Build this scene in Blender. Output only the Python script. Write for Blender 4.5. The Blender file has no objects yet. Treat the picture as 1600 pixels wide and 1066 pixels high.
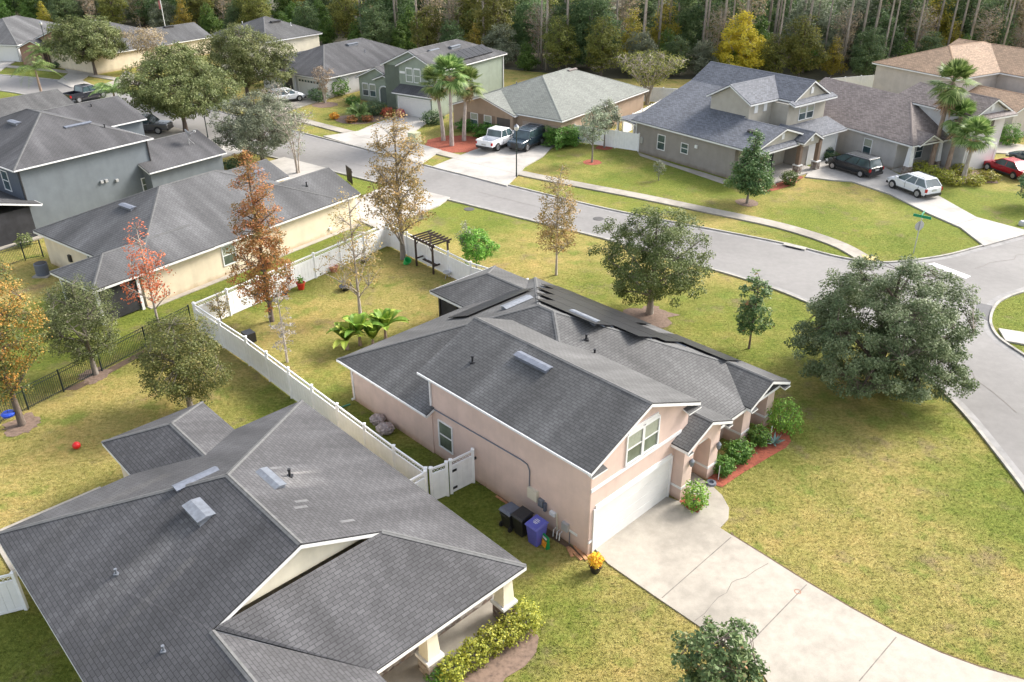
import bpy, math, random
import numpy as np
from mathutils import Vector, Matrix
S = bpy.context.scene
C = S.collection
rng = np.random.default_rng(7); random.seed(7)
# ------------------------------------------------------------------ camera, light, exposure
FPX = 1300.0; PITCH = math.radians(28.6); ROLL = math.radians(-0.27); CAMH = 24.0
_f = np.array([0, math.cos(PITCH), -math.sin(PITCH)]); _r = np.array([1., 0, 0]); _u = np.cross(_r, _f)
_r2 = math.cos(ROLL)*_r + math.sin(ROLL)*_u; _u2 = -math.sin(ROLL)*_r + math.cos(ROLL)*_u
cd = bpy.data.cameras.new('camera'); cam = bpy.data.objects.new('camera', cd); C.objects.link(cam)
cd.sensor_width = 36; cd.lens = FPX/1600*36; cd.clip_end = 2000; cd.clip_start = 0.5
m3 = Matrix([[_r2[i], _u2[i], -_f[i]] for i in range(3)])
cam.matrix_world = Matrix.Translation((0, 0, CAMH)) @ m3.to_4x4()
S.camera = cam
SUN_AZ, SUN_EL = math.radians(29), math.radians(35)
w = bpy.data.worlds.new("World"); S.world = w; w.use_nodes = True
nt = w.node_tree; bg = nt.nodes['Background']; sky = nt.nodes.new('ShaderNodeTexSky')
sky.sky_type = 'NISHITA'; sky.sun_disc = False; sky.sun_elevation = SUN_EL; sky.sun_rotation = math.pi/2 - SUN_AZ
sky.dust_density = 3.0; sky.air_density = 1.0; sky.ozone_density = 1.0
hsv = nt.nodes.new('ShaderNodeHueSaturation'); hsv.inputs['Saturation'].default_value = .45; nt.links.new(sky.outputs[0], hsv.inputs['Color']); nt.links.new(hsv.outputs[0], bg.inputs[0]); bg.inputs[1].default_value = 0.15
sl = bpy.data.lights.new('sun', 'SUN'); sl.energy = 2.2; sl.angle = math.radians(18); sl.color = (1.0, 0.945, 0.87)
so = bpy.data.objects.new('sun', sl); C.objects.link(so)
sd = Vector((math.cos(SUN_AZ)*math.cos(SUN_EL), math.sin(SUN_AZ)*math.cos(SUN_EL), math.sin(SUN_EL)))
so.rotation_euler = sd.to_track_quat('Z', 'Y').to_euler(); so.location = (0, 0, 60)
S.view_settings.view_transform = 'Standard'; S.view_settings.look = 'None'
S.view_settings.exposure = 1.44; S.view_settings.gamma = 1.0
S.cycles.max_bounces = 5; S.cycles.transparent_max_bounces = 8
S.cycles.use_denoising = True

# ------------------------------------------------------------------ coordinates
def G(x, y, z=0.0):                      # survey helper: photo pixel + height -> ground coordinates
    d = (x-800)*_r2 - (y-533)*_u2 + FPX*_f
    t = (z-CAMH)/d[2]
    return Vector((d[0]*t, d[1]*t, z))
def PY(p):
    v = np.array([p[0], p[1], p[2]-CAMH]); return 533 - FPX*(v @ _u2)/(v @ _f)
def HT(bx, by, ty, z0=0.0):              # height of an upright thing from its foot and top rows
    g = G(bx, by, z0); lo, hi = z0, 40
    for _ in range(40):
        m = (lo+hi)/2
        if PY((g[0], g[1], m)) > ty: lo = m
        else: hi = m
    return m - z0
class Fr:
    def __init__(s, th): s.th = math.radians(th); s.c = math.cos(s.th); s.s = math.sin(s.th)
    def w(s, a, b, z=0.0): return Vector((a*s.c-b*s.s, a*s.s+b*s.c, z))
    def loc(s, p): return (p[0]*s.c+p[1]*s.s, -p[0]*s.s+p[1]*s.c)

# ------------------------------------------------------------------ node helpers and materials
def newmat(name):
    m = bpy.data.materials.new(name); m.use_nodes = True
    n = m.node_tree.nodes; return m, n, m.node_tree.links, n['Principled BSDF']
def ND(n, t, **k):
    x = n.new(t)
    for a, v in k.items(): setattr(x, a, v)
    return x
def noise(n, l, vec, scale, detail=4, rough=.55):
    x = ND(n, 'ShaderNodeTexNoise'); x.inputs['Scale'].default_value = scale
    x.inputs['Detail'].default_value = detail; x.inputs['Roughness'].default_value = rough
    if vec is not None: l.new(vec, x.inputs['Vector'])
    return x.outputs['Fac']
def ramp(n, l, fac, stops, interp='LINEAR'):
    x = ND(n, 'ShaderNodeValToRGB'); cr = x.color_ramp; cr.interpolation = interp
    while len(cr.elements) < len(stops): cr.elements.new(0.5)
    for e, (p, c) in zip(cr.elements, stops):
        e.position = p; e.color = (*c, 1) if not isinstance(c, (int, float)) else (c, c, c, 1)
    l.new(fac, x.inputs[0]); return x.outputs[0]
def mix(n, l, f, a, b, mode='MIX'):
    x = ND(n, 'ShaderNodeMix', data_type='RGBA', blend_type=mode)
    for s, v in ((0, f), (6, a), (7, b)):
        if hasattr(v, 'is_output'): l.new(v, x.inputs[s])
        elif s == 0: x.inputs[0].default_value = v
        else: x.inputs[s].default_value = (*v, 1)
    return x.outputs[2]
def math_(n, l, op, a, b=0.0):
    x = ND(n, 'ShaderNodeMath', operation=op)
    for i, v in enumerate((a, b)):
        if hasattr(v, 'is_output'): l.new(v, x.inputs[i])
        else: x.inputs[i].default_value = v
    return x.outputs[0]
def coords(n, l, scale=None, kind='obj'):
    if kind == 'uv': o = ND(n, 'ShaderNodeUVMap').outputs[0]
    elif kind == 'world': o = ND(n, 'ShaderNodeNewGeometry').outputs['Position']
    else: o = ND(n, 'ShaderNodeTexCoord').outputs['Object']
    if scale:
        mp = ND(n, 'ShaderNodeMapping'); mp.inputs['Scale'].default_value = scale; l.new(o, mp.inputs[0]); o = mp.outputs[0]
    return o
def bump(n, l, b, h, strength=.3, dist=.02):
    x = ND(n, 'ShaderNodeBump'); x.inputs['Strength'].default_value = strength; x.inputs['Distance'].default_value = dist
    l.new(h, x.inputs['Height']); l.new(x.outputs[0], b.inputs['Normal'])
def plain(name, col, rough=.6, metal=0.0, var=.12, scale=3.0, spec=None, bmp=0.0):
    m, n, l, b = newmat(name)
    v = coords(n, l, kind='world'); f = noise(n, l, v, scale, 5)
    lo = tuple(c*(1-var) for c in col); hi = tuple(min(1, c*(1+var)) for c in col)
    l.new(ramp(n, l, f, [(.3, lo), (.7, hi)]), b.inputs['Base Color'])
    b.inputs['Roughness'].default_value = rough; b.inputs['Metallic'].default_value = metal
    if spec is not None: b.inputs['Specular IOR Level'].default_value = spec
    if bmp: bump(n, l, b, noise(n, l, v, scale*8, 3), bmp, .02)
    return m
def shingle(name, col, tint=(1, 1, 1), stain=.5, contrast=.16, course=.145, tab=.30, washes=()):
    m, n, l, b = newmat(name)
    uv = coords(n, l, kind='uv')
    br = ND(n, 'ShaderNodeTexBrick'); l.new(uv, br.inputs['Vector'])
    br.offset = .5; br.inputs['Scale'].default_value = 1; br.inputs['Brick Width'].default_value = tab
    br.inputs['Row Height'].default_value = course; br.inputs['Mortar Size'].default_value = .013; br.inputs['Mortar Smooth'].default_value = .25
    br.inputs['Bias'].default_value = 0
    c1 = tuple(c*(1-contrast) for c in col); c2 = tuple(c*(1+contrast) for c in col)
    br.inputs['Color1'].default_value = (*c1, 1); br.inputs['Color2'].default_value = (*c2, 1)
    br.inputs['Mortar'].default_value = (*[c*.45 for c in col], 1)
    g = noise(n, l, coords(n, l, (30, 30, 30), 'uv'), 1, 3, .7)
    col1 = mix(n, l, 1.0, br.outputs[0], ramp(n, l, g, [(.25, .72), (.75, 1.3)]), 'MULTIPLY')
    st = noise(n, l, coords(n, l, (.55, .09, 1), 'uv'), 1, 5, .6)           # rain streaks running down the slope
    col2 = mix(n, l, 1.0, col1, ramp(n, l, st, [(.34, 1-.5*stain), (.5, 1.0), (.66, 1+.9*stain)]), 'MULTIPLY')
    bl = noise(n, l, coords(n, l, (.16, .16, 1), 'uv'), 1, 5, .6)
    col3 = mix(n, l, 1.0, col2, ramp(n, l, bl, [(.3, (1-.25*stain,)*3), (.7, (1+.3*stain,)*3)]), 'MULTIPLY')
    for (c0, (th, sg), L_, W_, k_) in washes:          # pale mineral wash left below a metal vent
        a_ = math.radians(th); dv3 = (-math.sin(a_)*sg, math.cos(a_)*sg, 0); cv3 = (math.cos(a_), math.sin(a_), 0)
        sb = ND(n, 'ShaderNodeVectorMath', operation='SUBTRACT'); l.new(coords(n, l, kind='world'), sb.inputs[0]); sb.inputs[1].default_value = c0
        def dot_(vv):
            d_ = ND(n, 'ShaderNodeVectorMath', operation='DOT_PRODUCT'); l.new(sb.outputs[0], d_.inputs[0]); d_.inputs[1].default_value = vv; return d_.outputs['Value']
        t_ = math_(n, l, 'DIVIDE', dot_(dv3), L_); nz = noise(n, l, coords(n, l, (2.2, 2.2, 2.2), 'world'), 1, 4, .7)
        sq = math_(n, l, 'DIVIDE', math_(n, l, 'ABSOLUTE', math_(n, l, 'ADD', dot_(cv3), math_(n, l, 'MULTIPLY', math_(n, l, 'SUBTRACT', nz, .5), W_*1.1))), math_(n, l, 'MULTIPLY', math_(n, l, 'ADD', t_, .9), W_))
        m1 = ramp(n, l, sq, [(.45, 1.0), (1.0, 0.0)]); m2_ = ramp(n, l, t_, [(0.0, 0.0), (.04, 1.0), (.45, .65), (1.0, 0.0)])
        col3 = mix(n, l, math_(n, l, 'MULTIPLY', m1, m2_), col3, mix(n, l, 1.0, col3, (k_*1.02, k_, k_*.95), 'MULTIPLY'))
    col4 = mix(n, l, 1.0, col3, tint, 'MULTIPLY')
    l.new(col4, b.inputs['Base Color']); b.inputs['Roughness'].default_value = .82
    b.inputs['Specular IOR Level'].default_value = .4
    bump(n, l, b, br.outputs['Fac'], -.6, .02)
    return m
def stucco(name, col, dirt=.14):
    m, n, l, b = newmat(name)
    v = coords(n, l, kind='world')
    a = noise(n, l, v, 1.2, 6, .6); s = noise(n, l, coords(n, l, (1.6, 1.6, .12), 'world'), 1, 5, .6)
    c = ramp(n, l, a, [(.3, tuple(x*.9 for x in col)), (.7, tuple(min(1, x*1.07) for x in col))])
    c = mix(n, l, 1.0, c, ramp(n, l, s, [(.3, (1-dirt*.6,)*3), (.55, (1.,)*3)]), 'MULTIPLY')
    sep = ND(n, 'ShaderNodeSeparateXYZ'); l.new(v, sep.inputs[0])
    z = math_(n, l, 'ADD', sep.outputs[2], math_(n, l, 'MULTIPLY', a, .5))
    foot = ramp(n, l, z, [(.15, (.62, .52, .4)), (.62, (1, 1, 1))])       # splashed soil along the foot
    c = mix(n, l, 1.0, c, foot, 'MULTIPLY')
    l.new(c, b.inputs['Base Color']); b.inputs['Roughness'].default_value = .9
    bump(n, l, b, noise(n, l, v, 45, 3), .25, .01); return m
def leafmat(name, stops, trans=.3, rough=.55):
    m, n, l, b = newmat(name)
    at = ND(n, 'ShaderNodeAttribute', attribute_name='rnd'); oi = ND(n, 'ShaderNodeObjectInfo')
    f = at.outputs['Fac']
    c = ramp(n, l, f, stops)
    hs = ND(n, 'ShaderNodeHueSaturation'); l.new(c, hs.inputs['Color'])
    l.new(math_(n, l, 'ADD', .485, math_(n, l, 'MULTIPLY', oi.outputs['Random'], .03)), hs.inputs['Hue'])
    l.new(math_(n, l, 'ADD', .85, math_(n, l, 'MULTIPLY', oi.outputs['Random'], .3)), hs.inputs['Value'])
    c = hs.outputs[0]
    l.new(c, b.inputs['Base Color']); b.inputs['Roughness'].default_value = rough; b.inputs['Specular IOR Level'].default_value = .3
    tr = ND(n, 'ShaderNodeBsdfTranslucent'); l.new(c, tr.inputs[0])
    mx = ND(n, 'ShaderNodeMixShader'); mx.inputs[0].default_value = trans
    l.new(b.outputs[0], mx.inputs[1]); l.new(tr.outputs[0], mx.inputs[2])
    out = [x for x in n if x.type == 'OUTPUT_MATERIAL'][0]; l.new(mx.outputs[0], out.inputs[0])
    return m
GREENS = [(-3, 26, 3.5, .8), (1, 22, 3, .6), (-8, 34, 3, .8), (-5, 31, 3, .9), (-2.5, 28.5, 3, .8), (-11, 37, 4, .6), (-19, 19, 5, 1), (-14, 14, 4, .8), (-26, 47, 7, .9), (-19, 52, 6, .8), (-30, 42, 6, .8), (-14, 60, 5, .9),
          (6, 51, 5, .35), (15, 46, 7, .6), (23, 29, 5, .8), (22, 35, 4, .6), (12, 72, 8, .7), (26, 62, 8, .65), (33, 59, 7, .8), (-2, 68, 7, .8), (-12, 76, 8, .7), (-16, 97, 10, .5),
          (40, 66, 8, .9), (34, 50, 8, .9), (36, 41, 9, .8), (18, 76, 7, .9), (7, 84, 8, .5), (-78, 120, 18, .8), (-50, 120, 12, .3), (9, 34, 6, .25), (33, 80, 6, .9), (20, 14, 8, .7), (12, 36, 5, .5), (-9, 40, 5, .4)]
def grassmat(name):
    m, n, l, b = newmat(name)
    v = coords(n, l, kind='world')
    big = noise(n, l, v, .11, 5, .6); mid = noise(n, l, v, .8, 6, .65); fine = noise(n, l, v, 6, 4, .7); vf = noise(n, l, v, 30, 2, .7)
    green = ramp(n, l, fine, [(.25, (.085, .112, .018)), (.5, (.160, .190, .036)), (.78, (.26, .285, .065))])
    straw = ramp(n, l, fine, [(.25, (.205, .162, .05)), (.5, (.35, .285, .098)), (.78, (.48, .40, .165))])
    s = None
    for (x, y, r, k) in GREENS:
        vd = ND(n, 'ShaderNodeVectorMath', operation='DISTANCE'); l.new(v, vd.inputs[0]); vd.inputs[1].default_value = (x, y, 0)
        mr = ND(n, 'ShaderNodeMapRange', interpolation_type='SMOOTHSTEP'); l.new(vd.outputs['Value'], mr.inputs[0])
        mr.inputs[1].default_value = r*1.35; mr.inputs[2].default_value = r*.35; mr.inputs[3].default_value = 0; mr.inputs[4].default_value = k
        s = mr.outputs[0] if s is None else math_(n, l, 'MAXIMUM', s, mr.outputs[0])
    f = math_(n, l, 'ADD', math_(n, l, 'MULTIPLY', s, .55), math_(n, l, 'MULTIPLY', math_(n, l, 'ADD', mid, big), .62))
    fac = ramp(n, l, f, [(.54, 0.0), (.98, 1.0)])
    c = mix(n, l, fac, straw, green)
    bare = ramp(n, l, noise(n, l, v, .38, 7, .72), [(.55, 0.0), (.67, .6)])
    c = mix(n, l, bare, c, (.21, .155, .10))
    c = mix(n, l, 1.0, c, ramp(n, l, vf, [(.25, .70), (.7, 1.22)]), 'MULTIPLY')
    st = noise(n, l, coords(n, l, (2.2, 5.5, 1), 'world'), 1, 6, .75); c = mix(n, l, 1.0, c, ramp(n, l, st, [(.3, (.72, .74, .62)), (.5, (1.0, 1.0, 1.0)), (.68, (1.22, 1.16, 1.14))]), 'MULTIPLY')
    pz = noise(n, l, v, .55, 5, .65); c = mix(n, l, ramp(n, l, pz, [(.54, 0.0), (.66, .75)]), c, ramp(n, l, fine, [(.3, (.11, .15, .025)), (.7, (.22, .27, .06))]))
    m2 = noise(n, l, v, .28, 5, .7); c = mix(n, l, 1.0, c, ramp(n, l, m2, [(.34, (.78, .84, .74)), (.5, (1, 1, 1)), (.66, (1.12, 1.02, 1.06))]), 'MULTIPLY')
    l.new(c, b.inputs['Base Color']); b.inputs['Roughness'].default_value = .95; b.inputs['Specular IOR Level'].default_value = .1
    h = math_(n, l, 'ADD', noise(n, l, v, 14, 4, .8), vf); bump(n, l, b, h, .9, .05)
    return m
def concrete(name, col, dirt=.35, sc=.35):
    m, n, l, b = newmat(name); v = coords(n, l, kind='world')
    a = noise(n, l, v, sc, 7, .62); c2 = noise(n, l, v, 2.2, 6, .65); f = noise(n, l, v, 25, 3, .7)
    c = ramp(n, l, a, [(.3, tuple(x*(1-dirt) for x in col)), (.56, col)])
    c = mix(n, l, 1.0, c, ramp(n, l, c2, [(.3, 1-.35*dirt), (.65, 1.05)]), 'MULTIPLY')
    c = mix(n, l, 1.0, c, ramp(n, l, f, [(.3, .93), (.7, 1.05)]), 'MULTIPLY')
    l.new(c, b.inputs['Base Color']); b.inputs['Roughness'].default_value = .9; bump(n, l, b, f, .15, .01); return m
def glassmat(name, col=(.03, .05, .055), blind=.0):
    m, n, l, b = newmat(name)
    v = coords(n, l, kind='world'); f = noise(n, l, v, .9, 3)
    l.new(ramp(n, l, f, [(.35, col), (.7, tuple(min(1, c*2.2+.01) for c in col))]), b.inputs['Base Color'])
    b.inputs['Roughness'].default_value = .12; b.inputs['Specular IOR Level'].default_value = .8; return m
def stonemat(name):
    m, n, l, b = newmat(name); v = coords(n, l, (1, 1, 1.6), 'world')
    vo = ND(n, 'ShaderNodeTexVoronoi'); vo.inputs['Scale'].default_value = 4.5; l.new(v, vo.inputs['Vector'])
    ve = ND(n, 'ShaderNodeTexVoronoi', feature='DISTANCE_TO_EDGE'); ve.inputs['Scale'].default_value = 4.5; l.new(v, ve.inputs['Vector'])
    c = ramp(n, l, ND(n, 'ShaderNodeSeparateColor').outputs[0], [(0, 0), (1, 1)]) if 0 else None
    sc = ND(n, 'ShaderNodeSeparateColor'); l.new(vo.outputs['Color'], sc.inputs[0])
    c = ramp(n, l, sc.outputs[0], [(0, (.11, .085, .07)), (.4, (.23, .16, .12)), (.7, (.30, .27, .24)), (1, (.42, .36, .29))])
    c = mix(n, l, ramp(n, l, ve.outputs['Distance'], [(.02, 1.0), (.07, 0.0)]), c, (.2, .19, .18))
    l.new(c, b.inputs['Base Color']); b.inputs['Roughness'].default_value = .85; return m
def barkmat(name, col):
    m, n, l, b = newmat(name); v = coords(n, l, (6, 6, 1.2), 'obj'); f = noise(n, l, v, 2, 5, .65)
    l.new(ramp(n, l, f, [(.3, tuple(x*.55 for x in col)), (.7, tuple(min(1, x*1.35) for x in col))]), b.inputs['Base Color'])
    b.inputs['Roughness'].default_value = .95; bump(n, l, b, f, .5, .03); return m

M = {}
M['shA'] = shingle('shingle_grey', (.088, .087, .086), stain=.5, contrast=.12)
WB = lambda a, b, z: (a*math.cos(math.radians(-46.4))-b*math.sin(math.radians(-46.4)), a*math.sin(math.radians(-46.4))+b*math.cos(math.radians(-46.4)), z)
M['shB'] = shingle('shingle_slate', (.070, .069, .072), stain=.45, contrast=.15, washes=[(WB(-24.1, 7.6, 4.7), (-46.4, -1), 5.2, .55, 1.6), (WB(-22.6, 6.9, 4.4), (-46.4, -1), 5.0, .22, 1.35), (WB(-23.9, 10.4, 4.8), (-46.4, 1), 2.3, .62, 1.8), (WB(-24.3, 11.3, 4.5), (-46.4, 1), 1.6, .10, 2.0), (WB(-28.5, 8.5, 4), (-46.4, -1), 6, .5, 1.25)])
M['shC'] = shingle('shingle_weathered', (.088, .088, .090), stain=.55, contrast=.08)
M['shD'] = shingle('shingle_charcoal', (.068, .067, .070), stain=.6, contrast=.08)
M['shG'] = shingle('shingle_greygreen', (.185, .195, .175), stain=.15, contrast=.16)
M['shBlue'] = shingle('shingle_bluegrey', (.112, .120, .140), stain=.12, contrast=.28)
M['shBr'] = shingle('shingle_taupe', (.185, .155, .145), stain=.12, contrast=.28)
M['shOr'] = shingle('shingle_tan', (.27, .182, .118), stain=.12, contrast=.25)
for k, c in dict(pink=(.60, .455, .385), cream=(.66, .57, .42), creamlt=(.70, .64, .50), greyblue=(.135, .155, .17), navy=(.085, .10, .125), sage=(.26, .30, .24),
                 taupe=(.36, .265, .19), mush=(.275, .25, .225), siding=(.40, .37, .31), grey=(.42, .40, .375), greylt=(.52, .51, .50), tan=(.50, .45, .40), brick=(.33, .20, .14), beige=(.60, .53, .43)).items():
    M[k] = stucco('stucco_'+k, c)
M['white'] = plain('white_trim', (.70, .70, .69), .45, var=.06)
M['vinyl'] = plain('white_vinyl', (.83, .83, .83), .4, var=.05)
M['garage'] = plain('garage_door_white', (.66, .65, .62), .4, var=.03)
M['garagetan'] = plain('garage_door_tan', (.36, .285, .225), .5, var=.05)
M['dark'] = plain('dark_trim', (.03, .028, .028), .5)
M['black'] = plain('black_plastic', (.018, .018, .02), .4, var=.2)
M['rubber'] = plain('rubber', (.014, .014, .014), .8)
M['rim'] = plain('alloy', (.45, .45, .46), .3, .8)
M['iron'] = plain('black_iron', (.012, .022, .020), .5)
M['steel'] = plain('galvanised', (.15, .165, .20), .5, .2, var=.2, scale=6)
M['steellt'] = plain('galvanised_light', (.17, .185, .21), .5, .2, var=.2, scale=6)
M['glass'] = glassmat('window_glass'); M['glassg'] = glassmat('window_glass_green', (.075, .09, .07))
M['blind'] = plain('blinds', (.30, .32, .25), .6, var=.1, scale=8)
M['screen'] = plain('porch_screen', (.022, .022, .026), .75, var=.4, scale=1.5)
M['shutter'] = plain('shutter_dark', (.075, .065, .06), .6)
M['shutterbr'] = plain('shutter_brown', (.20, .14, .10), .6)
M['concrete'] = concrete('concrete', (.385, .35, .295), .44, .22)
M['concretelt'] = concrete('concrete_pale', (.42, .395, .36), .25, .4)
M['kerb'] = concrete('kerb_concrete', (.38, .36, .32), .4, 1.2)
M['asphalt'] = concrete('asphalt', (.225, .215, .205), .26, .10)
M['asphaltdk'] = concrete('asphalt_patch', (.13, .128, .13), .2, .8)
M['gutter'] = concrete('gutter_concrete', (.27, .262, .255), .3, 1.0)
M['grass'] = grassmat('lawn')
M['soil'] = concrete('soil', (.12, .078, .048), .5, 2.0)
M['forestfloor'] = concrete('forest_floor', (.075, .068, .038), .5, .5)
M['mulch'] = concrete('red_mulch', (.34, .085, .045), .55, 6.0)
M['mulchbr'] = concrete('brown_mulch', (.22, .15, .11), .5, 6.0)
M['stone'] = stonemat('ledger_stone')
M['solar'] = plain('solar_glass', (.022, .022, .025), .38, 0, var=.15, scale=1, spec=.25)
M['wood'] = plain('dark_wood', (.032, .019, .015), .6, var=.3, scale=8)
M['plank'] = plain('raw_planks', (.42, .21, .10), .8, var=.4, scale=5)
M['bin_blue'] = plain('blue_plastic', (.085, .09, .36), .45, var=.08)
M['bin_grey'] = plain('grey_plastic', (.10, .115, .15), .45)
M['bag'] = plain('leaf_bag', (.33, .28, .27), .35, var=.35, scale=9)
M['green'] = plain('green_plastic', (.01, .22, .06), .35)
M['orange'] = plain('orange_print', (.75, .30, .02), .4, var=.4, scale=14)
M['red'] = plain('red_glaze', (.45, .03, .02), .35)
M['terra'] = plain('terracotta', (.42, .17, .11), .7)
M['redball'] = plain('red_rubber', (.62, .015, .015), .4, var=.05)
M['signgreen'] = plain('sign_green', (.0, .23, .10), .35, var=.04)
M['signback'] = plain('sign_back', (.45, .45, .45), .4, .3, var=.06)
M['lamp_glass'] = plain('lamp_globe', (.55, .53, .48), .3)
M['box'] = plain('utility_green', (.50, .52, .33), .6, var=.06)
M['beigebox'] = plain('utility_beige', (.62, .57, .45), .5, var=.06)
M['ygrass'] = plain('green_hose', (.02, .16, .09), .4)
for k, c in dict(carwhite=(.72, .73, .75), carnavy=(.035, .055, .075), carblack=(.018, .021, .026), carred=(.36, .012, .025), cargrey=(.11, .11, .115), carblk2=(.02, .022, .03)).items():
    M[k] = plain('paint_'+k[3:], c, .22, .15 if k != 'carwhite' else 0, var=.03, spec=.7)
M['taillight'] = plain('tail_light', (.35, .008, .012), .25); M['headlight'] = plain('head_light', (.55, .57, .60), .15, .2)
M['paintwhite'] = concrete('road_paint', (.72, .72, .70), .15, 2.0)
M['bark'] = barkmat('bark_grey', (.22, .19, .16)); M['barkdk'] = barkmat('bark_dark', (.13, .10, .08)); M['barklt'] = barkmat('bark_pale', (.36, .31, .26)); M['palmbark'] = barkmat('palm_trunk', (.30, .22, .17)); M['palmgrey'] = barkmat('palm_trunk_grey', (.38, .33, .29))
M['pine'] = barkmat('pine_bark', (.34, .29, .24))
LM = dict(
 oak=[(0, (0.054, 0.092, 0.020)), (.5, (0.122, 0.173, 0.046)), (1, (0.243, 0.301, 0.109))],
 oakgrey=[(0, (0.095, 0.118, 0.069)), (.5, (0.207, 0.233, 0.147)), (1, (0.380, 0.398, 0.276))],
 oaklt=[(0, (0.070, 0.100, 0.026)), (.5, (0.160, 0.198, 0.064)), (1, (0.320, 0.339, 0.141))],
 magnolia=[(0, (.045, .085, .028)), (.5, (.115, .18, .06)), (.85, (.25, .30, .13)), (1, (.34, .17, .08))],
 orange=[(0, (.15, .14, .04)), (.3, (.28, .17, .05)), (.6, (.46, .21, .07)), (1, (.52, .17, .09))],
 orangeyel=[(0, (.07, .10, .03)), (.4, (.16, .17, .045)), (.7, (.48, .26, .06)), (1, (.52, .22, .06))],
 tan=[(0, (0.155, 0.147, 0.044)), (.5, (0.380, 0.285, 0.104)), (1, (0.622, 0.415, 0.155))],
 redleaf=[(0, (0.297, 0.095, 0.047)), (.5, (0.567, 0.108, 0.068)), (1, (0.702, 0.216, 0.108))],
 yellow=[(0, (.30, .27, .04)), (.5, (.62, .47, .05)), (1, (.74, .58, .10))],
 olive=[(0, (0.078, 0.095, 0.020)), (.5, (0.207, 0.225, 0.052)), (1, (0.398, 0.380, 0.104))],
 dkgreen=[(0, (0.045, 0.090, 0.045)), (.5, (0.109, 0.186, 0.083)), (1, (0.230, 0.307, 0.141))],
 brightgreen=[(0, (0.069, 0.173, 0.026)), (.5, (0.173, 0.364, 0.044)), (1, (0.380, 0.588, 0.104))],
 greygreen=[(0, (0.122, 0.147, 0.095)), (.5, (0.260, 0.294, 0.191)), (1, (0.467, 0.502, 0.346))],
 brownish=[(0, (0.173, 0.122, 0.069)), (.5, (0.346, 0.260, 0.155)), (1, (0.553, 0.433, 0.276))],
 hedge=[(0, (0.035, 0.104, 0.018)), (.5, (0.104, 0.225, 0.035)), (1, (0.225, 0.398, 0.069))],
 lime=[(0, (0.243, 0.297, 0.020)), (.5, (0.567, 0.567, 0.054)), (1, (0.800, 0.756, 0.135))],
 pinefol=[(0, (0.052, 0.104, 0.020)), (.5, (0.122, 0.207, 0.044)), (1, (0.242, 0.346, 0.087))],
 palm=[(0, (.05, .09, .02)), (.5, (.15, .24, .06)), (1, (.36, .44, .16))], palmq=[(0, (0.069, 0.138, 0.026)), (.5, (0.173, 0.311, 0.060)), (1, (0.380, 0.518, 0.138))],
 banana=[(0, (.08, .17, .02)), (.5, (.20, .33, .04)), (1, (.45, .50, .09))],
 croton=[(0, (0.472, 0.135, 0.027)), (.5, (0.800, 0.405, 0.027)), (1, (0.800, 0.608, 0.068))],
 deadfrond=[(0, (0.225, 0.147, 0.087)), (1, (0.553, 0.380, 0.225))],
 moss=[(0, (0.276, 0.260, 0.225)), (1, (0.518, 0.484, 0.433))])
for k, st in LM.items(): M['lf_'+k] = leafmat('leaves_'+k, st, .5 if k in ('yellow', 'pinefol', 'olive') else .3)

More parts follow.
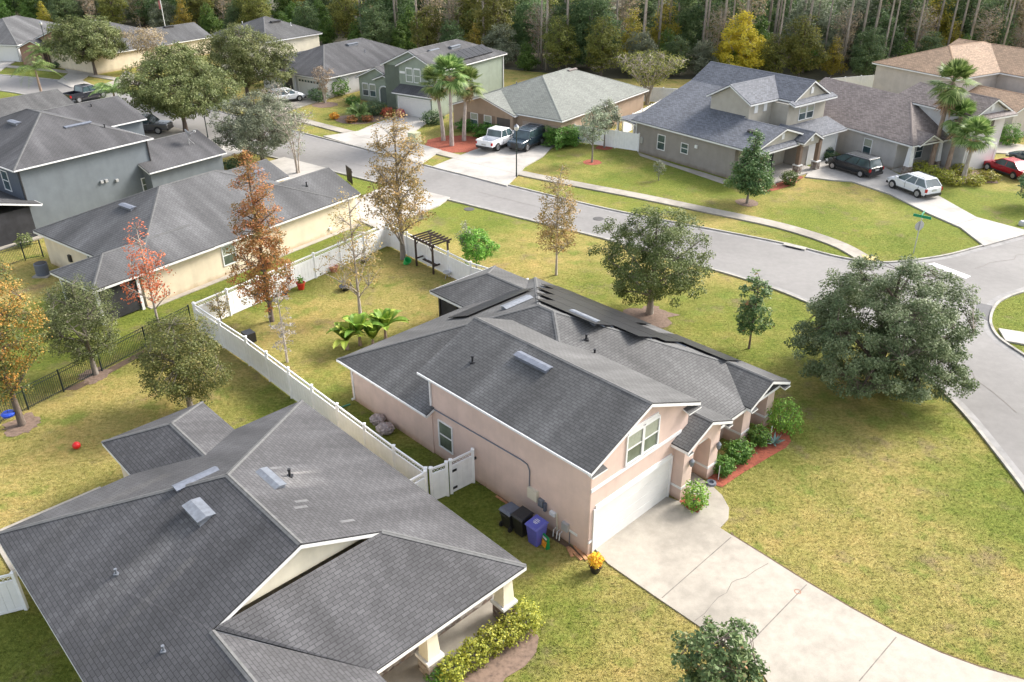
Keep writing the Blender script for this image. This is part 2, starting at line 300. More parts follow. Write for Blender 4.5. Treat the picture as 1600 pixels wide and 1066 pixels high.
# ------------------------------------------------------------------ object helpers
def tag(o, label=None, cat=None, group=None, kind=None):
    if label: o['label'] = label
    if cat: o['category'] = cat
    if group: o['group'] = group
    if kind: o['kind'] = kind
    return o
def thing(name, label, cat, loc=(0, 0, 0), rz=0, group=None):
    o = bpy.data.objects.new(name, None); C.objects.link(o); o.location = loc; o.rotation_euler = (0, 0, rz); o.empty_display_size = .3
    return tag(o, label, cat, group)
class MB:                                    # collects shapes, builds them as one mesh object
    def __init__(s): s.v = []; s.f = []; s.mi = []; s.uv = {}
    def face(s, pts, mi=0, uv=None):
        i = len(s.v); s.v += [tuple(p) for p in pts]; s.f.append(tuple(range(i, i+len(pts)))); s.mi.append(mi)
        if uv: s.uv[len(s.f)-1] = uv
    def hull(s, pts, faces, mi=0):
        i = len(s.v); s.v += [tuple(p) for p in pts]
        for q in faces: s.f.append(tuple(i+k for k in q)); s.mi.append(mi)
    def box(s, x0, x1, y0, y1, z0, z1, T=None, mi=0, taper=0.0):
        p = [Vector((x, y, z)) for z, t in ((z0, 0), (z1, taper)) for x, y in ((x0+t, y0+t), (x1-t, y0+t), (x1-t, y1-t), (x0+t, y1-t))]
        if T: p = [T(q) if callable(T) else T @ q for q in p]
        s.hull(p, [(0, 3, 2, 1), (4, 5, 6, 7), (0, 1, 5, 4), (1, 2, 6, 5), (2, 3, 7, 6), (3, 0, 4, 7)], mi)
    def prism(s, poly, z0, z1, mi=0):        # poly: xy list counter-clockwise
        n = len(poly); p = [Vector((q[0], q[1], z0)) for q in poly]+[Vector((q[0], q[1], z1)) for q in poly]
        s.hull(p, [tuple(range(n))[::-1], tuple(range(n, 2*n))]+[(i, (i+1) % n, n+(i+1) % n, n+i) for i in range(n)], mi)
    def tube(s, pts, rad, seg=6, mi=0, cap=True):
        pts = [Vector(p) for p in pts]; n = len(pts)
        if not hasattr(rad, '__len__'): rad = [rad]*n
        rings = []
        for i, p in enumerate(pts):
            d = (pts[min(i+1, n-1)]-pts[max(i-1, 0)]);
            if d.length < 1e-6: d = Vector((0, 0, 1))
            d.normalize(); a = d.cross(Vector((0, 0, 1)) if abs(d.z) < .9 else Vector((1, 0, 0))).normalized(); b = d.cross(a)
            i0 = len(s.v)
            for k in range(seg):
                t = 2*math.pi*k/seg; s.v.append(tuple(p+(a*math.cos(t)+b*math.sin(t))*rad[i]))
            rings.append(i0)
        for i in range(n-1):
            for k in range(seg):
                k2 = (k+1) % seg; s.f.append((rings[i]+k, rings[i]+k2, rings[i+1]+k2, rings[i+1]+k)); s.mi.append(mi)
        if cap:
            s.f.append(tuple(rings[0]+k for k in range(seg))[::-1]); s.mi.append(mi); s.f.append(tuple(rings[-1]+k for k in range(seg))); s.mi.append(mi)
    def lathe(s, prof, seg=16, c=(0, 0, 0), mi=0):
        rings = []
        for r, z in prof:
            i0 = len(s.v); rings.append(i0)
            for k in range(seg):
                t = 2*math.pi*k/seg; s.v.append((c[0]+r*math.cos(t), c[1]+r*math.sin(t), c[2]+z))
        for i in range(len(prof)-1):
            for k in range(seg):
                k2 = (k+1) % seg; s.f.append((rings[i]+k, rings[i]+k2, rings[i+1]+k2, rings[i+1]+k)); s.mi.append(mi)
        s.f.append(tuple(rings[0]+k for k in range(seg))[::-1]); s.mi.append(mi); s.f.append(tuple(rings[-1]+k for k in range(seg))); s.mi.append(mi)
    def build(s, name, mats, parent=None, smooth=False, off=None, label=None):
        me = bpy.data.meshes.new(name); o0 = Vector(off) if off is not None else None
        me.from_pydata([tuple(Vector(v)-o0) for v in s.v] if o0 is not None else s.v, [], s.f)
        for m in (mats if isinstance(mats, (list, tuple)) else [mats]): me.materials.append(m)
        me.polygons.foreach_set('material_index', s.mi)
        if smooth: me.polygons.foreach_set('use_smooth', [True]*len(s.f))
        if s.uv:
            ul = me.uv_layers.new(name='UVMap')
            for i, uvs in s.uv.items():
                for k, li in enumerate(me.polygons[i].loop_indices): ul.data[li].uv = uvs[k]
        me.update()
        ob = bpy.data.objects.new(name, me); C.objects.link(ob)
        if parent: ob.parent = parent
        if label: ob['label'] = label
        return ob
def struct(mb, name, mats): return tag(mb.build(name, mats), kind='structure')
def sheet(name, poly, z, mat, thick=0.0, kind='structure'):
    mb = MB(); P = [(p[0], p[1]) for p in poly]
    ar = sum(P[i][0]*P[(i+1) % len(P)][1]-P[(i+1) % len(P)][0]*P[i][1] for i in range(len(P)))
    if ar < 0: P = P[::-1]
    if thick: mb.prism(P, z-thick, z)
    else: mb.face([(x, y, z) for x, y in P])
    o = mb.build(name, mat); o['kind'] = kind; return o
def catmull(P, n=6):
    P = [Vector(p) for p in P]; out = []
    for i in range(len(P)-1):
        p0, p1, p2, p3 = P[max(i-1, 0)], P[i], P[i+1], P[min(i+2, len(P)-1)]
        for k in range(n):
            t = k/n; out.append(.5*((2*p1)+(p2-p0)*t+(2*p0-5*p1+4*p2-p3)*t*t+(3*p1-p0-3*p2+p3)*t**3))
    out.append(P[-1]); return out
def band(mb, line, w0, w1, z0, z1=None, mi=0):        # ribbon offset w0..w1 to the left of a line
    L = [Vector((p[0], p[1], 0)) for p in line]; R0 = []; R1 = []
    for i, p in enumerate(L):
        d = (L[min(i+1, len(L)-1)]-L[max(i-1, 0)]).normalized(); nn = Vector((-d.y, d.x, 0))
        R0.append(p+nn*w0); R1.append(p+nn*w1)
    for i in range(len(L)-1):
        q = [R0[i], R0[i+1], R1[i+1], R1[i]]
        if z1 is None: mb.face([(v.x, v.y, z0) for v in q], mi)
        else:
            pp = [(v.x, v.y, z0) for v in q]+[(v.x, v.y, z1) for v in q]
            mb.hull(pp, [(0, 3, 2, 1), (4, 5, 6, 7), (0, 1, 5, 4), (1, 2, 6, 5), (2, 3, 7, 6), (3, 0, 4, 7)], mi)

# ------------------------------------------------------------------ ground, roads, walks
def g2(*pts): return [G(*p)[:2] for p in pts]
bx = MB(); bx.face([(-420, -60, 0), (420, -60, 0), (420, 620, 0), (-420, 620, 0)]); struct(bx, 'ground', M['grass'])
sheet('forest_floor', [(-420, 250), (-130, 188), (-62, 164), (-30, 150), (-2, 130), (14, 122), (45, 120), (70, 126), (110, 126), (420, 60), (420, 615), (-420, 615)], .012, M['forestfloor'])
farL = catmull([(-175, 158), (-120, 142), (-88, 131), (-67.5, 123.8), (-55, 116.8), (-40, 106.5), (-23.5, 92.8), (-16, 86.6), (-6.7, 78.6), (-1.1, 74.4), (8.7, 66.8), (18.1, 61.0), (21.4, 58.8), (23.6, 56.9), (25.3, 55.9), (27.3, 55.5), (31.6, 56.6), (35.3, 58.4), (40, 60.8), (60, 71.5), (90, 88)])
nearL = catmull([(-178, 150), (-123, 135), (-92, 123.5), (-71, 116.5), (-59, 109.5), (-45, 99.5), (-28, 86), (-20, 80.4), (-11, 73.8), (-5.6, 70.0), (2.6, 63.9), (7.0, 60.7), (13.8, 55.0), (16.6, 52.5), (18.8, 50.0), (21.3, 46), (22.8, 41.5), (23.4, 36.8), (23.3, 32), (23.0, 27), (22.5, 18), (22, 5), (22, -12)])
islL = catmull([(90, 79.5), (60, 63.5), (38, 52.5), (34.5, 50.7), (33, 49.9), (31.6, 48.8), (30.4, 47.2), (29.6, 45.6), (29.3, 43.8), (29.8, 41), (30.2, 36), (30, 25), (29.5, 5), (29.5, -12)])
def tri_band(mb, A, B, z):
    n = 60
    def rs(L):
        d = [0]
        for i in range(1, len(L)): d.append(d[-1]+(L[i]-L[i-1]).length)
        out = []
        for k in range(n+1):
            t = d[-1]*k/n; j = max(i for i in range(len(d)) if d[i] <= t+1e-9); j = min(j, len(L)-2)
            out.append(L[j].lerp(L[j+1], (t-d[j])/max(d[j+1]-d[j], 1e-6)))
        return out
    a, b = rs(A), rs(B)
    for i in range(n): mb.face([(p[0], p[1], z) for p in (a[i], a[i+1], b[i+1], b[i])])
v3 = lambda L: [Vector((p[0], p[1], 0)) for p in L]
farL, nearL, islL = v3([Vector((*p, 0)) if len(p) == 2 else p for p in farL]), v3(nearL), v3(islL)
road = MB()
poly = [(p.x, p.y) for p in farL] + [(p.x, p.y) for p in islL] + [(p.x, p.y) for p in nearL[::-1]]
road.face([(x, y, .006) for x, y in poly[::-1]])
struct(road, 'road', M['asphalt'])
kb = MB(); gt = MB()
for L, sgn in ((farL, 1), (nearL, -1), (islL, 1)):
    band(kb, L, 0 if sgn > 0 else -.16, .16 if sgn > 0 else 0, -.02, .10)
    band(gt, L, -.42 if sgn > 0 else 0, 0 if sgn > 0 else .42, .012)
struct(kb, 'kerb', M['kerb']); struct(gt, 'gutter', M['gutter'])
sheet('road_patch', g2((1527, 473), (1550, 478), (1545, 503), (1523, 492)), .017, M['asphaltdk'])
M['jointgrey'] = plain('joint_grime', (.17, .15, .13), .9, var=.3)
# wear on the street: sealed cracks and tyre-darkened lanes
wr_ = MB()
for k, (x0, y0, dx, dy) in enumerate(((-3, 72, 9, -7), (10, 62, 5, -3.4), (25.5, 45, .6, -9), (27.5, 36, -.6, -8), (33, 54.5, 8, 4), (-20, 84, 7, -5), (26.5, 50, -5, 1.5))):
    p = [(x0+dx*i/9+rs0, y0+dy*i/9-rs0) for i, rs0 in enumerate(rng.normal(0, .12, 10))]; band(wr_, p, -.018, .018, .0165)
struct(wr_, 'road_crack', M['jointgrey'])
stopbar = MB(); stopbar.face([(p[0], p[1], .02) for p in g2((1450, 413), (1460, 411), (1517, 432), (1509, 436))][::-1]); struct(stopbar, 'stop_line', M['paintwhite'])
sw = MB()
swl = catmull([(-120, 148.5), (-88, 137), (-66, 128.5), (-50, 118.5), (-36, 108.5), (-24.6, 98.4), (-16.8, 91.7), (-7.1, 84.3), (0.1, 78.0), (6, 73.9), (11.4, 70.4), (16.3, 66.9), (20.8, 63.7), (23.3, 61.2), (25.0, 58.7), (25.8, 56.2)])
band(sw, [(p.x, p.y) for p in v3(swl)], -.62, .62, -.05, .106); struct(sw, 'sidewalk', M['concrete'])
sheet('sidewalk', [(29.9, 45.2), (29.5, 43.6), (33, 41.9), (42, 37.5), (60, 28), (61, 29.6), (43, 39), (33.6, 43.6)], .108, M['concretelt'], .12)
ramp_ = MB(); ramp_.face([(p[0], p[1], .125) for p in g2((1345, 400), (1368, 404), (1372, 410), (1352, 410))]); struct(ramp_, 'tactile_ramp', plain('yellow_tactile', (.55, .42, .16), .8, var=.3, scale=10))
M['jointgrey'] = plain('joint_grime', (.17, .15, .13), .9, var=.3)
def drive(pts, z=.110, joints=(), mat='concretelt', name='driveway'):
    o = sheet(name, pts, z, M[mat], z+.03)
    jm = MB()
    for a, b in joints:
        a, b = Vector((a[0], a[1], 0)), Vector((b[0], b[1], 0)); d = (b-a).normalized(); nn = Vector((-d.y, d.x, 0))*.02
        jm.face([(q.x, q.y, z+.004) for q in (a-nn, b-nn, b+nn, a+nn)])
    if joints: jm.build('joint', M['jointgrey'], o)
    return o
P1 = Fr(-46.1)
def p1(*ab): return [tuple(P1.w(a, b)[:2]) for a, b in ab]
dv = drive(g2((924, 853), (1041, 777), (1061, 784.5), (1088, 803.2), (1145, 838.8), (1200, 873), (1262, 912), (1330, 952), (1400, 990), (1470, 1022), (1530, 1044), (1600, 1064)) + [(18, 17.2), (22.1, 17.8), (22.0, 5.8), (15, 10.6), (9.8, 15.2)] + g2((1190, 1052), (1100, 985), (1025, 934), (950, 882)), .05,
           [(G(1034, 936), G(1142, 841)), (G(1168, 1010), G(1260, 915)), (G(1342, 1066), G(1400, 997))], 'concrete')
crk = MB(); cp = g2((1085, 972), (1101, 960), (1113, 945), (1122, 935), (1135, 928), (1143, 912), (1150, 908), (1165, 904), (1180, 893), (1200, 882))
band(crk, [(a[0], a[1]) for a in cp], -.012, .014, .0545); crk.build('crack', M['jointgrey'], dv)
eg = MB(); band(eg, [(a[0], a[1]) for a in g2((1141, 833), (1145, 838.8), (1200, 873), (1262, 912), (1330, 952), (1400, 990), (1470, 1022), (1530, 1044), (1600, 1064), (1700, 1092))], .0, .09, .012, .03); eg.build('soil_edge', M['soil'], dv)
ring = MB()
cx, cy = G(1246, 926)[:2]
for k in range(18):
    a0, a1 = 2*math.pi*k/18, 2*math.pi*(k+1)/18
    ring.face([(cx+r*math.cos(t), cy+r*math.sin(t), .055) for r, t in ((.10, a0), (.135, a0), (.135, a1), (.10, a1))])
ring.build('rust_ring', plain('rust', (.30, .15, .10), .9), dv)
for (x, y, r) in ((1168, 971, .11), (1181, 976, .11)):
    st = MB(); c = G(x, y); st.face([(c.x+r*math.cos(k*.6), c.y+r*.8*math.sin(k*.6), .0545) for k in range(10)]); st.build('stain', plain('stain', (.36, .34, .30), .9, scale=9), dv)
sheet('entry_walk', g2((1061, 784), (1088, 803.2), (1125, 826), (1138, 812), (1139, 795), (1128, 775), (1112, 760), (1095, 748), (1078, 736), (1064, 745), (1070, 770)), .045, M['concrete'], .07)
drive(g2((735, 238), (800, 215), (880, 222), (862, 232), (848, 246), (820, 262), (812, 272), (792, 292), (715, 272), (675, 262), (700, 252)), joints=[(G(700, 247), G(815, 275))])                       # H6 drive
drive(g2((625, 181), (676, 186), (668, 193), (650, 205), (632, 219), (655, 226), (690, 236), (660, 256), (600, 243), (505, 214), (548, 208), (560, 206), (590, 193)), joints=[(G(545, 210), G(640, 236))], mat='concretelt')
drive(g2((1268, 262), (1300, 245), (1330, 250), (1380, 262), (1420, 282), (1470, 310), (1525, 341), (1600, 361), (1600, 368.5), (1537, 386), (1500, 357), (1450, 335), (1390, 305), (1330, 285), (1300, 283), (1258, 278)), joints=[(G(1488, 354), G(1527, 343))])
drive(g2((462, 148), (500, 150), (512, 156), (480, 165), (440, 178), (420, 172), (400, 172), (425, 160)), mat='concrete')
drive([(-36, 84.5), (-31, 80.5), (-27.5, 85.4), (-31.5, 89.2)], mat='concretelt')                               # street apron seen beyond the cream house
drive([(-27, 78), (-22, 71.5), (-19, 73.8), (-18, 79.2), (-23, 83)], mat='concretelt')
drive([(-15.2, 67.5), (-10.5, 62.5), (-6.2, 68.2), (-5.4, 70.3), (-11.0, 74.4)], mat='concretelt')
drive([(-44, 92.5), (-38.5, 87.5), (-35.5, 93), (-39.5, 96)], mat='concrete')
drive([(-60, 103), (-52.5, 99), (-50, 103.2), (-56, 107.8)], mat='concretelt')
drive(g2((95, 101), (138, 104), (150, 112), (128, 126), (148, 135), (112, 138), (90, 128), (108, 115)), mat='concretelt')
drive(g2((0, 97), (28, 95), (12, 104), (0, 112)), mat='concretelt')
drive(g2((196, 111), (212, 118), (210, 131), (190, 140), (160, 133), (185, 125)), mat='concrete')
drive(g2((1552, 240), (1600, 243), (1600, 228), (1560, 222)), mat='concrete')
def blob(px, r, z, mat, name='mulch_bed', e=1.0, n=26, jit=.08):
    c = G(*px) if not isinstance(px, Vector) else px
    pts = [(c.x+r*(1+random.uniform(-jit, jit))*math.cos(2*math.pi*k/n), c.y+r*e*(1+random.uniform(-jit, jit))*math.sin(2*math.pi*k/n)) for k in range(n)]
    return sheet(name, pts, z, M[mat])
blob((715, 225), 3.6, .02, 'mulch', e=.95); blob((1167, 317), 1.0, .02, 'mulchbr'); blob((925, 254), .95, .02, 'mulch'); blob((944, 231), .9, .02, 'mulch')
sheet('mulch_bed', g2((1172, 297), (1190, 302), (1215, 297), (1240, 289), (1256, 277), (1240, 272), (1200, 281), (1180, 290)), .02, M['mulch'])
sheet('mulch_bed', g2((1113, 757), (1128, 762), (1160, 740), (1200, 716), (1228, 700), (1236, 690), (1230, 672), (1195, 668), (1165, 692), (1120, 722), (1100, 742)), .022, M['mulch'])
sheet('mulch_bed', g2((1061, 785), (1076, 798), (1090, 803), (1100, 790), (1092, 778), (1074, 772)), .052, M['mulch'])
sheet('mulch_bed', g2((686, 1052), (720, 1020), (770, 985), (812, 963), (830, 975), (842, 997), (838, 1020), (820, 1042), (790, 1060), (780, 1075), (690, 1090)), .022, M['mulchbr'])
blob((562, 186), 3.0, .02, 'mulchbr', e=.8); blob((508, 164), 1.6, .02, 'mulchbr'); blob((35, 664), .9, .018, 'mulchbr', jit=.3); blob((150, 586), .9, .018, 'mulchbr', jit=.3)
blob((1015, 493), 1.5, .018, 'mulchbr', jit=.35); blob((235, 108), 2.0, .02, 'mulchbr'); sheet('mulch_bed', g2((1430, 268), (1500, 285), (1560, 287), (1552, 272), (1500, 262), (1450, 258)), .02, M['mulchbr'])
sheet('soil_strip', g2((742, 757), (760, 760), (800, 792), (850, 835), (912, 872), (905, 862), (860, 828), (800, 786), (765, 757)), .016, M['soil'])
sheet('soil_strip', g2((97, 610), (130, 596), (175, 573), (228, 545), (222, 556), (170, 585), (120, 610)), .016, M['soil'])
sheet('soil_strip', g2((996, 238), (1020, 246), (1060, 259), (1100, 270), (1135, 281), (1130, 288), (1060, 264), (1000, 244)), .016, M['concrete'])

# ------------------------------------------------------------------ houses
def rot_n(p): 
    n = Vector((0, 0, 0))
    for i in range(len(p)):
        a, b = p[i], p[(i+1) % len(p)]; n += Vector(((a.y-b.y)*(a.z+b.z), (a.z-b.z)*(a.x+b.x), (a.x-b.x)*(a.y+b.y)))
    return n.normalized()
class House:
    def __init__(s, name, label, fr, c, cat='house'):
        s.fr = fr; s.o = fr.w(c[0], c[1]) if c else Vector((0, 0, 0)); s.root = thing(name, label, cat, s.o)
        s.faces = []; s.walls = []; s.soff = set()
    def roof(s, *faces):
        for f in faces:
            p = [Vector(q) for q in f]
            if rot_n(p).z < 0: p = p[::-1]
            s.faces.append(p)
    def wall(s, poly, z0, z1, k=0):
        ar = sum(poly[i][0]*poly[(i+1) % len(poly)][1]-poly[(i+1) % len(poly)][0]*poly[i][1] for i in range(len(poly)))
        s.walls.append(('p', poly if ar > 0 else poly[::-1], z0, z1, k))
    def gable(s, ax, s0, s1, t0, t1, ze, zr, h0=0, h1=0, tm=None, oh=.4, wall=True, k=0, ohr=.28, wz0=0.0):
        """roof with ridge along ax ('a' or 'b'); h0/h1 > 0 makes that end a hip with that inset"""
        tm = (t0+t1)/2 if tm is None else tm
        P = (lambda u, t, z: (u, t, z)) if ax == 'a' else (lambda u, t, z: (t, u, z))
        r0, r1 = P(s0+h0, tm, zr), P(s1-h1, tm, zr)
        A, B, Cc, D = P(s0, t0, ze), P(s1, t0, ze), P(s1, t1, ze), P(s0, t1, ze)
        s.roof([A, B, r1, r0], [D, Cc, r1, r0])
        if h0: s.roof([A, r0, D])
        if h1: s.roof([B, r1, Cc])
        if wall:
            e0 = s0+(oh if h0 else ohr); e1 = s1-(oh if h1 else ohr); sl = (zr-ze)/(tm-t0); zt = ze+sl*oh-.17
            w0, w1 = t0+oh, t1-oh
            if h0 or h1 or wall == 'flat': s.wall([P(e0, w0, 0)[:2], P(e1, w0, 0)[:2], P(e1, w1, 0)[:2], P(e0, w1, 0)[:2]], wz0, zt, k)
            if not (h0 and h1) and wall != 'flat':
                f0 = e0 if not h0 else (s0+s1)/2; f1 = e1 if not h1 else (s0+s1)/2
                s.walls.append(('g', ax, f0, f1, w0, w1, tm, zt, zr-.17, wz0, k))
    def build_roof(s, mat, fascia='white', cap=True, capmat=None, gut=False):
        mb = MB(); fb = MB(); cb = MB(); key = lambda v: (round(v.x, 2), round(v.y, 2), round(v.z, 2))
        edges = {}
        for fi, p in enumerate(s.faces):
            n = rot_n(p); u = Vector((0, 0, 1)).cross(n); u = u.normalized() if u.length > 1e-4 else Vector((1, 0, 0)); v = n.cross(u)
            W = [s.fr.w(*q)-s.o for q in p]
            mb.face(W, 0, [(q.dot(u), q.dot(v)) for q in p])
            mb.face([q-Vector((0, 0, .13)) for q in W][::-1], 1)
            for i in range(len(p)):
                a, b = p[i], p[(i+1) % len(p)]; edges.setdefault(tuple(sorted((key(a), key(b)))), []).append((fi, a, b, n))
        for k, L in edges.items():
            if len(L) == 1:
                fi, a, b, n = L[0]; W = [s.fr.w(*q)-s.o for q in (a, b)]; dz = Vector((0, 0, .13))
                mb.face([W[1], W[0], W[0]-dz, W[1]-dz], 0, [(0, 0)]*4)
                d = W[1]-W[0]; 
                if d.length < .15: continue
                out = Vector((d.y, -d.x, 0)).normalized(); hor = abs(d.normalized().z) < .03
                th, z0, z1 = (.06, -.12, -.02) if (hor and (gut is True or (gut and gut(W)))) else (.014, -.20, -.06)
                q = []
                for z in (z0, z1):
                    for e, t in ((0, .004), (1, .004), (1, th), (0, th)): q.append(W[e]+out*t+Vector((0, 0, z)))
                fb.hull(q, [(0, 1, 2, 3), (4, 7, 6, 5), (0, 4, 5, 1), (1, 5, 6, 2), (2, 6, 7, 3), (3, 7, 4, 0)])
            elif len(L) == 2 and cap:
                a, b, n1, n2 = L[0][1], L[0][2], L[0][3], L[1][3]
                p1_, p2_ = s.faces[L[0][0]], s.faces[L[1][0]]
                c1 = sum(p1_, Vector())/len(p1_); c2 = sum(p2_, Vector())/len(p2_); mid = (a+b)/2
                if (c2-mid).dot(n1) > -0.02: continue                 # only convex edges
                e = (b-a).normalized()
                for n, c in ((n1, c1), (n2, c2)):
                    inw = n.cross(e)
                    if inw.dot(c-mid) < 0: inw = -inw
                    up = n*.022; q = [s.fr.w(*x)-s.o for x in (a+up, b+up, b+inw*.10+up, a+inw*.10+up)]
                    f = q if rot_n(q).z > 0 else q[::-1]; L_ = (b-a).length
                    cb.face(f, 0, [(0, 0), (L_, 0), (L_, .14), (0, .14)])
        r = mb.build('roof', [M[mat], M['white'] if fascia == 'white' else M[fascia]], s.root)
        if fb.f: fb.build('fascia', M[fascia], r)
        if cb.f: cb.build('ridge_cap', M[capmat or 'ridgecap'], r)
        s.r = r; return r
    def build_walls(s, mats):
        ms = mats if isinstance(mats, (list, tuple)) else [mats]
        for k, m in enumerate(ms):
            mb = MB()
            for q in s.walls:
                if q[-1] != k: continue
                if q[0] == 'p':
                    mb.prism([tuple((s.fr.w(a, b)-s.o)[:2]) for a, b in q[1]], q[2], q[3])
                else:
                    _, ax, f0, f1, w0, w1, tm, zt, zr, z0, _k = q
                    P = (lambda u, t, z: s.fr.w(u, t, z)-s.o) if ax == 'a' else (lambda u, t, z: s.fr.w(t, u, z)-s.o)
                    pent = [(w0, z0), (w1, z0), (w1, zt), (tm, zr), (w0, zt)]
                    mb.hull([P(f0, t, z) for t, z in pent]+[P(f1, t, z) for t, z in pent], [(0, 1, 2, 3, 4), (5, 9, 8, 7, 6)]+[(i, 5+i, 5+(i+1) % 5, (i+1) % 5) for i in range(5)])
            if mb.f: mb.build('wall', M[m], s.root)
    def plane(s, face, pos):
        """T(u,w,z): u along the wall, w outwards. face: +a -a +b -b, pos: coordinate of the wall plane"""
        fr = s.fr; o = s.o; k = -1 if face[0] == '-' else 1
        if face[1] == 'a': return lambda q: fr.w(pos+k*q.y, q.x, q.z)-o
        return lambda q: fr.w(q.x, pos+k*q.y, q.z)-o
    def window(s, face, pos, u0, u1, z0, z1, n=1, glass='glass', frame='white', fw=.07, arch=0, blind=False, sash=True):
        T = s.plane(face, pos); mb = MB(); U = u1-u0
        for a, b, c, d in ((u0-fw, u0, z0-fw, z1+fw), (u1, u1+fw, z0-fw, z1+fw), (u0, u1, z0-fw, z0), (u0, u1, z1, z1+fw+arch)): mb.box(a, b, -.05, .05, c, d, T)
        for i in range(1, n): x = u0+U*i/n; mb.box(x-fw*.6, x+fw*.6, -.05, .045, z0, z1, T)
        if sash: mb.box(u0, u1, -.05, .035, (z0+z1)/2-.03, (z0+z1)/2+.03, T)
        fo = mb.build('window', M[frame], s.root)
        g = MB(); g.box(u0, u1, -.05, .012, z0, z1, T); g.build('pane', M[glass], fo)
        if blind:
            bl = MB(); bl.box(u0+.03, u1-.03, -.04, .017, (z0+z1)/2+.03, z1-.02, T); bl.build('blind', M['blind'], fo)
        return fo
    def panel(s, name, face, pos, u0, u1, z0, z1, w0=-.05, w1=.05, mat='white', parent=None):
        mb = MB(); mb.box(u0, u1, w0, w1, z0, z1, s.plane(face, pos)); return mb.build(name, M[mat], parent or s.root)
    def garage_door(s, face, pos, u0, u1, z1, mat='garage', trim='white', rows=4, z0=.02, lites=False):
        T = s.plane(face, pos); mb = MB(); h = (z1-z0)/rows
        for i in range(rows): mb.box(u0, u1, -.05, .018, z0+i*h+.012, z0+(i+1)*h-.012, T)
        mb.box(u0, u1, -.05, .008, z0, z1, T); d = mb.build('garage_door', M[mat], s.root)
        if trim:
            t = MB(); t.box(u0-.12, u0, -.05, .06, 0, z1+.12, T); t.box(u1, u1+.12, -.05, .06, 0, z1+.12, T); t.box(u0, u1, -.05, .06, z1, z1+.12, T); t.build('door_trim', M[trim], d)
        if lites:
            g = MB()
            for i in range(8): x = u0+(u1-u0)*(i+.15)/8; g.box(x, x+(u1-u0)*.09, -.02, .024, z1-h*.75, z1-h*.25, T)
            g.build('lite', M['glass'], d)
        return d
    def vent(s, a, b, z, ax='a', L=1.2, W=.42, H=.14, mat='steel', lift=.0):
        """off-ridge roof vent: long low metal box with a folded lid; ax along which it is long; z = roof height there"""
        mb = MB(); T = lambda q: s.fr.w(a+q.x, b+q.y, z+q.z+lift)-s.o if ax == 'a' else s.fr.w(a+q.y, b+q.x, z+q.z+lift)-s.o
        mb.box(-L/2, L/2, -W/2, W/2, -.15, H, T)
        mb.hull([T(Vector(p)) for p in ((-L/2-.05, -W/2-.07, H), (L/2+.05, -W/2-.07, H), (L/2+.05, W/2+.07, H), (-L/2-.05, W/2+.07, H), (-L/2-.05, 0, H+.07), (L/2+.05, 0, H+.07))], [(0, 3, 2, 1), (0, 1, 5, 4), (2, 3, 4, 5), (0, 4, 3), (1, 2, 5)])
        return mb.build('roof_vent', M[mat], s.r)
    def pipe(s, a, b, z, h=.4, r=.05, mat='black', hook=True):
        mb = MB(); p = s.fr.w(a, b, z)-s.o; mb.tube([p-Vector((0, 0, .2)), p+Vector((0, 0, h))], r, 8)
        mb.tube([p+Vector((0, 0, h*.85)), p+Vector((0, 0, h*1.08))], r*1.35, 8)
        mb.box(-r*2.2, r*2.2, -r*2.2, r*2.2, -.05, .04, Matrix.Translation(p)); return mb.build('vent_pipe', M[mat], s.r)
def slopez(face, a, b):
    n = rot_n([Vector(q) for q in face]); p = Vector(face[0]); return p.z - (n.x*(a-p.x)+n.y*(b-p.y))/n.z
M['ridgecap'] = plain('ridge_cap_shingle', (.118, .118, .116), .85, var=.2, scale=6)
M['capdark'] = plain('ridge_cap_dark', (.12, .12, .122), .85, var=.2, scale=6)
M['capgreen'] = plain('ridge_cap_green', (.19, .20, .18), .85, var=.1, scale=6)
M['caporange'] = plain('ridge_cap_tan', (.28, .18, .11), .85, var=.1, scale=6)
M['capblue'] = plain('ridge_cap_bluegrey', (.14, .15, .17), .85, var=.1, scale=6)
M['captaupe'] = plain('ridge_cap_taupe', (.18, .15, .14), .85, var=.1, scale=6)

# ---- pink stucco house, centre
h = House('pink_house', 'pink stucco house with white garage door, grey shingles and black solar panels, in the centre', P1, (-24, 27))
Lc, Pk, Qk, Cc, Kc = (-33.4, 19.5, 2.5), (-26.1, 27, 5.6), (-25.1, 27, 5.6), (-33.4, 34.2, 2.5), (-16.0, 34.3, 2.5)
Xk = (-22.67, 25.0, 4.77)
fLeft = [Lc, (-26.04, 19.5, 2.5), (-26.04, 20.4, 2.87), Xk, Qk, Pk]
fRight = [Cc, Kc, Qk, Pk]; fRear = [Lc, Pk, Cc]; fFront = [Qk, Kc, (-16.0, 26.45, 2.5), (-18.3, 26.3, 3.3), Xk]
h.roof(fLeft, fRight, fRear, fFront)
h.gable('a', -26.6, -16.1, 19.6, 26.75, 4.57, 6.10)                        # garage block
h.gable('a', -19.2, -15.75, 30.65, 34.22, 2.56, 3.34, oh=.35)              # front right gable
h.gable('a', -20.2, -15.5, 25.25, 28.65, 3.0, 3.73, wall=False)            # entry gable
h.gable('a', -36.6, -30.4, 28.3, 33.7, 2.45, 3.5, h0=2.3, wall=False)      # lanai
h.wall([(-33.0, 19.95), (-26.2, 19.95), (-26.2, 26), (-17.2, 26), (-17.2, 33.85), (-33.0, 33.85)], 0, 2.52)
h.build_roof('shA', gut=lambda W: all(P1.loc(q+h.o)[1] < 20 for q in W) or all(P1.loc(q+h.o)[0] < -36 for q in W))
h.walls = [q for q in h.walls if not (q[0] == 'g' and q[4] > 30)]           # the front right gable is an open niche, built below
h.build_walls('pink')
mb = MB(); T = h.plane('+a', 0)                                              # entry piers with arch, niche piers
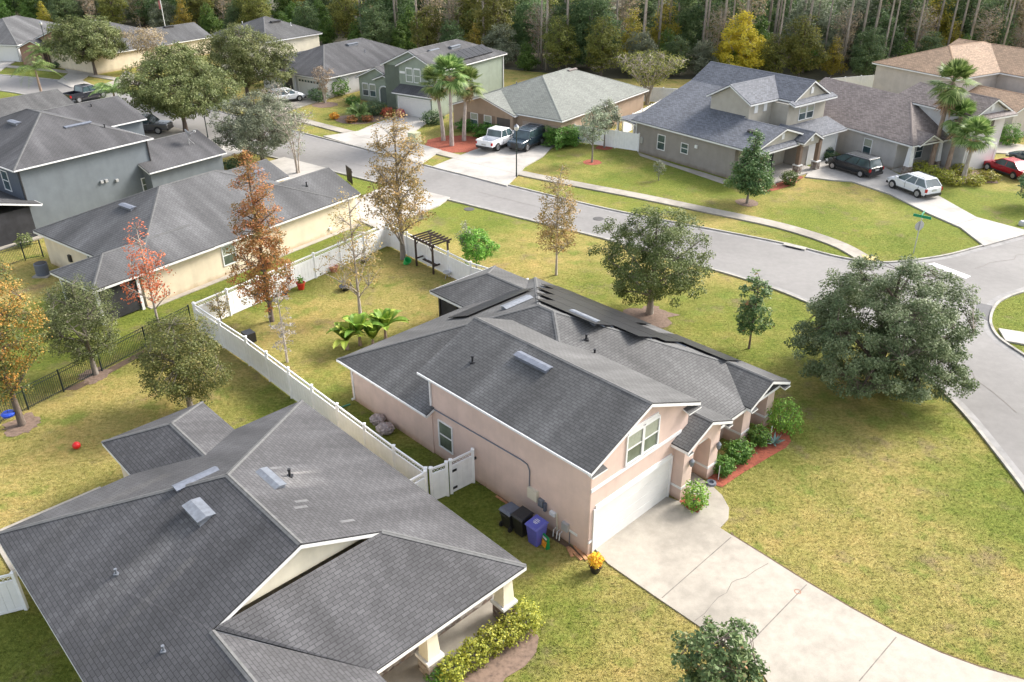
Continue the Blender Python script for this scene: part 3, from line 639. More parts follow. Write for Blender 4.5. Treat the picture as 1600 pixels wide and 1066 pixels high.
def hb(mb, a0, a1, b0, b1, z0, z1): mb.prism([tuple((P1.w(x, y)-h.o)[:2]) for x, y in ((a0, b0), (a1, b0), (a1, b1), (a0, b1))], z0, z1)
def archwall(mb, a0, a1, b0, b1, zs, zt, zr, slope_mid=None, rise=.45):
    n = 10; mid = (b0+b1)/2
    for i in range(n):
        t0, t1 = i/n, (i+1)/n; y0, y1 = b0+(b1-b0)*t0, b0+(b1-b0)*t1
        f = lambda t: zs+rise*math.sin(math.pi*t)**.6
        top = lambda y: zt+(zr-zt)*(1-abs(y-mid)/((b1-b0)/2+.0001))
        pts = []
        for a in (a0, a1): pts += [P1.w(a, y0, f(t0))-h.o, P1.w(a, y1, f(t1))-h.o, P1.w(a, y1, top(y1))-h.o, P1.w(a, y0, top(y0))-h.o]
        mb.hull(pts, [(0, 3, 2, 1), (4, 5, 6, 7), (0, 1, 5, 4), (3, 7, 6, 2)])
hb(mb, -16.6, -15.82, 25.52, 26.22, 0, 3.02); hb(mb, -17.3, -15.85, 27.62, 28.3, 0, 3.02); archwall(mb, -16.25, -15.84, 26.22, 27.62, 2.15, 3.22, 3.50)
mb.build('entry_pier', M['pink'], h.root)
mb = MB(); hb(mb, -17.3, -16.25, 31.0, 31.7, 0, 2.62); hb(mb, -17.3, -16.25, 33.15, 33.8, 0, 2.62); archwall(mb, -16.6, -16.27, 31.7, 33.15, 2.0, 2.72, 2.98, rise=.35)
mb.build('niche_pier', M['pink'], h.root)
for (a0, a1, b0, b1, zt) in ((-16.5, -16.02, 19.62, 20.5, 4.50), (-16.5, -16.02, 25.85, 26.73, 4.50), (-15.95, -15.45, 25.27, 25.62, 2.94), (-15.95, -15.45, 28.28, 28.63, 2.94), (-16.2, -15.68, 30.68, 31.2, 2.50), (-16.2, -15.68, 33.65, 34.18, 2.50)):
    cr = MB(); W = lambda a, b, z: P1.w(a, b, z)-h.o
    q = [W(a0, b0, zt), W(a0, b1, zt), W(a1, b1, zt-.15), W(a1, b0, zt-.15)]; n_ = rot_n(q); q = q if n_.z > 0 else q[::-1]
    cr.face(q, 0, [(0, 0), (1, 0), (1, .7), (0, .7)]); d_ = Vector((0, 0, .07)); lo = [p-d_ for p in q]
    for i in range(4): cr.face([q[(i+1) % 4], q[i], lo[i], lo[(i+1) % 4]], 1)
    cr.face(lo[::-1], 1); cr.build('cornice_return', [M['shA'], M['white']], h.root)
band_ = MB()
for a0, a1, b0, b1 in ((-16.37, -15.80, 25.5, 26.24), (-17.32, -15.83, 27.6, 28.32), (-17.32, -16.23, 30.98, 31.72), (-17.32, -16.23, 33.13, 33.82)): q = MB(); hb(q, a0, a1, b0, b1, .62, .74); q.build('trim_band', M['white'], h.root)
hb(band_, -17.6, -16.36, 19.98, 20.08, .62, .74)
q = MB(); q.box(20.0, 25.9, -.02, .035, 3.22, 3.38, h.plane('+a', -16.38)); q.build('trim_band', M['white'], h.root); band_.box(19.99, 20.28, -.02, .035, .62, .74, h.plane('+a', -16.38))
band_.build('trim_band', M['white'], h.root)
h.garage_door('+a', -16.38, 20.32, 25.3, 2.15)
h.panel('door_arch', '+a', -16.38, 20.32, 25.3, 2.27, 2.42, -.02, .05)
h.window('+a', -16.38, 22.12, 23.05, 3.52, 4.85, 1, 'glassg', arch=.08, fw=.08, blind=True); h.window('+a', -16.38, 23.2, 24.12, 3.52, 4.85, 1, 'glassg', arch=.08, fw=.08, blind=True)
h.panel('window_arch', '+a', -16.38, 22.2, 24.04, 5.0, 5.16, -.02, .05)
h.window('-b', 20.0, -25.72, -24.82, .72, 2.12, 1, 'glassg')
h.window('+a', -17.2, 28.55, 29.35, .5, 2.0, 1); h.panel('shutter', '+a', -17.2, 29.5, 30.2, .4, 2.2, -.05, .06)
h.panel('front_door', '+a', -18.4, 26.4, 27.4, 0, 2.1, -.05, .06)
h.panel('corner_board', '-b', 20.0, -16.95, -16.4, 0, 4.4, -.03, .03, 'pink')
ds = MB(); T = h.plane('-b', 20.0)
ds.box(-32.85, -32.77, .01, .09, .15, 2.35, T); ds.box(-32.85, -32.77, .01, .25, .10, .2, T); ds.build('downspout', M['white'], h.root)
ds = MB(); ds.box(-26.25, -26.17, .01, .09, 2.75, 4.45, T); ds.build('downspout', M['white'], h.root)
cd_ = MB(); cd_.tube([T(Vector(p)) for p in ((-26.0, .04, 2.62), (-20.2, .04, 2.80), (-19.85, .04, 2.75), (-19.72, .04, 2.5), (-19.72, .04, 1.7))], .028, 6); cd_.build('conduit', M['steel'], h.root)
cd_ = MB(); cd_.tube([T(Vector(p)) for p in ((-18.1, .05, 1.2), (-18.05, .05, 0.1))], .03, 6); cd_.build('conduit', M['beigebox'], h.root)
for a0, a1, z0, z1, mt, nm in ((-19.75, -19.2, 1.15, 1.68, 'beigebox', 'electric_box'), (-19.12, -18.85, 1.05, 1.42, 'steellt', 'meter'), (-18.8, -18.7, .95, 1.35, 'bin_grey', 'meter'), (-17.75, -17.42, .62, 1.0, 'signback', 'meter'), (-18.45, -18.15, .98, 1.15, 'white', 'cable_box')): h.panel(nm, '-b', 20.0, a0, a1, z0, z1, -.02, .14, mt)
ws = MB()
for u in (-18.1, -17.9, -17.75): ws.tube([T(Vector(p)) for p in ((u, .08, .45), (u, .22, .42), (u, .25, .08))], .025, 6)
ws.build('water_pipe', M['white'], h.root)
mw = MB(); mw.tube([T(Vector((-17.35, .06, .65))), T(Vector((-17.35, .06, .02)))], .02, 6); mw.build('conduit', M['steel'], h.root)
for (b_, z_) in ((26.0, 1.9), (28.1, 1.75)):
    q = P1.w(-15.72, b_, z_)-h.o; ln = MB(); ln.lathe([(.05, -.2), (.10, -.1), (.12, .08), (.06, .16), (.02, .22)], 8, q); ln.build('wall_lantern', M['steellt'], h.root)
gz = lambda a, b: 6.10-abs(b-23.175)*(6.10-4.57)/3.575
h.vent(-22.0, 22.45, gz(0, 22.3), 'a', 1.9, .38, .16); h.pipe(-24.6, 21.2, gz(0, 21.2), .3)
h.vent(-24.2, 28.25, slopez(fRight, -24.2, 28.2)-.03, 'a', 1.7, .36, .14, 'steellt'); h.vent(-28.3, 27.6, slopez(fRear, -28.3, 27.6), 'b', 1.9, .36, .14, 'steellt')
h.pipe(-22.0, 26.6, slopez(fFront, -22.0, 26.6), .28); h.pipe(-22.9, 27.0, slopez(fFront, -22.9, 27.0), .28)
def panels(face, rows, ax='a', parent=None):
    """solar modules lying 12 cm above a roof plane"""
    for (a0, b0, a1, b1) in rows:
        mb = MB(); z = lambda a, b: slopez(face, a, b)+.10
        g = .005; pts = [P1.w(a, b, z(a, b))-h.o for a, b in ((a0+g, b0+g), (a1-g, b0+g), (a1-g, b1-g), (a0+g, b1-g))]
        dz = Vector((0, 0, .035)); mb.hull([p for p in pts]+[p+dz for p in pts], [(0, 3, 2, 1), (4, 5, 6, 7), (0, 1, 5, 4), (1, 2, 6, 5), (2, 3, 7, 6), (3, 0, 4, 7)])
        o = mb.build('solar_panel', M['solar'], parent)
rows = []
for b0, b1, a0, n in ((27.6, 29.12, -26.95, 4), (29.14, 30.66, -28.4, 7), (30.68, 32.20, -29.9, 9), (32.22, 33.74, -31.0, 7), (32.22, 33.74, -22.3, 4)):
    for i in range(n): rows.append((a0+i*1.0, b0, a0+(i+1)*1.0, b1))
panels(fRight, rows, parent=h.r)
panels(fRear, [(-31.6, 25.6+i*1.0, -30.0, 26.6+i*1.0) for i in range(5)], parent=h.r)
rl = MB()
for b0, x0, x1 in ((28.2, -27.0, -22.9), (28.9, -27.0, -22.9), (30.1, -28.5, -21.4), (31.7, -30.5, -20.4), (33.3, -31.2, -24.1), (33.3, -22.4, -18.3)):
    p = [P1.w(x, b0, slopez(fRight, x, b0)+.07)-h.o for x in (x0-.1, x1+.1)]; rl.tube(p, .03, 4)
rl.build('panel_rail', M['steellt'], h.r)
for (x, y) in ((-36.2, 28.7), (-36.2, 33.3), (-34.6, 28.7), (-36.2, 31.0)): ln = MB(); hb(ln, x-.06, x+.06, y-.06, y+.06, 0, 2.4); ln.build('lanai_post', M['dark'], h.root)
ln = MB(); hb(ln, -36.15, -33.05, 28.72, 33.25, 0.02, 2.38); ln.build('porch_screen', M['screen'], h.root)

# ---- slate-roofed neighbour, bottom left
P2 = Fr(-46.4)
h = House('slate_roof_house', 'beige house with big dark shingle hip roof and stone-based porch columns, bottom left corner', P2, (-22, 9))
ze, rz = 2.5, 5.35; mid = 9.18
V1, TP = (-24.65, mid, rz), (-19.62, mid, rz); RR, FRc, LR = (-31.3, 15.9, ze), (-15.95, 15.85, ze), (-31.2, 2.5, ze)
KR, KL = (-19.58, 12.25, 4.03), (-19.58, 6.1, 4.03)
gL, gM = (-2.0, 2.5, ze), (-2.0, 5.85, 3.96)
fl = [LR, gL, gM, (-19.6, 5.85, 3.96), (-19.62, 5.92, 3.98), TP, V1]; fr_ = [RR, FRc, KR, TP, V1]
h.roof(fl, fr_, [RR, V1, LR], [FRc, (-15.95, 9.24, ze), (-19.58, 5.95, 3.97), KL, KR], [gM, (-2.0, 9.24, ze), (-15.95, 9.24, ze), (-19.6, 5.85, 3.96)])
h.gable('a', -34.5, -28.6, 7.7, 12.4, 2.5, 3.5, h0=2.3, wall=False)
h.build_roof('shB')
h.walls = []
h.wall([(-30.8, 2.95), (-3.0, 2.95), (-3.0, 8.8), (-17.5, 8.8), (-17.5, 15.45), (-30.8, 15.45)], 0, 2.5)
h.build_walls('cream')
mb = MB(); pg = [(b, z) for b, z in ((12.15, 3.88), (6.2, 3.88), (mid, 5.2))]
mb.hull([P2.w(-19.9, b, z)-h.o for b, z in pg]+[P2.w(-20.3, b, z)-h.o for b, z in pg], [(0, 2, 1), (3, 4, 5), (0, 1, 4, 3), (1, 2, 5, 4), (2, 0, 3, 5)]); mb.build('gable_wall', M['creamlt'], h.root)
T2 = lambda a0, a1, b0, b1: [tuple((P2.w(x, y)-h.o)[:2]) for x, y in ((a0, b0), (a1, b0), (a1, b1), (a0, b1))]
ps = MB(); ps.prism(T2(-17.5, -15.55, 8.8, 15.6), 0, .16); ps.build('porch_floor', M['concrete'], h.root)
pw = MB(); pw.prism(T2(-17.51, -17.34, 8.85, 15.42), .1, 1.05); pw.build('stone_wainscot', M['stone'], h.root)
cap_ = MB(); cap_.prism(T2(-17.52, -17.30, 8.85, 15.44), 1.05, 1.12); cap_.build('wainscot_cap', M['white'], h.root)
for (a, b) in ((-16.4, 15.15), (-16.4, 11.65)):
    col = MB(); col.prism(T2(a-.30, a+.30, b-.30, b+.30), .14, .85); c = col.build('column_base', M['stone'], h.root)
    cp_ = MB(); cp_.prism(T2(a-.36, a+.36, b-.36, b+.36), .85, .97); cp_.build('column_cap', M['white'], c)
    sh_ = MB(); pt = [P2.w(a+x, b+y, z)-h.o for z, r in ((.97, .27), (2.42, .19)) for x, y in ((-r, -r), (r, -r), (r, r), (-r, r))]
    sh_.hull(pt, [(0, 3, 2, 1), (4, 5, 6, 7), (0, 1, 5, 4), (1, 2, 6, 5), (2, 3, 7, 6), (3, 0, 4, 7)]); sh_.build('column', M['creamlt'], h.root)
mb = MB(); mb.prism(T2(-34.2, -30.6, 8.1, 12.0), 0, 2.45); mb.build('sunroom_wall', M['cream'], h.root)
mb = MB(); mb.prism(T2(-34.9, -31.4, 2.6, 7.2), 0, .06); mb.build('patio_slab', M['concrete'], h.root)
zl = lambda b: ze+(b-2.5)*(rz-ze)/(mid-2.5)
h.vent(-24.1, 7.75, zl(7.75), 'a', 1.15, .55, .16, 'steellt'); 
zr_ = lambda b: rz-(b-mid)*(rz-ze)/(15.87-mid)
h.vent(-23.95, 10.45, zr_(10.5)-.02, 'a', 1.35, .42, .12, 'steellt'); h.vent(-25.9, 8.5, slopez([RR, V1, LR], -25.9, 8.5)-.05, 'b', 1.6, .30, .10, 'steel')
h.pipe(-24.1, 11.3, zr_(11.3), .32)
for px in ((181, 893), (254, 1010), (258, 1063)):
    g = G(*px, 3.6); a, b = P2.loc(g); h.pipe(a, b, zl(b), .22, .04, 'steellt')
fx = MB()
for (a, b, L_, W_) in ((-21.9, 10.2, .5, .16), (-22.3, 10.45, .5, .16), (-20.6, 11.2, .55, .2), (-24.9, 10.9, .5, .15)):
    q = [P2.w(x, y, zr_(y)+.012)-h.o for x, y in ((a, b), (a+.16, b), (a+.16, b+L_), (a, b+L_))]; fx.face(q if rot_n(q).z > 0 else q[::-1])
fx.build('shingle_patch', M['capdark'], h.r)
# wall-side kitchen items under the eaves belong to the yard

# ---- cream house, left
P3 = Fr(-36.5)
h = House('cream_house', 'cream stucco house with dark grey hip roof and screened porch, left behind the white fence', P3, (-54, 34))
h.gable('b', 24.75, 42.4, -60.9, -47.8, 2.6, 5.4, h0=6.5, h1=6.5)
h.gable('b', 36.5, 44.35, -54.8, -47.82, 2.6, 4.1)
h.gable('b', 36, 44.0, -61.4, -56.0, 2.6, 3.6)
h.gable('b', 21.7, 30.5, -52.75, -47.75, 2.6, 3.65, h0=2.4, wall=False)
h.build_roof('shC'); h.build_walls('cream')
h.window('+a', -48.2, 31.3, 32.3, .8, 2.15, 1, 'glassg', blind=True); h.window('-b', 25.15, -54.6, -53.7, .9, 2.1, 1, 'glassg')
sc = MB()
for x0, x1, y0, y1 in ((-52.35, -48.15, 22.1, 22.16), (-48.2, -48.15, 22.1, 24.9)): sc.prism([tuple((P3.w(x, y)-h.o)[:2]) for x, y in ((x0, y0), (x1, y0), (x1, y1), (x0, y1))], .1, 2.45)
sc.build('porch_screen', M['screen'], h.root)
for x, y in ((-52.35, 22.1), (-48.15, 22.1), (-48.15, 24.8)): po = MB(); po.prism([tuple((P3.w(x+i, y+j)-h.o)[:2]) for i, j in ((-.09, -.09), (.09, -.09), (.09, .09), (-.09, .09))], 0, 2.5); po.build('porch_post', M['white'], h.root)
mb = MB(); mb.prism([tuple((P3.w(x, y)-h.o)[:2]) for x, y in ((-48.3, 25.1), (-47.75, 25.1), (-47.75, 44), (-48.3, 44))], 0, .05); mb.build('footing', M['concrete'], h.root)
h.vent(-52.9, 38.2, 5.4-.6, 'b', 1.9, .40, .13); h.vent(-54.9, 28.9, 4.35, 'a', 1.4, .42, .14); h.pipe(-50.2, 41.0, 3.62, .3); h.panel('dryer_vent', '+a', -48.2, 41.0, 41.2, .4, .6, -.02, .12, 'white'); h.panel('electric_meter', '-b', 25.15, -57.3, -57.0, 1.0, 1.5, -.02, .15, 'dark')

# ---- grey two-storey house, upper left
P4 = Fr(-37)
h = House('grey_two_storey_house', 'blue-grey two-storey stucco house with charcoal hip roof and satellite dish, upper left', P4, (-73, 34))
h.gable('a', -81.6, -67.2, 26.5, 38.2, 5.3, 7.75, h0=6.0, h1=6.15)
h.gable('b', 36.6, 44.4, -74.2, -66.1, 2.8, 4.3)
h.gable('b', 34.0, 41.8, -82.2, -73.9, 5.3, 6.85)
h.gable('a', -75.5, -66.4, 21.5, 27.5, 2.6, 3.5, wall=False)
h.build_roof('shD', gut=True); h.build_walls('greyblue')
sc = MB(); sc.prism([tuple((P4.w(x, y)-h.o)[:2]) for x, y in ((-75.2, 21.9), (-66.75, 21.9), (-66.75, 26.7), (-75.2, 26.7))], .06, 2.5); sc.build('porch_screen', M['screen'], h.root)
sb = MB(); sb.prism([tuple((P4.w(x, y)-h.o)[:2]) for x, y in ((-75.4, 21.6), (-66.2, 21.6), (-66.2, 26.8), (-75.4, 26.8))], 0, .1); sb.build('patio_slab', M['concrete'], h.root)
cw = MB(); cw.prism([tuple((P4.w(x, y)-h.o)[:2]) for x, y in ((-72, 26.84), (-67.62, 26.84), (-67.62, 26.89), (-72, 26.89))], 2.6, 5.2); cw.build('side_wall', M['navy'], h.root)
h.window('+a', -67.6, 36.6, 37.6, .9, 2.0, 1, 'glassg'); h.window('-b', 26.84, -70.4, -69.4, 3.2, 4.7, 1, 'glass')
h.window('+a', -67.6, 22.9, 23.9, 6.9, 7.0) if 0 else None
for u, z in ((33.0, 2.55), (33.4, 2.55), (34.3, 2.35)): h.panel('wall_vent', '+a', -67.6, u, u+.22, z, z+.22, -.02, .16, 'signback')
h.vent(-70.9, 33.9, 6.65, 'b', 2.2, .45, .13); h.vent(-74.6, 30.6, 7.0, 'a', 1.4, .45, .13); h.pipe(-69.8, 35.6, 6.25, .35); h.pipe(-77.2, 38.6, 6.4, .35)
ds = MB(); T = h.plane('+a', -67.6); ds.box(37.72, 37.80, .02, .10, 2.9, 5.2, T); ds.build('downspout', M['dark'], h.root); ds = MB(); ds.box(26.92, 27.0, .02, .10, .1, 5.2, T); ds.build('downspout', M['dark'], h.root)
dish = thing('satellite_dish', 'grey satellite dish standing on the charcoal garage roof, upper left', 'satellite dish', P4.w(-68.3, 42.2, 3.72))
q = MB(); q.tube([(0, 0, -.1), (0, 0, .75)], .035, 6); q.tube([(.35, .3, -.1), (0, 0, .5)], .02, 5); q.tube([(-.3, .35, -.05), (0, 0, .5)], .02, 5); q.build('mast', M['signback'], dish)
q = MB(); q.lathe([(.42, .10), (.38, .03), (.2, -.02), (.01, -.03)], 14); o = q.build('reflector', M['signback'], dish); o.location = (0, -.05, .95); o.rotation_euler = (1.1, 0, 2.3)
q = MB(); q.tube([(.0, 0, .8), (.55, .25, 1.05)], .02, 5); q.box(.5, .66, .2, .34, .98, 1.14); q.build('feed_arm', M['signback'], dish)

h = House('shingled_far_neighbour_house', 'low house with light charcoal shingle gable, only its roof seen at the left edge', Fr(-37), (-97, 34))
h.gable('b', 10, 43.8, -102.5, -85.5, 2.0, 5.2); h.build_roof('shA'); h.build_walls('greyblue')

# ---- green two-storey house
P5 = Fr(-33.5)
def conv(fr_old, fr_new, a, b): return fr_new.loc(fr_old.w(a, b))
P5 = Fr(-33)
h = House('green_two_storey_house', 'sage green two-storey house with white arched door and rooftop solar panels, behind the fan palms', P5, (-66, 86))
h.gable('b', 79.1, 93.6, -70.2, -61.3, 5.3, 7.25, h1=4.8, oh=.35)
h.gable('b', 78.55, 83, -67.4, -61.25, 5.55, 6.92, oh=.3)
h.gable('b', 80.8, 92, -76.2, -69.2, 2.9, 4.4)
h.gable('b', 80.35, 83, -72.9, -69.3, 3.05, 3.72, oh=.25)
h.roof([(-67.0, 77.1, 2.72), (-60.9, 77.1, 2.72), (-60.9, 79.2, 3.5), (-67.0, 79.2, 3.5)])
h.build_roof('shD'); h.wall([(-66.7, 77.5), (-61.3, 77.5), (-61.3, 80), (-66.7, 80)], 0, 2.75); h.build_walls('sage')
h.garage_door('-b', 77.5, -66.3, -61.6, 2.15); h.window('-b', 78.85, -66.0, -65.1, 3.75, 5.2, 1, arch=.1, blind=True); h.window('-b', 78.85, -64.8, -63.9, 3.75, 5.2, 1, arch=.1, blind=True)
h.window('-b', 81.08, -75.2, -74.3, .7, 2.1, 1, arch=.1, blind=True); h.window('-b', 81.08, -74.0, -73.1, .7, 2.1, 1, arch=.1, blind=True)
h.panel('trim_band', '-b', 78.85, -67.0, -66.2, 4.6, 4.85)
ar = MB(); T = h.plane('-b', 80.62)
n = 12; pr = [(-71.95, 0)]+[(-71.95, 1.75)]+[(-71.2-.75*math.cos(math.pi*i/n), 1.75+.5*math.sin(math.pi*i/n)) for i in range(1, n)]+[(-70.45, 1.75), (-70.45, 0)]
for i in range(len(pr)-1): ar.tube([T(Vector((pr[i][0], .03, pr[i][1]))), T(Vector((pr[i+1][0], .03, pr[i+1][1])))], .10, 4)
ar.build('door_arch', M['white'], h.root)
dr = MB(); T = h.plane('-b', 80.62); dr.hull([T(Vector((x, .02, z))) for x, z in pr]+[T(Vector((x, -.05, z))) for x, z in pr], [tuple(range(len(pr))), tuple(range(len(pr), 2*len(pr)))[::-1]]); dr.build('front_door', plain('door_recess_shade', (.09, .11, .10), .6), h.root)  # flat sheet inside the arch; doorway shade put into its dark colour
zs = lambda a: 7.25-abs(a+65.75)*(7.25-5.3)/4.45
h.vent(-64.6, 82.5, zs(-64.6), 'b', 1.7, .45, .22, 'steellt'); h.vent(-64.4, 86.5, zs(-64.4), 'b', 1.9, .45, .22, 'steellt')
for i in range(9):
    mb = MB(); b0 = 80.9+i*1.05 if i < 2 else 84.0+(i-2)*1.05
    x0, x1 = (-63.6, -61.9) if i >= 2 else (-64.2, -63.1); z = lambda a: zs(a)+.12
    q = [P5.w(x, y, z(x))-h.o for x, y in ((x0, b0), (x1, b0), (x1, b0+1.0), (x0, b0+1.0))]; dz = Vector((0, 0, .05))
    mb.hull(q+[p+dz for p in q], [(0, 3, 2, 1), (4, 5, 6, 7), (0, 1, 5, 4), (1, 2, 6, 5), (2, 3, 7, 6), (3, 0, 4, 7)]); mb.build('solar_panel', M['solar'], h.r)
ds = MB(); T = h.plane('+a', -61.65); ds.box(93.0, 93.1, .02, .12, .1, 5.2, T); ds.build('downspout', M['white'], h.root)

# ---- taupe single-storey
P6 = Fr(-36.8)
h = House('taupe_house', 'low tan-brown house with pale grey-green hip roof, pickup parked in front', P6, (-54, 80))
h.gable('b', 72.0, 90.6, -61.5, -47.3, 2.9, 5.6, h0=6.6, h1=6.6)
h.gable('b', 71.5, 80, -62.2, -53.0, 2.72, 4.2)
h.build_roof('shG', capmat='capgreen'); h.build_walls('taupe')
h.garage_door('-b', 72.4, -52.6, -48.1, 2.1, 'garagetan', 'taupe'); h.window('-b', 71.78, -59.2, -58.3, .8, 2.1, 1, blind=True); h.window('-b', 71.78, -57.3, -56.4, .8, 2.1, 1, blind=True)
for u in (-59.75, -58.15, -57.85, -56.25): h.panel('shutter', '-b', 71.78, u, u+.4, .75, 2.2, -.02, .05, 'shutterbr')
h.panel('porch_recess_shade', '-b', 71.78, -55.6, -53.7, .1, 2.15, -.02, .012, 'shutter'); h.panel('porch_column', '-b', 71.78, -53.7, -53.35, 0, 2.5, -.05, .15, 'taupe'); h.panel('porch_rail', '-b', 71.78, -55.6, -53.7, .7, .8, -.02, .1, 'taupe')  # flat dark panel; shade of the porch opening put into its colour
h.window('+a', -47.7, 83.2, 84.0, .8, 2.1, 1); h.vent(-54.0, 84.0, 5.35, 'b', 1.6, .4, .13, 'captaupe'); h.pipe(-56.5, 76.6, 4.6, .35, mat='steellt')

# ---- grey house with blue-grey roof
P7 = Fr(-52)
h = House('blue_grey_roof_house', 'large grey stucco house with blue-grey catslide roof, dormer and striped siding, upper right', P7, (-53, 70))
A0, A1 = -59.6, -44.2
mL = [(A0, 62.1, 3.2), (A1, 62.1, 3.2), (A1, 66.5, 4.62), (-49.2, 66.5, 4.62), (-49.2, 70.8, 6.0), (A0, 70.8, 6.0)]
h.roof(mL, [(A0, 70.8, 6.0), (-46.7, 70.8, 6.0), (-46.7, 73.7, 7.6), (A0, 73.7, 7.6)], [(A0, 73.7, 7.6), (-46.7, 73.7, 7.6), (-46.7, 76.75, 6.0), (A0, 76.75, 6.0)], [(A0, 76.75, 6.0), (-50, 76.75, 6.0), (-50, 84, 3.2), (A0, 84, 3.2)])
h.roof([(A1, 66.5, 4.62), (-49.2, 66.5, 4.62), (-49.2, 70.9, 3.25), (A1, 70.9, 3.25)])
h.gable('b', 66.5, 74.6, -53.85, -48.5, 6.0, 7.42, wall='g')
h.gable('a', -47.2, -43.3, 68.2, 71.3, 3.15, 3.95, wall=False)
h.roof([(-44.4, 69.6, 2.9), (-44.4, 77.0, 2.9), (-46.9, 77.0, 3.68), (-46.9, 69.6, 3.68)])
h.roof([(-46.2, 70.2, 5.75), (-46.2, 77.2, 5.75), (-46.9, 77.2, 6.02), (-46.9, 70.2, 6.02)])
h.roof([(-43.9, 62.2, 2.98), (-43.9, 70.0, 2.98), (-44.6, 70.0, 3.25), (-44.6, 62.2, 3.25)])
h.gable('b', 62.9, 67.4, -63.0, -59.2, 2.55, 2.75, wall=False)
h.build_roof('shBlue', capmat='capblue')
h.walls = []
h.wall([(-59.2, 62.5), (-46.6, 62.5), (-46.6, 76.6), (-50, 76.6), (-50, 83.5), (-59.2, 83.5)], 0, 3.15)
h.wall([(-46.7, 70.3), (-44.9, 70.3), (-44.9, 76.55), (-46.7, 76.55)], 0, 2.92); h.walls.append(('g', 'b', 66.85, 73, -53.5, -48.85, -51.17, 5.98, 7.2, 3.0, 1))
h.wall([(-59.1, 71.0), (-49, 71.0), (-49, 76.3), (-59.1, 76.3)], 3.0, 5.85, 1); h.wall([(-49.2, 70.3), (-46.95, 70.3), (-46.95, 76.45), (-49.2, 76.45)], 3.0, 5.72, 1)
h.walls.append(('g', 'a', -59.1, -46.92, 71.2, 76.2, 73.7, 5.95, 7.35, 5.0, 1))
h.walls.append(('g', 'a', -46.0, -44.55, 62.5, 70.7, 66.5, 3.2, 4.4, 2.9, 1))
h.walls.append(('g', 'a', -44.2, -43.55, 68.5, 71.0, 69.75, 3.1, 3.75, 2.7, 1))
h.build_walls(['mush', 'siding'])
h.window('-b', 62.5, -56.1, -55.2, .9, 2.3, 1, 'glass'); h.window('-b', 62.5, -53.0, -52.2, 1.2, 2.1, 1, 'glass')
h.window('+a', -46.95, 72.2, 73.25, 3.95, 5.2, 1, blind=True); h.window('+a', -46.95, 73.45, 74.5, 3.95, 5.2, 1, blind=True)
for b0 in (67.6, 69.0): h.panel('shutter', '+a', -48.85, b0, b0+.5, 4.95, 5.8, -.03, .05, 'white')
for b0, z in ((73.5, 6.35), ): h.panel('gable_vent', '+a', -46.9, b0, b0+.4, z, z+.6, -.03, .05, 'white')
h.panel('gable_vent', '+a', -44.55, 66.3, 66.7, 3.55, 4.05, -.03, .05, 'white'); h.panel('gable_vent', '+a', -43.55, 69.55, 69.95, 3.05, 3.45, -.03, .05, 'white')
h.garage_door('+a', -44.9, 71.6, 76.1, 2.3)
for (a, b) in ((-44.3, 63.1), (-43.9, 68.6), (-43.6, 71.1)):
    T7 = lambda r, z0, z1: [tuple((P7.w(a+x, b+y)-h.o)[:2]) for x, y in ((-r, -r), (r, -r), (r, r), (-r, r))]
    c = MB(); c.prism(T7(.3, 0, 0), 0, .85); cc = c.build('column_base', M['stone'], h.root); c = MB(); c.prism(T7(.35, 0, 0), .85, .95); c.build('column_cap', M['white'], cc); c = MB(); c.prism(T7(.2, 0, 0), .95, 2.95); c.build('column', M['shutterbr'], h.root)
h.panel('porch_wall', '+a', -46.6, 63.0, 70.2, 0, 2.9, -.05, .02, 'siding'); h.window('+a', -46.6, 65.5, 66.5, .8, 2.1, 1, 'glass'); h.panel('front_door', '+a', -46.6, 67.4, 68.4, 0, 2.1, -.02, .08, 'dark')
mb = MB(); mb.prism([tuple((P7.w(x, y)-h.o)[:2]) for x, y in ((-46.6, 62.6), (-43.3, 62.6), (-43.3, 71.3), (-46.6, 71.3))], 0, .13); mb.build('porch_floor', M['concretelt'], h.root)
h.vent(-46.6, 64.8, 4.1, 'a', 1.0, .5, .1, 'dark'); ds = MB(); T = h.plane('-b', 62.5); ds.box(-59.15, -59.05, .02, .12, .1, 3.1, T); ds.build('downspout', M['white'], h.root)
h.panel('meter', '-b', 62.5, -58.4, -58.1, 1.0, 1.6, -.02, .12, 'signback'); h.panel('wall_vent', '-b', 62.5, -51.3, -51.0, 2.0, 2.3, -.02, .14, 'white')
for (a, b) in ((-62.6, 63.3), (-62.6, 67.0), (-60.2, 63.3)): po = MB(); po.prism([tuple((P7.w(a+x, b+y)-h.o)[:2]) for x, y in ((-.1, -.1), (.1, -.1), (.1, .1), (-.1, .1))], 0, 2.5); po.build('porch_post', M['white'], h.root)

# ---- brown roofed house at right
P8 = Fr(-62.5)
def L8(x, y, z): a, b = P8.loc(G(x, y, z)); return (a, b, z)
h = House('brown_roof_house', 'grey stucco house with mottled brown roof, tapered porch columns and palms, far right', P8, (-55, 77))
e = 2.9
FL = (-50.3, 68.0, e)
h.roof([(-67, 68, e), FL, (-55.3, 73, 5.4), (-48.2, 73, 5.4), (-48.2, 75.7, 6.75), (-56.8, 75.7, 6.75), (-57.4, 73.6, 5.7), (-67, 73.6, 5.7)])
h.roof([(-48.2, 75.7, 6.75), (-48.2, 78.4, 5.4), (-56.8, 78.4, 5.4), (-56.8, 75.7, 6.75)], [(-67, 73.6, 5.7), (-67, 80, 2.9), (-56.8, 80, 2.9), (-56.8, 73.6, 5.7)])
h.roof([FL, (-50.3, 74.6, e), (-55.3, 74.6, 5.4), (-55.3, 73, 5.4)])
h.roof([(-47.7, 73.0, 5.2), (-47.7, 78.4, 5.2), (-48.45, 78.4, 5.42), (-48.45, 73.0, 5.42)])
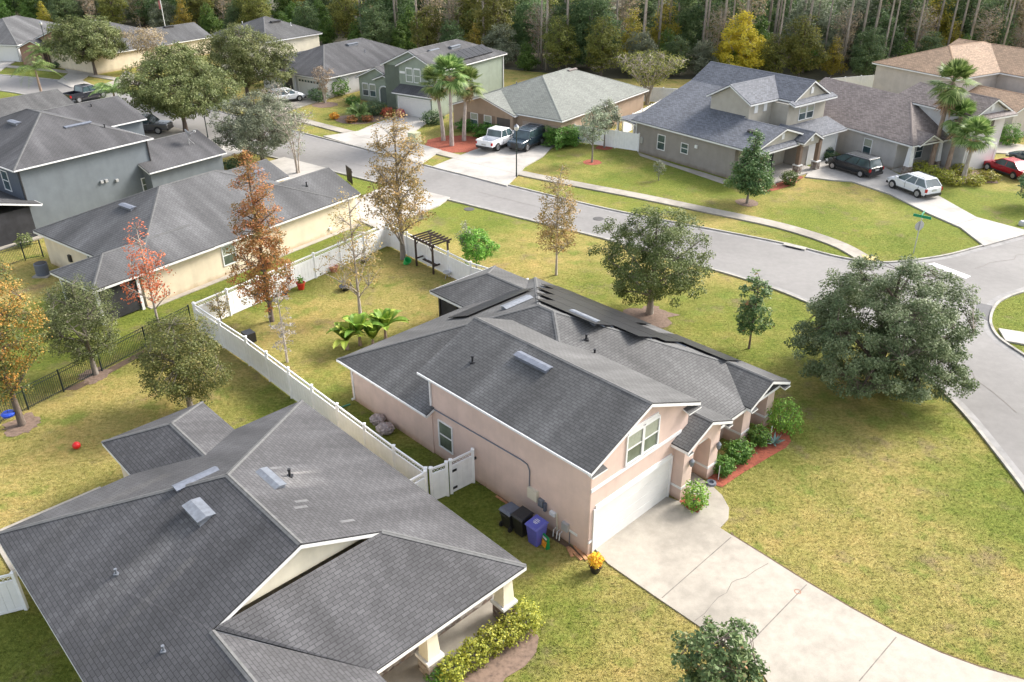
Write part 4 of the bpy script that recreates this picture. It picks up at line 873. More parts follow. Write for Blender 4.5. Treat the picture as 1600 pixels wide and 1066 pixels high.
h.gable('a', -53.5, -50.0, 68.7, 71.9, 2.93, 3.72, wall=False)
h.wall([(-66.5, 68.4), (-52.2, 68.4), (-52.2, 74), (-66.5, 74)], 0, 2.95); h.wall([(-56.5, 73.35), (-48.6, 73.35), (-48.6, 78.1), (-56.5, 78.1)], 0, 5.35, 1)
h.walls.append(('g', 'a', -56.5, -48.58, 73.4, 78.0, 75.7, 5.3, 6.55, 5.0, 1))
h.walls.append(('g', 'a', -50.6, -50.35, 69.1, 71.5, 70.3, 2.95, 3.5, 2.85, 1))
h.build_roof('shBr', capmat='captaupe', fascia='white'); h.build_walls(['grey', 'greylt'])
h.window('-b', 68.4, -56.0, -55.1, .8, 2.2, 1, 'glass', blind=True); h.garage_door('+a', -48.6, 73.8, 77.7, 2.2); h.window('+a', -48.6, 74.9, 75.9, 3.6, 4.8, 1, 'glass')
h.panel('gable_vent', '+a', -48.58, 75.5, 75.9, 5.6, 6.1, -.03, .05, 'white'); h.window('+a', -52.2, 71.2, 72.1, .8, 2.1, 1, 'glass')
mb = MB(); mb.prism([tuple((P8.w(x, y)-h.o)[:2]) for x, y in ((-52.2, 68.3), (-50.3, 68.3), (-50.3, 73.3), (-52.2, 73.3))], 0, .14); mb.build('porch_floor', M['concretelt'], h.root)
for (a, b) in ((-50.7, 68.5), (-50.7, 72.4)):
    q = MB(); pt = [P8.w(a+x, b+y, z)-h.o for z, r in ((.8, .28), (2.86, .17)) for x, y in ((-r, -r), (r, -r), (r, r), (-r, r))]; q.hull(pt, [(0, 3, 2, 1), (4, 5, 6, 7), (0, 1, 5, 4), (1, 2, 6, 5), (2, 3, 7, 6), (3, 0, 4, 7)]); q.build('column', M['white'], h.root)
    q = MB(); q.prism([tuple((P8.w(a+x, b+y)-h.o)[:2]) for x, y in ((-.32, -.32), (.32, -.32), (.32, .32), (-.32, .32))], 0, .8); q.build('column_base', M['stone'], h.root)
h.pipe(-56.5, 72.0, 4.55, .3)
h.panel('shutter', '+a', -48.6, 74.3, 74.7, 3.55, 4.85, -.02, .05, 'shutter'); h.panel('shutter', '+a', -48.6, 76.1, 76.5, 3.55, 4.85, -.02, .05, 'shutter')

# ---- tan roofed two-storey, far right
P9 = Fr(-61)
def L9(x, y, z): return P9.loc(G(x, y, z))
h = House('tan_roof_house', 'two-storey beige house with orange-tan shingle roof in front of the woods, right edge', P9, (-62, 96))
c0 = L9(1362.8, 97.2, 5.4)
h.gable('b', c0[1], c0[1]+17.5, c0[0], c0[0]+11.5, 5.4, 7.6, h0=5.6, h1=5.6)
h.gable('a', c0[0]+2, c0[0]+17.5, c0[1]+7.4, c0[1]+17.6, 5.38, 7.4, h1=0)
h.gable('a', c0[0]+6, c0[0]+18.2, c0[1]+.9, c0[1]+8.2, 2.9, 4.2)
h.gable('a', c0[0]+8, c0[0]+20.8, c0[1]+7.6, c0[1]+14.8, 2.9, 4.6, k=0)
h.build_roof('shOr', capmat='caporange'); h.build_walls('tan')
h.garage_door('+a', c0[0]+20.52, c0[1]+8.8, c0[1]+13.6, 2.2); h.vent(c0[0]+4.5, c0[1]+6.5, 7.0, 'b', 1.7, .4, .13, 'captaupe')
h.window('+a', c0[0]+17.22, c0[1]+11.6, c0[1]+12.8, 3.4 if 0 else 3.9, 5.0, 1, 'glassg')

# ---- far left row across the street
P10 = Fr(-36)
c = P10.loc(G(506, 123, 2.7))
h = House('charcoal_roof_white_wall_house', 'single-storey white house with charcoal hip roof and white garage door, left of the green house', P10, c)
h.gable('b', c[1], c[1]+20, c[0]-13, c[0], 2.7, 5.4, h0=6.4, h1=6.4); h.gable('b', c[1]+2, c[1]+12, c[0]-14.5, c[0]-5, 2.68, 4.4)
h.gable('a', c[0]-9.6, c[0]-5.2, c[1]+.6, c[1]+6, 2.72, 3.4, wall=False) if 0 else None
h.build_roof('shD'); h.build_walls('greylt')
h.garage_door('-b', c[1]+.4, c[0]-5.4, c[0]-.9, 2.15, lites=True); h.panel('entry_recess_shade', '-b', c[1]+.4, c[0]-8.0, c[0]-6.1, 0, 2.2, -.02, .02, 'shutter'); h.panel('entry_column', '-b', c[1]+.4, c[0]-6.3, c[0]-5.95, 0, 2.5, -.02, .25, 'white')  # entry opening is a flat panel, its shade painted as dark colour
h.vent(c[0]-5.4, c[1]+10.6, 5.0, 'b', 1.8, .5, .13, 'steellt'); h.pipe(c[0]-3.4, c[1]+11, 4.1, .35, mat='steellt'); h.pipe(c[0]-8.6, c[1]+4.0, 4.3, .35, mat='steellt')
P11 = Fr(-37.5)
c = P11.loc(G(416, 65.3, 5.3))
h = House('cream_two_storey_house', 'tall pale cream two-storey house with grey hip roof, top left before the woods', P11, c)
h.gable('b', c[1]-.1, c[1]+10.2, c[0]-12.5, c[0], 5.3, 7.6, h0=4.9, h1=4.9); h.build_roof('shA'); h.build_walls('creamlt'); h.vent(c[0]-4.4, c[1]+5.4, 7.0, 'b', 1.6, .4, .13, 'dark')
h.pipe(c[0]-3.0, c[1]+7, 6.4, .4, mat='white'); h.pipe(c[0]-9, c[1]+3, 6.5, .4, mat='white')
P12 = Fr(-10)
c = P12.loc(G(27, 70, 2.7))
h = House('white_garage_house', 'white house with grey hip roof and double garage door, top left corner', P12, c)
h.gable('b', c[1], c[1]+17, c[0]-14, c[0], 2.7, 5.6, h0=6.8, h1=6.8); h.build_roof('shC'); h.build_walls('greylt'); h.garage_door('-b', c[1]+.4, c[0]-6.2, c[0]-.8, 2.2)
g = G(84, 103); c = P12.loc(g)
h = House('brick_entry_house', 'brick-fronted house with arched entry, mostly behind the round street tree, top left', P12, c)
h.gable('b', c[1]+.5, c[1]+17, c[0]-5.5, c[0]+8.5, 2.7, 5.5, h1=6.5); h.gable('b', c[1]-1.2, c[1]+6, c[0]-4.8, c[0]+.6, 2.72, 3.9, k=1); h.build_roof('shD'); h.build_walls(['brick', 'brick'])
h.garage_door('-b', c[1]+.78, c[0]+2.6, c[0]+7.6, 2.1); h.panel('entry_recess_shade', '-b', c[1]-.9, c[0]-.9, c[0]+.1, 0, 2.1, -.02, .02, 'dark')  # dark sheet on the wall stands for the shaded entry
P13 = Fr(-34)
g = G(263.6, 67.5, 2.7); c = P13.loc(g)
h = House('brick_gable_house', 'house with brick gable, white window and grey hip roof, behind the crape myrtle, top left', P13, c)
h.gable('a', c[0]-15, c[0]+.3, c[1]-13.5, c[1]+.2, 2.7, 5.4, h0=6.2, h1=6.2); h.gable('b', c[1]-4, c[1]+8.2, c[0]-8, c[0]+.3, 2.71, 4.6, h1=0); h.gable('b', c[1]-12.8, c[1]-4, c[0]-7.0, c[0]-.4+.1, 2.72, 3.9, k=1)
h.build_roof('shC'); h.build_walls(['cream', 'brick']); h.vent(c[0]-3.5, c[1]+3, 4.5, 'b', 1.6, .4, .13, 'dark')
h.window('+a', c[0]-.7, c[1]-11.8, c[1]-10.8, .8, 2.1, 1)

# ------------------------------------------------------------------ fences
def vinyl_fence(name, label, pts, H=1.80, bay=2.42, lattice=True, group=None, skip_last=False):
    P = [Vector((p[0], p[1], 0)) for p in pts]; o = P[0].copy(); root = thing(name, label, 'fence', o, group=group)
    posts = []
    for i in range(len(P)-1):
        d = P[i+1]-P[i]; n = max(1, round(d.length/bay)); posts += [(P[i]+d*(k/n)) for k in range(n)]
    posts.append(P[-1])
    pb = MB(); pb.box(-.065, .065, -.065, .065, 0, H+.06); pb.box(-.085, .085, -.085, .085, H+.06, H+.09); pb.hull([(-.085, -.085, H+.09), (.085, -.085, H+.09), (.085, .085, H+.09), (-.085, .085, H+.09), (0, 0, H+.16)], [(0, 1, 4), (1, 2, 4), (2, 3, 4), (3, 0, 4)])
    first = None
    for p in posts:
        if first is None: first = pb.build('post', M['vinyl'], root); q = first
        else: q = first.copy(); C.objects.link(q); q.parent = root
        q.location = p-o
    for a, b in zip(posts[:-1], posts[1:]):
        d = b-a; L = d.length; ang = math.atan2(d.y, d.x); T = Matrix.Translation(a-o) @ Matrix.Rotation(ang, 4, 'Z')
        mb = MB(); top = H-.36 if lattice else H-.06
        x = .065; k = max(1, round((L-.13)/.28)); wdt = (L-.13)/k
        for i in range(k): mb.box(x+i*wdt+.004, x+(i+1)*wdt-.004, -.018, .018, .08, top, T)
        mb.box(.06, L-.06, -.03, .03, .05, .16, T); mb.box(.06, L-.06, -.032, .032, top, top+.09, T); mb.box(.06, L-.06, -.032, .032, H-.06, H+.03, T) if lattice else None
        pn = mb.build('panel', M['vinyl'], root)
        if lattice:
            lt = MB(); z0, z1 = top+.09, H-.06; hh = z1-z0; n = int((L-.13)/(hh*.8))
            for i in range(-1, n+1):
                for s in (1, -1):
                    xa = .065+i*hh*.8; xb = xa+hh
                    if s < 0: xa, xb = xb, xa
                    lo, hi = .065, L-.065
                    if max(xa, xb) > hi+hh*.4 or min(xa, xb) < lo-hh*.4: continue
                    y = .006*s; w_ = .013
                    lt.hull([T @ Vector(v) for v in ((min(max(xa-w_, lo), hi), y, z0), (min(max(xa+w_, lo), hi), y, z0), (min(max(xb+w_, lo), hi), y, z1), (min(max(xb-w_, lo), hi), y, z1))], [(0, 1, 2, 3)])
            lt.build('lattice', M['vinyl'], pn)
    return root
TZ = 1.80
def top(*pts): return [G(x, y, TZ) for x, y in pts]
cA, cB, cC = top((302, 475))[0], top((603, 350))[0], None
vinyl_fence('vinyl_fence', 'white vinyl privacy fence with lattice top between the cream house and the back yard', [cA, cB])
vinyl_fence('vinyl_fence', 'white vinyl fence along the street side of the back yard, behind the pergola swing', [cB+Vector((.14, -.05, 0)), G(735, 411, TZ), G(824, 438, TZ), Vector((*P1.w(-32.9, 33.9)[:2], 0))])
vinyl_fence('vinyl_fence', 'long white vinyl fence between the pink house and the slate-roofed house', [cA+Vector((.1, -.14, 0)), G(383, 528, TZ), G(660, 757-33, TZ) if 0 else P1.w(-25.9, 17.45)+Vector((0, 0, 0)), P1.w(-23.6, 17.45)])
# cross fence with gate beside the pink house
xa, xb, xc, xd = P1.w(-23.45, 15.3), P1.w(-23.45, 17.45), P1.w(-23.30, 18.45), P1.w(-23.2, 19.92)
vinyl_fence('vinyl_fence', 'short white fence run joining the slate-roofed house to the side gate', [xa+Vector((0, 0, 0)), xb-Vector((.1, .1, 0))], bay=2.2)
vinyl_fence('side_fence_panel', 'narrow white lattice-topped panel between corner post and side gate', [xb+Vector((.12, .12, 0)), xc-Vector((.05, .05, 0))], bay=2.0)
gt_ = vinyl_fence('side_gate', 'white vinyl side gate with black hinges against the pink wall', [xc+Vector((.12, .1, 0)), xd-Vector((.06, .06, 0))], bay=2.0)
gt_['category'] = 'gate'
hg = MB(); dv_ = (xd-xc).normalized(); nv = Vector((dv_.y, -dv_.x, 0))
for z in (.3, 1.25):
    p = dv_*.05+nv*.06; hg.box(-.02, .22, -.02, .02, z-.05, z+.05, Matrix.Translation(p) @ Matrix.Rotation(math.atan2(dv_.y, dv_.x), 4, 'Z'))
hg.build('hinge', M['black'], gt_)
hg = MB(); p = dv_*1.32+nv*.06; hg.box(-.05, .05, -.03, .03, 1.3, 1.42, Matrix.Translation(p) @ Matrix.Rotation(math.atan2(dv_.y, dv_.x), 4, 'Z')); hg.build('latch', M['black'], gt_)
vinyl_fence('vinyl_fence', 'white vinyl fence corner at the left edge by the slate-roofed house', [G(-45, 980), G(-14, 966), G(42, 952)], bay=1.6)
vinyl_fence('vinyl_fence', 'white fence between the tan-brown house and the blue-grey roofed house', [G(897, 222), G(925, 226), G(997, 237)], lattice=False)
vinyl_fence('vinyl_fence', 'white fence running back between two houses to the woods, beside the crape myrtle', [G(972, 212), G(1055, 168), G(1085, 150)], lattice=False)
vinyl_fence('vinyl_fence', 'white rear fence behind the crape myrtle at the edge of the woods', [G(985, 158), G(1060, 162)], lattice=False)
vinyl_fence('vinyl_fence', 'white rear fence between brown-roofed and tan-roofed houses', [G(1292, 145), G(1366, 139)], lattice=False)
def iron_fence(label, pts, H=1.35, bay=2.3, group=None):
    P = [Vector((p[0], p[1], 0)) for p in pts]; o = P[0].copy(); root = thing('iron_fence', label, 'fence', o, group=group); posts = []
    for i in range(len(P)-1):
        d = P[i+1]-P[i]; n = max(1, round(d.length/bay)); posts += [(P[i]+d*(k/n)) for k in range(n)]
    posts.append(P[-1]); pb = MB(); pb.box(-.035, .035, -.035, .035, 0, H+.05); first = None
    for p in posts:
        if first is None: first = pb.build('post', M['iron'], root); q = first
        else: q = first.copy(); C.objects.link(q); q.parent = root
        q.location = p-o
    for a, b in zip(posts[:-1], posts[1:]):
        d = b-a; L = d.length; T = Matrix.Translation(a-o) @ Matrix.Rotation(math.atan2(d.y, d.x), 4, 'Z'); mb = MB()
        for z in (.12, H-.22, H-.03): mb.box(.03, L-.03, -.014, .014, z, z+.03, T)
        for i in range(1, int(L/.11)): mb.box(i*.11-.008, i*.11+.008, -.008, .008, .05, H, T)
        mb.build('picket_panel', M['iron'], root)
iron_fence('black metal picket fence across the left back yards to the white fence corner', [G(-60, 682), G(0, 662), G(45, 640), G(100, 612), G(160, 580), G(230, 543), G(300, 508)])
iron_fence('short black picket fence beside the air conditioner of the cream house', [G(-10, 425), G(40, 407), G(68, 402)])

# ------------------------------------------------------------------ vehicles
def loft(mb, secs, mi=0):
    """secs: list of (x, [(y,z)...]) half profiles from bottom centre outwards to top centre; mirrored"""
    rings = []
    for x, pr in secs:
        full = [(y, z) for y, z in pr]+[(-y, z) for y, z in pr[::-1]]
        i0 = len(mb.v); mb.v += [(x, y, z) for y, z in full]; rings.append((i0, len(full)))
    for (i, n), (j, _) in zip(rings[:-1], rings[1:]):
        for k in range(n): mb.f.append((i+k, i+(k+1) % n, j+(k+1) % n, j+k)); mb.mi.append(mi)
    i, n = rings[0]; mb.f.append(tuple(i+k for k in range(n))[::-1]); mb.mi.append(mi)
    i, n = rings[-1]; mb.f.append(tuple(i+k for k in range(n))); mb.mi.append(mi)
def car(name, label, loc, ang, paint, L=4.6, W=1.85, Ht=1.65, kind='suv', cat='car', wr=.35, roofmat=None):
    """front of the car at +x"""
    t = thing(name, label, cat, loc, ang)
    x0, x1 = -L/2, L/2; hw = W/2; belt = Ht*.64; hood = Ht*.60; gb = .26
    if kind == 'sedan': belt = .92; hood = .86
    if kind == 'hum': hood = 1.12; belt = 1.18; gb = .34
    if kind == 'pickup': hood = 1.12; belt = 1.18; gb = .36
    if kind == 'van': belt = 1.08; hood = 1.0
    def pr(w, zt, crown=.04, zb=gb): return [(0, zb), (w*.82, zb), (w*.96, zb+.12), (w, (zb+zt)/2), (w*.985, zt-.10), (w*.90, zt), (0, zt+crown)]
    boxy = kind in ('hum', 'pickup')
    f = .97 if boxy else .86
    hx = {'suv': .28, 'sedan': .24, 'hum': .24, 'pickup': .22, 'van': .33}[kind]*L           # base of windscreen from the middle
    S_ = [(x0, pr(hw*(.97 if boxy else .88), belt-.10, .01, gb+.16)), (x0+.12, pr(hw*.975, belt-.02, .02)), (x0+.6, pr(hw, belt)), (0, pr(hw, belt)), (hx, pr(hw, belt-.01)), (x1-.75, pr(hw*.985, hood-.03)), (x1-.25, pr(hw*f, hood-(.04 if boxy else .14), .03)), (x1, pr(hw*f*.93, hood-(.10 if boxy else .30), .01, gb+.14))]
    b = MB(); 
    if kind == 'pickup':
        bed0, bed1 = x0+.1, x0+1.75
        loft(b, [(x0, pr(hw*.95, .74, .0, .5)), (bed1+.05, pr(hw, .78, .0))]); 
        b.box(x0+.02, bed1, hw-.10, hw-.005, .70, 1.20); b.box(x0+.02, bed1, -hw+.005, -hw+.10, .70, 1.20); b.box(x0-.01, x0+.08, -hw+.02, hw-.02, .62, 1.20); b.box(bed1, bed1+.1, -hw+.01, hw-.01, .70, 1.22)
        loft(b, [(bed1+.04, pr(hw, belt)), (0.3, pr(hw, belt)), (hx, pr(hw, belt-.02)), (x1-.5, pr(hw*.985, hood-.03)), (x1-.1, pr(hw*.95, hood-.06, .02)), (x1, pr(hw*.90, hood-.22, .01, gb+.1))])
    else: loft(b, S_)
    body = b.build('body', M[paint], t, smooth=False)
    bv = body.modifiers.new('bev', 'BEVEL'); bv.width = .035 if boxy else .075; bv.segments = 3; bv.limit_method = 'ANGLE'; bv.angle_limit = math.radians(24)
    # greenhouse
    if kind == 'pickup': c0, c1, c2, c3 = bed1+.12, bed1+.30, hx-.62, hx+.10
    elif kind == 'sedan': c0, c1, c2, c3 = x0+.55, x0+1.35, hx-.75, hx+.12
    elif kind == 'hum': c0, c1, c2, c3 = x0+.10, x0+.22, hx-.35, hx+.06
    elif kind == 'van': c0, c1, c2, c3 = x0+.10, x0+.45, hx-1.05, hx+.18
    else: c0, c1, c2, c3 = x0+.10, x0+.62, hx-.95, hx+.12
    tw = hw*(.86 if boxy else (.72 if kind != 'van' else .78)); zr = Ht
    g = MB(); g.hull([(c0, -hw*.93, belt-.03), (c3, -hw*.93, belt-.03), (c3, hw*.93, belt-.03), (c0, hw*.93, belt-.03), (c1, -tw, zr-.06), (c2, -tw, zr-.06), (c2, tw, zr-.06), (c1, tw, zr-.06)], [(0, 3, 2, 1), (4, 5, 6, 7), (0, 1, 5, 4), (1, 2, 6, 5), (2, 3, 7, 6), (3, 0, 4, 7)])
    gh = g.build('windows', M['glass'], t)
    r = MB(); pts = lambda z, e: [(c1-e, -tw-e*.5, z), (c2+e, -tw-e*.5, z), (c2+e, tw+e*.5, z), (c1-e, tw+e*.5, z)]
    r.hull(pts(zr-.075, .05)+pts(zr-.01, .0)+[(c1+.25, -tw*.8, zr+.025), (c2-.2, -tw*.8, zr+.025), (c2-.2, tw*.8, zr+.025), (c1+.25, tw*.8, zr+.025)], [(0, 3, 2, 1), (0, 1, 5, 4), (1, 2, 6, 5), (2, 3, 7, 6), (3, 0, 4, 7), (4, 5, 9, 8), (5, 6, 10, 9), (6, 7, 11, 10), (7, 4, 8, 11), (8, 9, 10, 11)])
    ro = r.build('roof', M[roofmat or paint], t); b2 = ro.modifiers.new('bev', 'BEVEL'); b2.width = .03; b2.segments = 2
    for sy in (1, -1):
        for (xa, xb) in ((c0, c1), (c3, c2)): pl = MB(); pl.tube([(xa, sy*hw*.935, belt-.02), (xb, sy*tw*1.005, zr-.06)], .045, 5); pl.build('pillar', M[paint], t)
        for fx in ((.36, .66) if kind not in ('pickup', 'sedan') else (.5,)):
            xb_ = c0+(c3-c0)*fx; xt = c1+(c2-c1)*fx; pl = MB(); pl.tube([(xb_, sy*hw*.935, belt-.02), (xt, sy*tw*1.005, zr-.06)], .035, 5); pl.build('pillar', M[paint], t)
    if kind in ('suv', 'hum', 'van'):
        rr = MB()
        for sy in (1, -1): rr.tube([(c1+.1, sy*tw*.88, zr+.03), (c1+.2, sy*tw*.88, zr+.075), (c2-.3, sy*tw*.88, zr+.075), (c2-.2, sy*tw*.88, zr+.03)], .02, 5)
        if kind == 'hum':
            for x in np.linspace(c1+.2, c2-.3, 4): rr.tube([(x, -tw*.88, zr+.075), (x, tw*.88, zr+.075)], .02, 5)
        rr.build('roof_rail', M['steellt' if kind == 'hum' else 'dark'], ro)
    wb = L*.31
    for sx in (1, -1):
        for sy in (1, -1):
            ac = MB(); cx_ = sx*wb; n = 14; rr_ = wr*1.16
            y = sy*(hw+.004)
            p = [(cx_+rr_*math.cos(math.pi*k/n), y, wr+rr_*math.sin(math.pi*k/n)) for k in range(n+1)]+[(cx_-rr_, y, gb+.02), (cx_+rr_, y, gb+.02)]
            ac.hull(p+[(q[0], y-sy*.25, q[2]) for q in p], [tuple(range(len(p))), tuple(range(len(p), 2*len(p)))[::-1]]); ac.build('wheel_arch_shade', M['rubber'], t)  # black plate: shade of the wheel well painted onto the body side
            w_ = MB(); w_.lathe([(wr*.78, -.12), (wr, -.10), (wr, .09), (wr*.80, .11)], 18); o = w_.build('wheel', M['rubber'], t); o.location = (cx_, sy*(hw-.05), wr); o.rotation_euler = (-math.pi/2*sy, 0, 0)
            w_ = MB(); w_.lathe([(wr*.66, .10), (wr*.62, .125), (wr*.2, .118), (.02, .13)], 14); w_.build('rim', M['rim'], o)
    for sy in (1, -1):
        e = MB(); zt = belt-.12; e.box(x0-.015 if boxy else x0+.0, x0+.16, sy*hw*.93-.10, sy*hw*.93+.055, zt-.28, zt); e.build('tail_light', M['taillight'], t)
        e = MB(); zt = hood-(.10 if boxy else .26); e.box(x1-.30, x1-.02, sy*hw*.72-.17, sy*hw*.72+.16, zt-.16, zt); e.build('headlight', M['headlight'], t)
        e = MB(); e.box(hx-.42, hx-.22, sy*(hw+.02), sy*(hw+.20), belt+.0, belt+.16); e.build('mirror', M[paint], t)
    e = MB(); e.box(x0-.06, x0+.18, -hw*.93, hw*.93, gb+.02, gb+.26); e.build('bumper', M['dark'], t); e = MB(); e.box(x1-.16, x1+.04, -hw*.84, hw*.84, gb+.02, gb+.2); e.build('bumper', M['dark'], t)
    e = MB(); e.box(-wb+wr*1.2, wb-wr*1.2, -hw-.012, hw+.012, gb-.03, gb+.12); e.build('sill', M['dark'], t)
    e = MB(); e.box(x0-.03, x0-.005, -.26, .26, .72, .88); e.build('number_plate', M['signback'], t)
    for sy in (1, -1):
        for fx in ((.02, -.30) if kind != 'pickup' else (.10, -.12)):
            e = MB(); e.box(L*fx-.012, L*fx+.012, sy*(hw-.02), sy*(hw+.003), gb+.2, belt-.08); e.build('door_seam', M['rubber'], t)
            e = MB(); e.box(L*fx+.10, L*fx+.28, sy*(hw-.01), sy*(hw+.025), belt-.22, belt-.18); e.build('door_handle', M[paint], t)
    e = MB(); e.box(x1-.05, x1+.02, -hw*.45, hw*.45, gb+.24, hood-.22); e.build('grille', M['dark'], t)
    return t
def heading(p, q): d = q-p; return math.atan2(d.y, d.x)
def vehicle(name, label, rear_px, front_px, paint, z=.11, **k):
    a, b = G(*rear_px), G(*front_px); c = (a+b)/2; c.z = z; return car(name, label, c, heading(a, b), paint, **k)
vehicle('pickup_truck', 'white crew-cab pickup truck with open bed on the tan-brown house driveway', (753, 241), (806, 219), 'carwhite', L=5.7, W=2.0, Ht=1.92, kind='pickup', cat='pickup', wr=.40)
vehicle('boxy_off_roader', 'boxy dark blue off-roader with silver roof rails parked beside the white pickup', (843, 222), (801, 241), 'carnavy', L=4.75, W=2.0, Ht=1.92, kind='hum', cat='car', wr=.42)
vehicle('minivan', 'shiny black minivan parked near the stone-based porch on the right', (1362, 279), (1302, 261), 'carblack', L=5.1, W=1.98, Ht=1.75, kind='van', cat='minivan', wr=.34)
vehicle('suv', 'white sport utility car behind the black minivan on the pale driveway', (1452, 312), (1397, 291), 'carwhite', L=4.6, W=1.86, Ht=1.68, kind='suv', wr=.36)
vehicle('sedan', 'dark red sedan partly out of frame at the right edge', (1602, 282), (1545, 262), 'carred', L=4.8, W=1.85, Ht=1.45, kind='sedan', z=.02, wr=.33)
vehicle('sedan', 'dark blue car behind the red sedan at the right edge', (1640, 264), (1588, 250), 'carnavy', L=4.8, W=1.85, Ht=1.45, kind='sedan', z=.02, wr=.33)
vehicle('suv', 'white car on the driveway of the charcoal-roofed house, behind the grey oaks', (428, 162), (468, 157), 'carwhite', L=4.6, W=1.85, Ht=1.6, kind='suv', wr=.35)
vehicle('pickup_truck', 'black pickup truck parked at the street beyond the grey two-storey house', (118, 161), (155, 153), 'carblk2', L=5.6, W=1.95, Ht=1.85, kind='pickup', cat='pickup', wr=.38)
vehicle('pickup_truck', 'dark grey pickup truck, front half showing beside the grey two-storey house', (205, 208), (254, 208), 'cargrey', L=5.6, W=1.98, Ht=1.85, kind='pickup', cat='pickup', wr=.40)

# ------------------------------------------------------------------ street and garden furniture
def lamp(px, top_px, label, g=None):
    p = G(*px); H = top_px; t = thing('street_lamp', label, 'street lamp', p, group=g)
    m_ = MB(); m_.tube([(0, 0, 0), (0, 0, .5), (0, 0, H-.55)], [.09, .06, .05], 8); m_.build('pole', M['iron'], t)
    m_ = MB(); m_.lathe([(.07, H-.55), (.19, H-.45), (.24, H-.25), (.20, H-.12)], 10); m_.build('globe', M['lamp_glass'], t)
    m_ = MB(); m_.lathe([(.25, H-.14), (.14, H-.04), (.03, H+.06)], 10); m_.build('lamp_cap', M['steellt'], t)
lamp((807, 277), HT(807, 277, 195), 'black post street lamp with round globe by the driveway with two trucks')
lamp((81, 105), 6.6, 'grey post street lamp by the brick entry house, far top left')
lamp((325, 215), 4.8, 'thin dark street lamp post between the two grey oaks')
t = thing('stop_sign', 'stop sign seen from behind under green street name signs, on the corner lawn', 'road sign', G(1427, 396))
m_ = MB(); m_.tube([(0, 0, 0), (0, 0, 2.75)], .035, 6); m_.build('post', M['signback'], t)
m_ = MB(); c = [(.38*math.cos(math.pi/8+k*math.pi/4), .38*math.sin(math.pi/8+k*math.pi/4)) for k in range(8)]
m_.hull([(x, .05, 2.15+y) for x, y in c]+[(x, .065, 2.15+y) for x, y in c], [tuple(range(8)), tuple(range(8, 16))[::-1]]); o = m_.build('sign_plate', M['signback'], t); o.rotation_euler = (0, 0, .2)
m_ = MB(); m_.box(-.62, .62, -.02, .02, 2.78, 2.98); o = m_.build('street_name_blade', M['signgreen'], t); o.rotation_euler = (0, 0, math.radians(-40))
m_ = MB(); m_.box(-.55, .55, -.02, .02, 3.0, 3.20); o = m_.build('street_name_blade', M['signgreen'], t); o.rotation_euler = (0, 0, math.radians(55))
def manhole(px, label, r=.42, z=.018, g=None):
    m_ = MB(); m_.lathe([(r, -.01), (r, .0), (r*.9, .008), (.02, .008)], 24); o = m_.build('manhole_cover', M['dark'] if z < .03 else M['concrete']); o.location = G(*px); o.location.z = z
    tag(o, label, 'manhole', g)
M['mh'] = plain('cast_iron', (.075, .07, .068), .7)
for px, lb, zz in (((935, 342), 'round dark manhole cover in the middle of the street', .018), ((733, 327), 'round manhole cover in the lawn inside the street bend', .02)):
    m_ = MB(); m_.lathe([(.45, -.02), (.45, .0), (.42, .01), (.02, .01)], 24); o = m_.build('manhole_cover', M['mh']); o.location = G(*px); o.location.z = zz; tag(o, lb, 'manhole')
t = thing('storm_drain', 'storm drain opening with rusty grate in the far kerb', 'drain', G(1240, 388, 0), math.radians(-38))
m_ = MB(); m_.box(-.85, .85, -.02, .5, -.02, .115); m_.build('drain_top', M['kerb'], t)
m_ = MB(); m_.box(-.6, .6, -.10, -.021, .01, .10); m_.build('drain_mouth', M['rubber'], t)
t = thing('utility_box', 'pale yellow-green transformer box on the lawn by the fan palms', 'utility box', G(648, 222))
m_ = MB(); m_.box(-.55, .55, -.5, .5, 0, 1.05, Matrix.Rotation(math.radians(-33), 4, 'Z'), taper=.03); m_.build('cabinet', M['box'], t); m_ = MB(); m_.box(-.65, .65, -.6, .6, 0, .08, Matrix.Rotation(math.radians(-33), 4, 'Z')); m_.build('plinth', M['concrete'], t)
def ac(px, label, mat='bin_grey'):
    t = thing('air_conditioner', label, 'air conditioner', G(*px))
    m_ = MB(); m_.lathe([(.42, .08), (.44, .1), (.44, .88), (.42, .92)], 20); m_.build('housing', M[mat], t)
    m_ = MB(); m_.lathe([(.38, .92), (.36, .96), (.12, .99), (.02, .99)], 20); m_.build('fan_guard', M['dark'], t); m_ = MB(); m_.box(-.55, .55, -.55, .55, 0, .08); m_.build('pad', M['concrete'], t)
ac((68, 430), 'dark round air conditioner at the back corner of the cream house')
